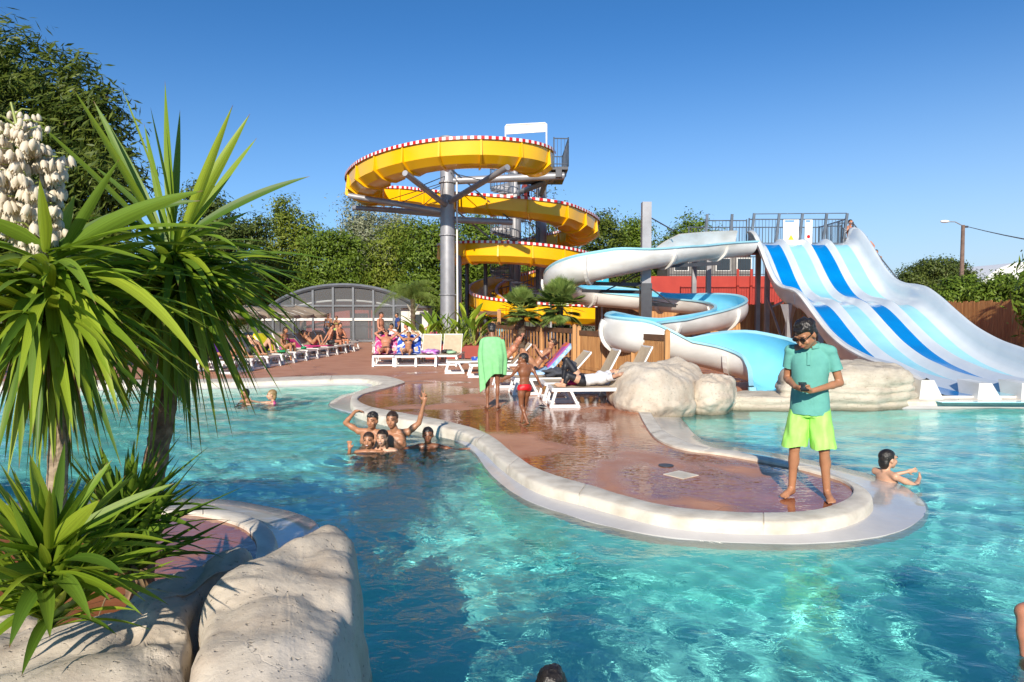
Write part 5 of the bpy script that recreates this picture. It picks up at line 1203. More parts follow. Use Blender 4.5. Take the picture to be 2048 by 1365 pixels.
def basis(ax,lat):
    ax=ax.normalized(); lat=(lat-ax*lat.dot(ax)).normalized(); dep=ax.cross(lat); M=Matrix((lat,dep,ax)).transposed(); return M
def V(*a): return Vector(a)
def stand(**k):
    J=dict(head=V(0,.03,1.635),neck=V(0,-.01,1.47),chest=V(0,0,1.29),waist=V(0,.0,1.10),pelvis=V(0,-.005,.95),shR=V(.18,-.015,1.43),shL=V(-.18,-.015,1.43),elR=V(.235,-.04,1.14),elL=V(-.235,-.04,1.14),wrR=V(.25,.03,.90),wrL=V(-.25,.03,.90),
     hpR=V(.09,0,.91),hpL=V(-.09,0,.91),knR=V(.105,.02,.50),knL=V(-.105,.02,.50),anR=V(.11,-.03,.085),anL=V(-.11,-.03,.085),toR=V(.14,.13,.025),toL=V(-.14,.13,.025),look=V(0,1,0),hup=V(0,0,1))
    for a,b in k.items(): J[a]=Vector(b)
    return J
def hand(mb,w,d,palm,s=1,curl=.35,side=1,spread=.10,thick=1.0,pose=None):
    """w wrist, d direction of the hand, palm = palm normal, side = +1/-1 thumb side along d x palm"""
    d=d.normalized(); palm=(palm-d*palm.dot(d)).normalized(); lat=d.cross(palm)*side
    c=w+d*.05*s
    M=basis(d,lat); mb.sph(w+d*.045*s,(.041*s,.018*s,.052*s),10,7,M=M); cap(mb,w,w+d*.03*s,.025*s,.028*s,10)
    for k,(off,L) in enumerate(((.030,.068),(.010,.078),(-.011,.072),(-.030,.056))):
        cu=curl
        if pose=='peace': cu=.02 if k<2 else 1.6; 
        sp=spread*(1.5-k)/1.5
        if pose=='peace' and k<2: sp=.32 if k==0 else -.12
        r=.0093*s*thick; p=w+d*.088*s+lat*off*s; dd=(d+lat*sp).normalized()
        for i,(f,q) in enumerate(((.45,cu*.6),(.32,cu*1.1),(.23,cu*.9))):
            ax=dd.cross(palm).normalized(); dd=(Quaternion(ax,q) @ dd).normalized(); e=p+dd*L*f*s; cap(mb,p,e,r,r*.9,7); p=e; r*=.93
    p=w+d*.025*s+lat*.03*s; dd=(d*.65+lat*.75+palm*.25).normalized(); cap(mb,w+d*.02*s+lat*.012*s,p+dd*.03*s,.016*s,.012*s,8); p=p+dd*.03*s; e=p+(dd*.6+d*.6+palm*.2).normalized()*.042*s; cap(mb,p,e,.0115*s*thick,.0095*s*thick,8)
def person(label,loc,rz,J,skin='tan',s=1.0,fem=False,hair='black',hl='short',clothes=(),vox=.012,glasses=False,smile=False,hands=None,fat=1.0,group=None,child=False,legs=True,arms=True,headsc=1.0,legfat=1.0):
    t=thing('person',label,'person',loc,rz,group); mb=MB(); z=V(0,0,1)
    lat=(J['shR']-J['shL']).normalized(); latp=(J['hpR']-J['hpL']).normalized(); f=fat
    tk=1.15 if vox>.012 else 1.0
    ms=MB()
    def torso(mb,g=0,top=True,low=True):
        pe,wa,ch,ne=J['pelvis'],J['waist'],J['chest'],J['neck']
        w0,w1,w2=(.168,.118,.150) if fem else (.152,.132,.168)
        if low: mb.sph(pe+(wa-pe)*-.12,((w0*f+g),(.112*f+g),.115+g),18,12,M=basis(wa-pe,latp)); mb.sph(pe.lerp(wa,.55),((w1*f+g),(.100*f+g),.12+g),18,12,M=basis(wa-pe,latp.lerp(lat,.3)))
        if top:
            mb.sph(wa.lerp(ch,.15),((w1*f+g),(.098*f+g),.12+g),18,12,M=basis(ch-wa,latp.lerp(lat,.6))); mb.sph(ch,((w2*f+g),(.113*f+g),.15+g),18,12,M=basis(ne-wa,lat))
            mb.sph(ch.lerp(ne,.48),((.165*f+g),(.093*f+g),.085+g),18,12,M=basis(ne-ch,lat))
            fw=lat.cross(ne-ch).normalized()*-1
            for sd in ('R','L'):
                sg=1 if sd=='R' else -1; cap(mb,ne+(ch-ne)*.10+lat*sg*.03,J['sh'+sd],.048+g,.055+g)
                cc=ch+lat*sg*.075+fw*-.0
                dep=basis(ne-wa,lat).col[1]
                if fem: mb.sph(ch+lat*sg*.075-dep*(-.0)+dep*.085,(.058+g*.6,.05+g*.6,.058+g*.6),12,8,M=basis(ne-wa,lat))
                else: mb.sph(ch+(ne-ch)*.18+lat*sg*.075+dep*.055,(.075+g*.6,.05+g*.5,.06+g*.6),12,8,M=basis(ne-wa,lat))
    torso(mb)
    # neck + head
    hd=J['head']; lk=J['look'].normalized(); hu=(J['hup']-lk*J['hup'].dot(lk)).normalized(); hl_=lk.cross(hu); HM=Matrix((hl_,lk,hu)).transposed()
    k=headsc
    def hp(x,y,zz): return hd+HM@(V(x,y,zz)*k)
    cap(mb,J['neck'],hp(0,-.02,-.07),.058 if not fem else .048,.052 if not fem else .045,14)
    def he(mb,x,y,zz,a,b,c): mb.sph(hp(x,y,zz),(a*k,b*k,c*k),16,11,M=HM)
    he(mb,0,-.012,.03,.074,.094,.086); he(mb,0,.032,-.03,.060,.062,.075); he(mb,0,.045,-.078,.036,.038,.032); he(mb,0,.0,-.05,.060,.06,.05)
    cap(mb,hp(0,.088,.008),hp(0,.108,-.028),.009*k,.0135*k,8)
    for sg in (-1,1):
        he(mb,sg*.077,-.004,-.005,.011,.02,.031); he(mb,sg*.036,.078,.028,.026,.016,.009); he(mb,sg*.04,.066,-.028,.022,.02,.02)
    he(mb,0,.088,-.056,.024,.012,.010)
    for sd in ('R','L'):
        sh,el,wr=J['sh'+sd],J['el'+sd],J['wr'+sd]
        if arms:
            a=.047 if not fem else .039; cap(mb,sh,el,a*f,.037*f); mb.sph(sh.lerp(el,.45),((a+.004)*f,)*2+(.10,),10,8,M=basis(el-sh,V(.3,.5,.1))); cap(mb,el,wr,.038*f,.025*f); mb.sph(el.lerp(wr,.28),(.041*f,.038*f,.075),10,8,M=basis(wr-el,V(.3,.5,.1)))
            hs=(hands or {}).get(sd,{}); d=Vector(hs['d']) if 'd' in hs else (wr-el); pl=Vector(hs['palm']) if 'palm' in hs else (V(0,0,1).cross(d) if abs(d.normalized().z)<.8 else (lat*(-1 if sd=='R' else 1)))
            hand(mb,wr,d,pl,hs.get('s',1.0 if not fem else .92),hs.get('curl',.35),hs.get('side',1 if sd=='R' else -1),spread=hs.get('spread',.10),thick=tk,pose=hs.get('pose'))
        if legs:
            hp_,kn,an,to=J['hp'+sd],J['kn'+sd],J['an'+sd],J['to'+sd]; lf=f*legfat; th=.082 if not fem else .085
            cap(mb,hp_,kn,th*lf,.054*lf,14); mb.sph(hp_.lerp(kn,.3),((th+.004)*lf,(th+.004)*lf,.16),14,10,M=basis(kn-hp_,V(.9,.3,.1))); cap(mb,kn,an,.050*lf,.034*lf,14); bk=(kn-hp_).normalized()-(an-kn).normalized()
            kd=basis(an-kn,latp).col[1]; 
            mb.sph(kn.lerp(an,.3)+kd*(.014 if kd.dot(to-an)<0 else -.014),(.054*lf,.056*lf,.115),14,10,M=basis(an-kn,latp))
            ft=to-an; heel=an+(an-kn).normalized()*.045-ft.normalized()*.02; cap(mb,an,heel,.034,.030); fd=(to-heel).normalized(); la=(fd.cross((kn-an).normalized())).normalized()
            cap(mb,heel,to-fd*.05,.028,.030); mb.sph((heel+to)/2+(an-heel)*.25,(.034,.033,.09),12,8,M=basis(fd,la)); cap(mb,an,to-fd*.06,.033,.026)
            mb.sph(to-fd*.035,(.048,.02,.052),12,8,M=basis(fd,la))
            sg=1 if sd=='R' else -1
            for q,(o_,L) in enumerate(((.033,.045),(.014,.04),(-.002,.035),(-.017,.03),(-.031,.022))):
                # big toe is on the inner side
                inner=(latp*(-sg)); iv=(la if la.dot(inner)>0 else -la); b=to-fd*.03+iv*o_; cap(mb,b,b+fd*L,(.0125 if q==0 else .0085)*tk,(.0115 if q==0 else .0075)*tk,7)
    body=remesh(mb,'body',SK[skin],t,vox/s if s<1 else vox,2)
    # hair
    if hair:
        hm=MB(); hv=.010
        he(hm,0,-.018,.040,.083,.100,.088)
        if hl in('short','curly'): he(hm,0,-.055,-.012,.070,.052,.06); 
        if hl=='curly':
            rs=random.Random(int(loc[0]*97)); 
            for i in range(60):
                u=rs.uniform(0,6.28); w_=rs.uniform(.0,1.35); he(hm,.074*math.sin(w_)*math.cos(u),-.018+.092*math.sin(w_)*math.sin(u),.048+.082*math.cos(w_),.02,.02,.018)
        if hl in('long','wet'):
            he(hm,0,-.06,-.03,.075,.05,.09); 
            if hl=='long': cap(hm,hp(0,-.06,-.06),hp(0,-.065,-.18),.05*k,.035*k); cap(hm,hp(.065,-.02,-.03),hp(.07,-.02,-.16),.025,.025); cap(hm,hp(-.065,-.02,-.03),hp(-.07,-.02,-.16),.025,.025)
        if hl=='bun': he(hm,0,-.10,.06,.035,.035,.035)
        iv=HM.transposed()
        def cutf(co):
            q=iv@(Vector(co)-hd)/k; return (q.y>.028 and q.z<.062-.25*max(0,abs(q.x)-.045) and abs(q.x)<.075) or (q.y>.0 and q.z<.0 and hl!='long') 
        remesh(hm,'hair',HR[hair],t,max(.009,vox*.8),2,.006 if hl!='wet' else .002,60,cut=cutf)
    if s>.2 and vox<.02:
        em=MB()
        for sg in (-1,1): em.sph(hp(sg*.032,.089,.016),(.012*k,.006*k,.0055*k),8,6,M=HM); 
        em.build('eyes',M_eye,t,world=False,smooth=True)
        bw=MB()
        for sg in (-1,1): bw.tube([hp(sg*.014,.095,.034),hp(sg*.034,.095,.041),hp(sg*.052,.084,.034)],  .003*k,5)
        bw.build('eyebrows',HR[hair or 'brown'],t,world=False)
        mm=MB()
        if smile: mm.sph(hp(0,.094,-.058),(.028*k,.012*k,.013*k),12,8,M=HM); mo=mm.build('mouth',M_lips,t,world=False,smooth=True); mt=MB(); mt.sph(hp(0,.0985,-.0545),(.021*k,.0095*k,.0065*k),10,6,M=HM); mt.build('teeth',M_teeth,t,world=False,smooth=True)
        else: mm.sph(hp(0,.095,-.057),(.023*k,.0085*k,.0065*k),12,8,M=HM); mm.build('mouth',M_lips,t,world=False,smooth=True)
    if glasses:
        g=MB()
        for sg in (-1,1): g.sph(hp(sg*.035,.098,.014),(.029*k,.008*k,.019*k),12,8,M=HM)
        g.tube([hp(-.08,.0,.022),hp(-.07,.075,.024),hp(-.03,.104,.026),hp(.03,.104,.026),hp(.07,.075,.024),hp(.08,0,.022)],.0035*k,6); g.build('sunglasses',M_shade,t,world=False,smooth=True)
    for c in clothes:
        kind,m=c[0],c[1]; o=c[2] if len(c)>2 else {}; g=o.get('g',.012); cmb=MB(); cv=o.get('vox',vox)
        if o.get('loft'):
            if kind=='shirt':
                rg=((.80,.192,.142,0),(.86,.194,.142,0),(.98,.186,.134,.005),(1.10,.168,.124,.012),(1.22,.178,.128,.012),(1.32,.190,.126,.008),(1.395,.185,.112,.0),(1.44,.150,.092,-.005),(1.475,.085,.072,-.005),(1.50,.070,.066,0))
                cmb.grid([[V(.94*a_*math.cos(q)*(abs(math.cos(q))**-.10 if abs(math.cos(q))>.05 else 1),cy_+b_*.96*math.sin(q),z_) for q in np.linspace(0,2*PI,40,endpoint=False)] for z_,a_,b_,cy_ in [tuple(r) for r in cat(rg,4)]],closed=True)
                n_=40; L_=len(cmb.v); cmb.f.append(tuple(range(n_-1,-1,-1))); cmb.f.append(tuple(range(L_-n_,L_))); cmb.m+=[0,0]
                for sd in ('R','L'):
                    sh,el=J['sh'+sd],J['el'+sd]; cap(cmb,sh+V(0,0,-.005),sh.lerp(el,.66),.058,.063,18); cap(cmb,V(sh.x*.22,-.008,1.452),sh+V(0,-.0,.0),.057,.064,18)
                cuts=[(J['sh'+sd],(J['el'+sd]-J['sh'+sd]).normalized(),(J['el'+sd]-J['sh'+sd]).length*.60) for sd in('R','L')]
                def cf(co):
                    if co.z<.822: return True
                    if co.z>1.492 and V(co.x,co.y,0).length<.085: return True
                    for a0,d,L_ in cuts:
                        r=co-a0; ca=r.dot(d)
                        if ca>L_ and (r-d*ca).length<.10 and abs(co.x)>.165: return True
                    return False
                remesh(cmb,'shirt',m,t,cv,3,o['n'],o['nf'],cut=cf)
                km=MB(); nk=V(0,.0,1.47)
                ring=[[nk+V(math.cos(a)*rr_,math.sin(a)*rr_*.95+.01,zz-.012*math.sin(a)) for a in np.linspace(PI*.58,PI*2.42,32)] for (rr_,zz) in ((.066,.0),(.067,.035),(.075,.038),(.098,-.002),(.096,-.006))]
                km.grid(ring); smooth_angle(km.build('collar',m,t,world=False),60)
                km=MB(); km.bar(V(0,.125,1.43),V(0,.14,1.30),.03,.006,up=V(0,1,0)); km.build('placket',m,t,world=False)
            else:
                rg=((.80,.164,.118),(.86,.172,.122),(.93,.164,.118))
                cmb.grid([[V(a_*math.cos(q),b_*math.sin(q),z_) for q in np.linspace(0,2*PI,40,endpoint=False)] for z_,a_,b_ in rg],closed=True)
                L_=len(cmb.v); cmb.f.append(tuple(range(39,-1,-1))); cmb.f.append(tuple(range(L_-40,L_))); cmb.m+=[0,0]
                for sd,sg in (('R',1),('L',-1)): cap(cmb,V(sg*.082,0,.88),V(sg*.135,.025,.46),.100,.118,24)
                remesh(cmb,'shorts',m,t,cv,3,o['n'],o['nf'],cut=lambda co: co.z<.505+.012*math.sin(co.x*25) or co.z>.90)
            continue
        if kind in ('trunks','shorts','leggings'):
            fr=o.get('len',.2); pe,wa=J['pelvis'],J['waist']; w0=.168 if fem else .152
            cmb.sph(pe+(wa-pe)*-.12,(w0*f+g,.112*f+g,.115+g*.6),20,14,M=basis(wa-pe,latp))
            if o.get('high',0): cmb.sph(pe.lerp(wa,o['high']),((.14 if not fem else .125)*f+g,.102*f+g,.08),18,12,M=basis(wa-pe,latp))
            for sd in('R','L'):
                hq,kn,an=J['hp'+sd],J['kn'+sd],J['an'+sd]; th=(.082 if not fem else .085)*f*legfat; fl=o.get('flare',0)
                e=hq.lerp(kn,min(1,fr)); cap(cmb,hq,e,th+g,th+g-(.028*min(1,fr))*f+fl,16)
                if fr>1: cap(cmb,kn,kn.lerp(an,fr-1),.054*f+g,.04*f+g,14); cmb.sph(kn.lerp(an,.3),(.058+g,.058+g,.11),12,8,M=basis(an-kn,latp))
            pz=J['pelvis']; up=(wa-pe).normalized(); hi=o.get('top',.10)
            cuts=[]
            if o.get('flat',1):
                for sd in('R','L'):
                    hq,kn=J['hp'+sd],J['kn'+sd]; cuts.append((hq,(kn-hq).normalized(),(kn-hq).length*fr))
            def cf(co,cuts=cuts,pz=pz,up=up,hi=hi,fr=fr):
                if (co-pz).dot(up)>hi: return True
                if fr<=1:
                    for i,(a,d,L) in enumerate(cuts):
                        ot=cuts[1-i]; ca=(co-a).dot(d)
                        da=((co-a)-d*ca).length; cb=(co-ot[0]).dot(ot[1]); db=((co-ot[0])-ot[1]*cb).length
                        if ca>L and da<=db: return True
                return False
            nm={'trunks':'swim_trunks','shorts':'shorts','leggings':'leggings'}[kind]
            remesh(cmb,nm,m,t,cv,2,o.get('n',.004),o.get('nf',14),cut=cf)
        elif kind=='shirt':
            torso(cmb,g,True,True); fr=o.get('len',.6); pe,wa=J['pelvis'],J['waist']
            if o.get('straight'): cmb.sph(pe+(wa-pe)*.1,(.162*f+g,.125*f+g,.24),20,14,M=basis(J['chest']-wa,lat)); cmb.sph(wa,(.160*f+g,.122*f+g,.2),20,14,M=basis(J['chest']-wa,lat))
            if not fem: cmb.sph(wa,(.15*f+g,.112*f+g,.16),18,12,M=basis(J['chest']-wa,lat))
            for sd in('R','L'):
                sh,el=J['sh'+sd],J['el'+sd]; cap(cmb,sh,sh.lerp(el,fr),.052*f+g,.052*f+g+o.get('flare',.008))
            up=(J['waist']-J['pelvis']).normalized(); lo=o.get('low',-.06); pz=pe; nk=J['neck']; nup=(J['head']-J['neck']).normalized()
            cuts=[(J['sh'+sd],(J['el'+sd]-J['sh'+sd]).normalized(),(J['el'+sd]-J['sh'+sd]).length*fr) for sd in('R','L')]
            def cf(co):
                if (co-pz).dot(up)<lo: return True
                q=co-nk; a=q.dot(nup)
                if a>.022 and (q-nup*a).length<.075: return True
                for a0,d,L in cuts:
                    r=co-a0; ca=r.dot(d)
                    if ca>L and (r-d*ca).length<.12: return True
                return False
            remesh(cmb,'shirt',m,t,cv,3,o.get('n',.006),o.get('nf',9),cut=cf)
            if o.get('collar'):
                km=MB(); ring=[]
                B=basis(nup,lat)
                for (rr_,zz) in ((.062,.012),(.066,.045),(.074,.047),(.088,.016)):
                    ring.append([nk+B@V(math.cos(a)*rr_,math.sin(a)*rr_*1.0,zz+.012*math.cos(a)**2-(.028 if abs(a-PI*.5)<.5 else 0)) for a in np.linspace(PI*.56,PI*2.44,30)])
                km.grid(ring); smooth_angle(km.build('collar',m,t,world=False),60)
                km=MB(); ch=J['chest']; dep=B.col[1]; a0=nk.lerp(ch,.22)+dep*(.112*f+g); a1=nk.lerp(ch,.85)+dep*(.125*f+g); km.bar(a0,a1,.028,.006,up=dep); km.build('placket',m,t,world=False)
        elif kind=='bikini':
            ch,ne,wa=J['chest'],J['neck'],J['waist']; B=basis(ne-wa,lat); dep=B.col[1]
            for sg in (-1,1): cmb.sph(ch+lat*sg*.075+dep*.092,(.054,.046,.05),12,8,M=B)
            for i in range(28):
                a=2*PI*i/28; cmb.sph(ch+(wa-ch)*.12+B@V(math.cos(a)*.158,math.sin(a)*.118,0),.012,6,5)
            remesh(cmb,'bikini_top',m,t,.009,1)
    t.scale=(s,s,s); return t
def lie(back=45,knee=0,arms='rest',z=.40,asym=0,hipy=1.02):
    a=R(back); u=V(0,math.cos(a),math.sin(a)); n=V(0,-math.sin(a),math.cos(a)); pe=V(0,hipy,z+.11); 
    J={}
    J['pelvis']=pe; J['waist']=pe+u*.17+n*.0; J['chest']=pe+u*.36; J['neck']=pe+u*.55+n*.0; hu=(u*1.0+n*.15).normalized(); J['head']=J['neck']+u*.155+n*.03
    J['look']=(n*.93-u*.25); J['hup']=u
    for sd,sg in(('R',-1),('L',1)):   # feet toward -y, lying on the back: right side is -x
        J['sh'+sd]=pe+u*.50+V(sg*.18,0,0); J['hp'+sd]=pe+V(sg*.09,-.03,0)
        kz=z+.08+.42*knee*(1 if (sg<0 or not asym) else asym); ky=hipy-.42+.10*knee
        J['kn'+sd]=V(sg*.11,ky,kz); J['an'+sd]=V(sg*.12,ky-.42+.33*knee,z+.045) ; J['to'+sd]=J['an'+sd]+(V(sg*.05,-.04,.15) if knee<.5 else V(sg*.03,-.16,-.02))
        if arms=='rest': J['el'+sd]=J['sh'+sd]-u*.25+V(sg*.07,0,0)+n*-.0; J['wr'+sd]=J['el'+sd]-u*.2+n*.1-V(sg*.12,0,0)
        elif arms=='behind': J['el'+sd]=J['sh'+sd]+V(sg*.20,0,0)+u*.17+n*.06; J['wr'+sd]=J['el'+sd]+V(-sg*.19,0,0)+u*.13
        elif arms=='hold': J['el'+sd]=J['sh'+sd]-u*.22+V(sg*.05,0,0)+n*.06; J['wr'+sd]=J['el'+sd]+n*.2+V(-sg*.10,0,0)+u*.06
        elif arms=='side': J['el'+sd]=J['sh'+sd]-u*.26+V(sg*.08,0,0); J['wr'+sd]=J['el'+sd]-u*.22-V(-sg*.02,0,.02)
    # facing +n means forward; make joints consistent (right hand side when lying face up)
    return J
def sit(knee=.5,lean=0,arms='knees',z=.42):
    pe=V(0,0,z+.1); u=V(0,math.sin(R(lean)),math.cos(R(lean))); J={}
    J['pelvis']=pe; J['waist']=pe+u*.17; J['chest']=pe+u*.36; J['neck']=pe+u*.55; J['head']=pe+u*.70+V(0,.035,0); J['look']=V(0,1,-.15); J['hup']=V(0,0,1)
    for sd,sg in(('R',1),('L',-1)):
        J['sh'+sd]=pe+u*.50+V(sg*.18,0,0); J['hp'+sd]=pe+V(sg*.09,.03,-.02); J['kn'+sd]=V(sg*.13,.44,z+.06+.3*knee); J['an'+sd]=V(sg*.12,.50-.1*knee,.08+(z-.02)*knee*.0); J['to'+sd]=J['an'+sd]+V(sg*.02,.16,-.055)
        if arms=='knees': J['el'+sd]=J['sh'+sd]+V(sg*.05,.12,-.24); J['wr'+sd]=V(sg*.10,.36,z+.22+.3*knee)
        elif arms=='back': J['el'+sd]=J['sh'+sd]+V(sg*.06,-.12,-.24); J['wr'+sd]=V(sg*.22,-.25,z+.08)
        elif arms=='up': J['el'+sd]=J['sh'+sd]+V(sg*.16,.1,.1); J['wr'+sd]=J['head']+V(sg*.08,.05,.05)
        else: J['el'+sd]=J['sh'+sd]+V(sg*.05,.02,-.27); J['wr'+sd]=V(sg*.14,.22,z+.14)
    return J
def g2(px,py,z=0): v=G(px,py,z); return (v.x,v.y,z)
# ---- man with phone ----
c_teal=cm('teal_polo',(.13,.40,.34),.9,.6,(.11,.35,.30)); c_lime=cm('lime_shorts',(.40,.80,.16),.6,.4,(.34,.74,.13))
man=(2.85,6.50,0.0)
J=stand(head=(.03,.14,1.585),neck=(0,.01,1.475),look=(.55,1,-.78),shR=(.170,.01,1.425),shL=(-.170,.01,1.425),elR=(.215,-.05,1.15),elL=(-.255,-.03,1.13),wrR=(.10,.24,1.10),wrL=(-.05,.27,1.075),
  hpR=(.095,0,.91),hpL=(-.095,0,.91),knR=(.125,.03,.49),knL=(-.135,.02,.49),anR=(.15,-.02,.085),anL=(-.16,-.05,.085),toR=(.21,.13,.025),toL=(-.22,.11,.025))
man_o=person('man in a teal polo and lime shorts standing barefoot, looking down at a phone',man,R(150),J,'tan',1.0,False,'black','curly',
  (('shirt',c_teal,{'g':.012,'len':.62,'collar':1,'n':.011,'nf':8,'vox':.0075,'loft':1}),('shorts',c_lime,{'n':.013,'nf':17,'vox':.0075,'loft':1})),.0085,glasses=True,headsc=1.12,
  hands={'R':{'d':(-.8,.45,-.08),'palm':(.1,-.1,1),'curl':.55},'L':{'d':(.75,.45,.0),'palm':(.1,-.2,1),'curl':.6}},fat=.99)
# phone held in the hands
c_=Matrix.Rotation(R(150),3,'Z')@V(.02,.325,1.115); ph=thing('phone','dark smartphone held in the hands of the man in teal','phone',(man[0]+c_.x,man[1]+c_.y,c_.z),R(150)+.3)
mb=MB(); M_=Matrix.Rotation(R(-25),3,'X'); mb.box((0,0,0),(.07,.145,.009),M=M_); mb.build('case',pmat('phone_black',(.012,.012,.014),None,3,.25),ph,world=False)
mb=MB(); mb.box(M_@V(0,0,.0055),(.062,.13,.002),M=M_); mb.build('screen',pmat('phone_screen',(.03,.035,.045),None,3,.05),ph,world=False)
# ---- boy wrapped in green towel (seen from behind) ----
c_green=cm('green_towel',(.25,.62,.27),.95,.6,(.21,.55,.23))
b=g2(985,819)
J=stand(anR=(.10,-.02,.085),anL=(-.10,-.03,.085),toR=(.14,.13,.025),toL=(-.16,.12,.025),elR=(.20,.06,1.16),elL=(-.20,.06,1.16),wrR=(.06,.20,1.25),wrL=(-.06,.20,1.25),look=(-.15,1,-.35),head=(-.02,.05,1.62))
tb=person('boy seen from behind wrapped in a pale green towel down to his knees',b,R(-6),J,'dark',.905,False,'black','curly',(('trunks',cm('dark_trunks',(.03,.03,.035)),{'len':.45,'g':.02}),),.012,legfat=.85)
tw_=MB(); rows_=[]; n=72
for i,(zz,rx,ry) in enumerate(((1.485,.075,.08),(1.48,.12,.10),(1.46,.19,.125),(1.40,.245,.15),(1.28,.268,.18),(1.12,.29,.20),(.95,.28,.195),(.80,.265,.185),(.70,.255,.18),(.64,.25,.175))):
    r=[]
    for j in range(n):
        a=2*PI*j/n; lowf=max(0,(1.2-zz)); fo=1+(.03+lowf*.13)*math.sin(a*7+zz*3)+(.018+lowf*.08)*math.sin(a*13+1+zz*4)+.02*noise.noise(Vector((math.cos(a)*3,math.sin(a)*3,zz*3)))
        hem=0
        if i>=6: hem=(-.30*max(0,math.cos(a-R(195)))**2 + .10*max(0,math.cos(a-R(300))))*(i-5)/4
        r.append(Vector((b[0]+rx*math.cos(a)*fo*.92,b[1]+.0+ry*math.sin(a)*fo,(zz+hem)*.905)))
    rows_.append(r)
rows_=[[Vector(tuple(v)) for v in rr_] for rr_ in zip(*[cat([tuple(rows_[i][j]) for i in range(len(rows_))],4) for j in range(n)])]
tw_.grid(rows_,closed=True); tw_.grid([[Vector((b[0]+(p.x-b[0])*.965,b[1]+(p.y-b[1])*.965,p.z)) for p in r] for r in rows_],closed=True,flip=True)
o=tw_.build('draped_towel',c_green); tag(smooth_angle(o,180),'pale green towel draped round the shoulders of the boy by the picket fence','towel')
o.name='towel'
# ---- small boy in red trunks, walking away to the left ----
c_red=cm('red_trunks',(.62,.008,.015),.5,.2)
b=g2(1049,852)
J=stand(anR=(.05,.22,.10),anL=(-.06,-.24,.13),toR=(.07,.37,.03),toL=(-.07,-.10,.03),knR=(.10,.16,.50),knL=(-.09,.0,.50),elR=(.26,-.14,1.18),wrR=(.36,-.16,.98),elL=(-.30,.08,1.22),wrL=(-.42,.26,1.12),look=(-1,.35,-.1),head=(-.02,.04,1.60))
person('small boy in red swim trunks walking barefoot across the wet deck',b,R(28),J,'brown',.655,False,'black','short',(('trunks',c_red,{'len':.10,'g':.014,'top':.07,'n':.004}),),.014,headsc=1.28,legfat=1.08,fat=1.0)
# ---- far standing people ----
c_black=cm('black_swim',(.02,.02,.025),.6); c_bluegrey=cm('blue_bikini',(.20,.30,.42),.6); c_lgreen=cm('lime_bikini',(.45,.65,.15),.7); c_dark=cm('dark_bikini',(.015,.015,.02),.5)
b=g2(762,712); J=stand(elR=(.25,.03,1.15),wrR=(.20,.24,.98),elL=(-.24,-.02,1.13),wrL=(-.24,.14,.90),anR=(.10,.16,.085),toR=(.12,.32,.025),anL=(-.1,-.22,.10),toL=(-.12,-.07,.03),knR=(.1,.12,.5),look=(.3,1,-.25))
person('tanned man in short dark trunks walking between the two lounger rows',b,R(-128+20),J,'red',1.02,False,'brown','short',(('trunks',c_black,{'len':.22,'g':.014,'top':.05}),),.016,fat=1.1)
b=g2(657,694); J=stand(elR=(.26,-.05,1.18),wrR=(.34,-.1,.95),look=(-.5,1,-.1),anR=(.1,.12,.085),toR=(.12,.28,.025),knR=(.1,.12,.5))
person('woman in a blue grey bikini top and black bottoms walking by the lounger row',b,R(160),J,'tan',.98,True,'brown','bun',(('bikini',c_bluegrey),('trunks',c_black,{'len':.05,'g':.012,'top':.0})),.016,glasses=True)
b=g2(674,690); J=stand(elR=(.2,.1,1.2),wrR=(.05,.2,1.45),elL=(-.2,.1,1.2),wrL=(-.05,.22,1.42))
person('girl in lime swimwear right behind the woman in the blue grey bikini',b,R(175),J,'tan',.9,True,'brown','short',(('bikini',c_lgreen),('trunks',c_lgreen,{'len':.1,'g':.014,'top':.06})),.016)
b=g2(811,682); person('person in a blue shirt standing by the cream kiosk',(b[0],b[1]-3,0),R(120),stand(),'tan',.98,False,'black','short',(('shirt',cm('blue_shirt',(.02,.05,.2),.8),{'g':.02}),('shorts',c_black,{'len':.6,'g':.02})),.02)
b=g2(991,716); person('child in a turquoise shirt half hidden behind the boy in the green towel',(b[0]+.12,b[1]+.6,0),R(10),stand(),'tan',.80,False,'brown','short',(('shirt',cm('turq_shirt',(.12,.42,.5),.8),{'g':.02}),('shorts',c_black,{'len':.6,'g':.02})),.02)
# person on the spiral stairs, shaded
q=P(1053,395,34); person('person in dark red standing on the spiral stairs high between the columns',(q.x,q.y-.2,q.z-.85),R(200),stand(elL=(-.3,.05,1.2),wrL=(-.48,.05,1.1)),'dark',.95,False,'black','short',(('shirt',cm('dark_red',(.2,.015,.015),.8),{'g':.02}),('shorts',cm('dark_red2',(.15,.01,.01),.8),{'len':.6,'g':.02})),.02)
# three people queuing on the stair at the top of the lane slide
for k,(px,py,Y,rz,lab) in enumerate(((1700,446,28.9,200,'topmost of three bathers on the stair at the top of the lane slide'),(1732,474,28.9,150,'bather leaning forward, middle of three on the stair by the lane slide'),(1752,506,28.9,160,'lowest of three bathers on the stair by the lane slide'))):
    q=P(px,py,Y); J=stand()
    if k==1: J=stand(chest=(0,.12,1.26),neck=(0,.22,1.40),head=(0,.33,1.50),shR=(.18,.19,1.37),shL=(-.18,.19,1.37),elR=(.32,.30,1.22),wrR=(.40,.38,1.05),elL=(-.32,.3,1.2),wrL=(-.3,.42,1.0))
    person(lab,(q.x,q.y,q.z-1.62),R(rz),J,'red' if k<2 else 'tan',1.0,False,'black','short',(('trunks',c_black,{'len':.5,'g':.02}),),.02)

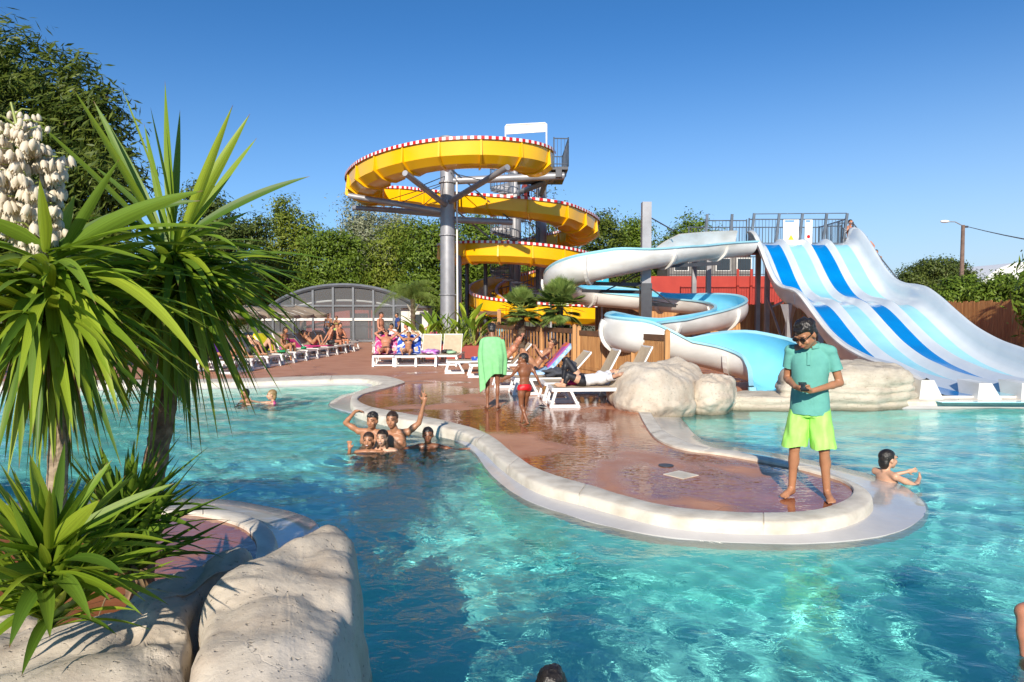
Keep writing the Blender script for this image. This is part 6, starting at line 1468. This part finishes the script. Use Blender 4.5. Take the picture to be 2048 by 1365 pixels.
# ---- swimmers ----
def wpos(px,py): v=G(px,py,WZ); return v
c_pink=cm('pink_suit',(.7,.12,.3),.5)
def swimmer(label,px,py,rz,J,skin,s,zn,**k):
    """zn: local height of the water line"""
    v=wpos(px,py); return person(label,(v.x,v.y,WZ-zn*s),R(rz),J,skin,s,**k)
def swimJ(**k):
    d=dict(knR=(.12,.25,.55),knL=(-.12,.25,.55),anR=(.12,.0,.25),anL=(-.12,-.1,.25),toR=(.12,-.1,.12),toL=(-.12,-.2,.12)); d.update(k); return stand(**d)
GR='friends posing in the pool'
# tall boy raising a V sign
swimmer('tall boy in the pool holding one arm high with a V sign',790,893,172,swimJ(elL=(-.34,-.02,1.60),wrL=(-.42,-.02,1.90),shL=(-.185,-.01,1.47),elR=(.27,.08,1.2),wrR=(.30,.2,1.05),head=(.03,.03,1.64)),'tan',1.03,1.27,vox=.010,hair='brown',hl='short',group=GR,hands={'L':{'d':(-.05,.0,1),'palm':(0,1,0),'pose':'peace'}},smile=False)
swimmer('curly haired boy with both arms bent over his head, left of the V sign boy',741,886,168,swimJ(shR=(.19,0,1.45),elR=(.38,.06,1.58),wrR=(.22,.05,1.76),elL=(-.28,.12,1.2),wrL=(-.3,.25,1.1),head=(-.05,.04,1.62)),'tan',.97,1.28,vox=.010,hair='black',hl='curly',group=GR,hands={'R':{'d':(-.9,.1,.15),'palm':(0,.3,-1),'curl':.5}})
swimmer('laughing girl in front at the left of the group, hair slicked back',738,904,178,swimJ(elR=(.30,.05,1.28),wrR=(.26,.10,1.52),elL=(-.25,.1,1.2),wrL=(-.2,.3,1.2)),'tan',.93,1.46,vox=.010,fem=True,hair='brown',hl='wet',smile=True,group=GR,hands={'R':{'d':(0,.05,1),'palm':(0,1,0),'curl':.12,'spread':.34}})
swimmer('smiling girl with long dark hair in front of the V sign boy',766,902,170,swimJ(elL=(-.3,.05,1.25),wrL=(-.4,.2,1.3)),'fair',.94,1.44,vox=.010,fem=True,hair='brown',hl='long',smile=True,group=GR)
v=wpos(700,915)
swimmer('boy alone in the water right of the posing friends, face in shade',856,896,185,swimJ(elR=(.5,.1,1.38),wrR=(.7,.2,1.40),elL=(-.45,.1,1.38),wrL=(-.75,.15,1.42)),'brown',.85,1.42,vox=.011,hair='black',hl='short',headsc=1.12)
swimmer('blond girl swimming in a pink suit at the far left of the pool',546,806,110,swimJ(elR=(.2,.3,1.42),wrR=(.1,.5,1.5),elL=(-.2,.3,1.4),wrL=(-.1,.5,1.42)),'fair',.85,1.44,vox=.013,fem=True,hair='blond',hl='wet',headsc=1.12,clothes=(('shirt',c_pink,{'g':.008,'len':.05}),))
swimmer('dark haired swimmer left of the blond girl behind the yucca leaf tips',492,803,150,swimJ(elL=(-.3,.2,1.4),wrL=(-.55,.25,1.42)),'tan',.85,1.45,vox=.013,hair='black',hl='short',headsc=1.1)
swimmer('black haired child swimming off to the right behind the peninsula tip',1772,962,-75,swimJ(elR=(.27,.25,1.30),wrR=(.12,.46,1.36),elL=(-.25,.25,1.32),wrL=(-.12,.48,1.40),look=(.12,1,.05)),'fair',.80,1.33,vox=.010,hair='black',hl='wet',headsc=1.2)
v=G(1110,1360,WZ); person('diver with only black wet hair above the water at the bottom edge',(v.x,v.y,WZ-1.68*.9),R(150),swimJ(look=(0,1,-.8)),'tan',.9,hair='black',hl='curly',vox=.012)
v=G(2075,1290,WZ); person('bather with only a bent arm showing at the right border',(v.x+.06,v.y,WZ-1.22),R(200),swimJ(elR=(.25,.05,1.22),wrR=(.10,.12,1.42),elL=(-.25,.1,1.2),wrL=(-.1,.3,1.3)),'red',1.0,hair='black',hl='short',vox=.011)

# ================= SUN LOUNGERS + PEOPLE ON THEM =================
base45=make_lounger(48); base60=make_lounger(62); base10=make_lounger(8)
used=set()
def lounger(x,y,rz,back,label,grp):
    src={48:base45,62:base60,8:base10}[back]
    if back in used: return dup(src,(x,y,0),R(rz),label,grp)
    used.add(back); src.location=(x,y,0); src.rotation_euler=(0,0,R(rz)); src['label']=label; src['group']=grp; return src
def towel(label,x,y,rz,col,pts,w=.6,seed=1,crumple=.012,name='towel',cat_='towel'):
    """cloth lying on a lounger: pts = (y,z) profile in lounger space"""
    M_=Matrix.Rotation(R(rz),3,'Z'); pr=cat(pts,5); rows_=[]
    for (yy,zz) in pr:
        rows_.append([V(x,y,0)+M_@V(xx+.01*noise.noise(V(yy*5,xx*3,seed)),yy,zz+crumple*noise.noise(V(xx*9,yy*9,seed))+(-.10 if abs(xx)>w*.5+.02 else 0)) for xx in np.linspace(-w/2-.04,w/2+.04,15)])
    mb=MB(); mb.grid(rows_); mb.grid([[p-V(0,0,.012) for p in r] for r in rows_],flip=True); o=mb.build(name,col,None,smooth=True); tag(o,label,cat_); return o
def heap(label,x,y,z,col,r=.2,seed=1,flat=.35,name='clothes_heap',cat_='clothes'):
    mb=MB(); rows_=[]
    for i in range(1,12):
        t_=PI*i/12; rows_.append([V(x,y,z)+V(math.sin(t_)*math.cos(u),math.sin(t_)*math.sin(u),math.cos(t_)*flat)*r*(1+.55*noise.noise(V(math.cos(u)*2+seed,math.sin(u)*2,t_*2))) for u in np.linspace(0,2*PI,22)[:-1]])
    mb.grid(rows_,closed=True,flip=True); mb.add(rows_[0],[tuple(range(21))]); o=mb.build(name,col,None,smooth=True); tag(o,label,cat_); return o
c_purple=cm('purple_towel',(.18,.03,.42),.9); c_yellow=cm('yellow_towel',(.80,.72,.01),.9); c_magenta=cm('magenta_towel',(.55,.03,.18),.9); c_bluepat=pmat('cloth_blue_pattern',(.02,.08,.45),(.65,.7,.8),7,.9,.3,50,ramp=(.5,.56)); c_pinkpat=pmat('cloth_pink_pattern',(.6,.04,.2),(.6,.5,.6),8,.9,.3,50,ramp=(.5,.58)); c_lil=pmat('cloth_lilac',(.45,.12,.5),(.6,.5,.7),6,.9,.3,50,ramp=(.45,.6))
c_grey=cm('grey_cloth',(.06,.065,.08),.9); c_white=cm('white_cloth',(.7,.7,.72),.9); c_blue=cm('blue_towel',(.10,.35,.65),.9,.3,(.5,.6,.75)); c_orange=pmat('cloth_orange_purple',(.65,.13,.03),(.35,.08,.30),5,.9,.3,50,ramp=(.46,.54)); c_gt=cm('green_cloth',(.02,.3,.12),.9)
# left row, feet toward the pool
GL_='sun loungers in the long row on the left'
ords=['nearest','second','third','fourth','fifth','sixth','seventh','eighth','ninth','tenth','eleventh','farthest']
extra=['with legs showing below the yucca leaf tips','with the purple towel hanging on its back','carrying the person under the dark towel','with bare knees raised above it','with the yellow towel over its back','empty, next beyond the yellow towel','with a magenta towel on the seat','beside the walking woman','under the seated pair, left half','under the seated pair, right half','before the enclosure door','of all, near the enclosure door']
LX=[]
for k in range(12):
    y=20.0+k*1.18; x=-7.95+.075*k+(-.5 if k>9 else 0); LX.append((x,y)); lounger(x,y,80-(k*1.2),62 if k in(5,11) else 48,'%s lounger of the left row, %s'%(ords[k].capitalize(),extra[k]),GL_)
LR=lambda k:(LX[k][0],LX[k][1],0)
def onL(k): return R(80-k*1.2)
def add_lying(label,loc,rz,J,skin,**kw): return person(label,loc,rz,J,skin,**kw)
# NB lounger rz: local +y = head direction
person('woman in purple reclining on the nearest loungers beside a purple towel',LR(1),onL(1),lie(50,.6,'rest'),'tan',.93,fem=True,hair='brown',hl='short',clothes=(('shirt',c_purple,{'g':.012,'len':.05}),('trunks',c_purple,{'len':.1})),vox=.018)
person('person with dark hair sitting up on the nearest lounger behind the yucca leaves',LR(0),onL(0),lie(62,.3,'rest'),'tan',.95,hair='black',hl='short',clothes=(('trunks',c_black,{'len':.4,'g':.02}),),vox=.018)
person('person in a white cap sitting under a dark towel in the left row',LR(2),onL(2),lie(60,.75,'rest'),'tan',.95,hair='brown',hl='short',clothes=(('shirt',c_grey,{'g':.03}),('shorts',c_grey,{'len':1.0,'g':.04})),vox=.018)
capb=lie(60,.75,'rest')['head']*.95; M_=Matrix.Rotation(onL(2),3,'Z'); q=V(*LR(2))+M_@capb; cp=thing('cap','white cap on the head of the person under the dark towel','cap',tuple(q)); mb=MB(); mb.sph(q+V(0,0,.045),(.098,.098,.085),14,9); mb.build('crown',c_white,cp,smooth=True); mb=MB(); f_=M_@V(0,-1,0); mb.sph(q+f_*.11+V(0,0,.03),(.07,.07,.012),12,6); mb.build('peak',c_white,cp,smooth=True)
person('bather with raised pale knees and dark shorts between dark towel and yellow towel',LR(3),onL(3),lie(35,1.0,'rest'),'fair',.97,hair='brown',hl='short',clothes=(('shorts',c_black,{'len':.4,'g':.02}),),vox=.018)
q=LR(4); M_=Matrix.Rotation(onL(4),3,'Z'); v=V(*q)+M_@V(0,.75,0); person('girl with long brown hair sitting beside the yellow towel',(v.x,v.y,0),onL(4)+PI,sit(.7,8,'hold'),'tan',.93,fem=True,hair='brown',hl='long',clothes=(('bikini',c_orange),('trunks',c_orange,{'len':.08})),vox=.018)
towel('yellow towel hanging over the back of a lounger in the left row',LX[4][0],LX[4][1],80-4.8,c_yellow,[(1.16,.40),(1.24,.44),(1.5,.72),(1.72,.96),(1.78,.97),(1.82,.6)],.6,3)
towel('purple towel over the back of a lounger near the yucca leaves',LX[1][0],LX[1][1],80-1.2,c_purple,[(1.16,.40),(1.24,.44),(1.5,.72),(1.72,.96),(1.78,.97),(1.82,.6)],.5,4)
towel('magenta towel spread on a far lounger of the left row',LX[6][0],LX[6][1],80-7.2,c_magenta,[(.3,.41),(.8,.40),(1.2,.42),(1.5,.7)],.55,5)
towel('red towel spread on the lounger beside the walking woman',LX[7][0],LX[7][1],80-8.4,c_magenta,[(.1,.41),(.7,.40),(1.2,.42)],.5,6)
heap('green cloth heap at the foot of a left row lounger',*((V(*LR(3))+Matrix.Rotation(onL(3),3,'Z')@V(0,.25,.43)).to_tuple()),c_gt,.16,2,.3)
heap('small green bag on the empty lounger past the yellow towel',*((V(*LR(5))+Matrix.Rotation(onL(5),3,'Z')@V(0,.4,.43)).to_tuple()),c_gt,.1,3,.5,'bag','bag')
for k,(i,lab,rz,sk,ar) in enumerate(((8,'man sitting with a bare back on the far left row, left of two',95,'red','back'),(9,'man sitting with a bare back on the far left row, right of two',115,'red','knees'))):
    M_=Matrix.Rotation(onL(i),3,'Z'); v=V(*LR(i))+M_@V(0,.6,0); person(lab,(v.x,v.y,0),R(-120 if k else -60),sit(.2,6,ar),sk,.98,hair='black',hl='short',clothes=(('trunks',c_black,{'len':.4,'g':.02}),),vox=.018)
person('sunbather lying far back in the left row behind the walking woman',LR(7),onL(7),lie(40,.9,'behind'),'tan',.93,fem=True,hair='brown',hl='short',clothes=(('bikini',c_dark),('trunks',c_dark,{'len':.05})),vox=.018)
person('sunbather lying with knees bent on the farthest left lounger',LR(11),onL(11),lie(50,.8,'rest'),'tan',.93,hair='brown',hl='short',clothes=(('trunks',c_black,{'len':.4}),),vox=.018)
# middle rows
GM='sun loungers in the middle group facing the camera'
mid=[(-4.22,22.3),(-3.47,22.2),(-2.83,22.3),(-2.17,22.5)]
ml_=['leftmost front lounger of the middle group under the sunburnt man','second front lounger of the middle group under the woman in the dark bikini','third front lounger of the middle group with a lilac towel','rightmost front lounger of the middle group with dark clothes']
for k,(x,y) in enumerate(mid): lounger(x,y,[6,4,-2,-4][k],[48,48,62,62][k],ml_[k],GM)
bk=[(-4.0,26.2),(-3.25,26.4),(-2.45,26.3)]
for k,(x,y) in enumerate(bk): lounger(x,y,[3,0,-3][k],62,['left lounger of the back row in the middle group','back row lounger under the person in the magenta shirt','back row lounger under the boy beside the planter'][k],GM)
person('tanned man lying on a pink patterned towel with hands behind his head',(mid[0][0],mid[0][1],0),R(6),lie(48,0,'behind'),'red',1.0,hair='brown',hl='short',clothes=(('trunks',c_black,{'len':.2,'g':.014}),),vox=.015,fat=1.08,glasses=True)
person('woman in a black bikini lying on a blue patterned towel with arms up',(mid[1][0],mid[1][1],0),R(4),lie(50,.0,'behind'),'tan',.95,fem=True,hair='brown',hl='short',clothes=(('bikini',c_dark),('trunks',c_dark,{'len':.05,'g':.012,'top':.0})),vox=.015)
towel('pink patterned towel under the tanned man lying in the middle group',mid[0][0],mid[0][1],6,c_pinkpat,[(.1,.41),(.7,.395),(1.2,.41),(1.45,.66),(1.76,1.0)],.72,7)
towel('blue patterned towel under the woman in the black bikini',mid[1][0],mid[1][1],4,c_bluepat,[(.1,.41),(.7,.395),(1.2,.41),(1.45,.66),(1.76,1.0)],.74,8)
heap('lilac and white towel heap on the third middle lounger',mid[2][0]+.1,mid[2][1]+.7,.45,c_lil,.3,4,.3,'towel_heap','towel')
heap('dark clothes on the rightmost middle lounger',mid[3][0]-.05,mid[3][1]+.8,.45,c_dark,.2,5,.3)
heap('pale green cloth on the rightmost middle lounger',mid[3][0]+.12,mid[3][1]+.55,.44,cm('pale_green',(.35,.55,.35)),.17,6,.3)
person('person in a magenta shirt reclining in the back row of the middle group',(bk[1][0],bk[1][1],0),0,lie(62,.2,'behind'),'tan',.95,hair='black',hl='short',clothes=(('shirt',c_magenta,{'g':.02}),('shorts',c_black,{'len':.5})),vox=.018)
person('dark haired boy lying back on the right lounger of the back row',(bk[2][0],bk[2][1],0),R(-3),lie(62,0,'rest'),'tan',.8,hair='black',hl='short',clothes=(('trunks',c_red,{'len':.4}),),vox=.018,headsc=1.15)
for k,(x,y,rz,lab,cl) in enumerate(((-5.0,28.6,150,'woman in white sitting behind the tanned man on the towel',c_white),(-4.45,29.2,100,'man sitting sideways behind the woman in the black bikini',c_black))):
    person(lab,(x,y,0),R(rz),sit(.4,4,'knees'),'red' if k else 'tan',.98,hair='black',hl='short',fem=(k==0),clothes=((('shirt',cl,{'g':.02}),) if k==0 else (('trunks',cl,{'len':.4}),)),vox=.018)
    st_=thing('sun_lounger','','sun lounger') if 0 else None
lounger(-5.15,28.2,20,8,'flat lounger under the woman in white',GM); lounger(-4.4,28.8,10,8,'flat lounger under the man sitting sideways',GM)
# right group, feet to the left
GRt='sun loungers in the right group by the picket fence'
rg=[(-1.95,20.1,-84,8,'flat lounger at the left end of the right group'),(-1.2,18.9,-84,48,'lounger under the reclining man near the picket fence'),(-.42,16.4,-84,48,'lounger with the blue towel under the woman in sunglasses'),(-.0,15.0,-82,48,'lounger with dark grey clothes on its seat'),(.62,14.05,-84,62,'empty lounger with a steep back behind the leggings woman'),(.72,13.05,-86,8,'nearest lounger by the big boulder under the woman in leggings'),(1.55,15.3,-80,62,'lounger whose back shows just above the big boulder')]
for x,y,rz,bk_,lab in rg: lounger(x,y,rz,bk_,lab,GRt)
person('man reclining with one arm behind his head by the picket fence',(rg[1][0],rg[1][1],0),R(-84),lie(48,.35,'behind'),'red',.98,hair='brown',hl='short',clothes=(('trunks',c_black,{'len':.4}),),vox=.015)
person('woman in sunglasses and a white top reading on the blue towel, knees up',(rg[2][0],rg[2][1],0),R(-84),lie(50,1.0,'hold'),'tan',.97,fem=True,hair='brown',hl='bun',glasses=True,clothes=(('bikini',c_white),('trunks',c_dark,{'len':.05,'g':.012,'top':.0})),vox=.014)
towel('blue and white towel hanging over the lounger of the woman in sunglasses',rg[2][0],rg[2][1],-84,c_blue,[(.5,.405),(1.0,.395),(1.2,.41),(1.45,.66),(1.8,1.04)],.74,9)
towel('orange and purple patterned towel behind the woman in sunglasses',rg[2][0],rg[2][1],-84,c_orange,[(1.25,.50),(1.45,.70),(1.74,1.02),(1.80,1.04)],.5,10,.02)
towel('blue and white cloth on the flat lounger at the left end of the right group',rg[0][0],rg[0][1],-84,c_bluepat,[(.75,.43),(1.0,.46),(1.2,.43)],.5,13,.05)
heap('dark grey clothes crumpled on the seat behind the walking boy',rg[3][0]+.95,rg[3][1]-.05,.47,c_grey,.27,7,.35); heap('dark grey cloth hanging at the lounger back beside the crumpled clothes',rg[3][0]+1.25,rg[3][1]-.2,.6,c_grey,.16,8,.9)
J=lie(8,1.05,'behind',z=.38,hipy=.72,asym=.35)
person('woman in black leggings with a purple stripe lying with knees up',(rg[5][0]-.05,rg[5][1],0),R(-86),J,'fair',.97,fem=True,hair='brown',hl='short',clothes=(('leggings',c_dark,{'len':1.75,'g':.008,'top':.12,'n':.002}),('shirt',c_white,{'g':.02,'len':.5,'low':.03})),vox=.012)
heap('magenta cloth tucked beside the woman in leggings',rg[5][0]+.4,rg[5][1]+.25,.43,c_magenta,.17,9,.3)
# small things on the deck
tag(MB().cone((G(1332,932).x,G(1332,932).y,.002),(G(1332,932).x,G(1332,932).y,.009),.088,.088,24).build('drain_cover',M_dsteel),'round dark drain grate set in the red deck','drain cover')
o=bpy.data.objects['drain_cover']; a=G(1362,950,.003); mb=MB(); mb.box(a,(.27,.27,.008),0,R(38)); tag(mb.build('access_plate',M_kerb),'pale square stone plate set in the red deck beside the drain grate','cover plate')
for k,(px,py) in enumerate(((793,733),(1085,812))):
    a=G(px,py,.02); t=thing('flip_flop',['dark flip flops under the lounger of the tanned man','dark flip flop on the wet deck right of the boy in red'][k],'flip flop',tuple(a)); mb=MB(); mb.sph(a,(.05,.12,.012),12,5,M=Matrix.Rotation(.6,3,'Z')); mb.build('sole',M_dsteel,t); mb=MB(); mb.tube([a+V(-.04,-.0,.01),a+V(0,.05,.04),a+V(.04,0,.01)],.007,5); mb.build('strap',M_dsteel,t)
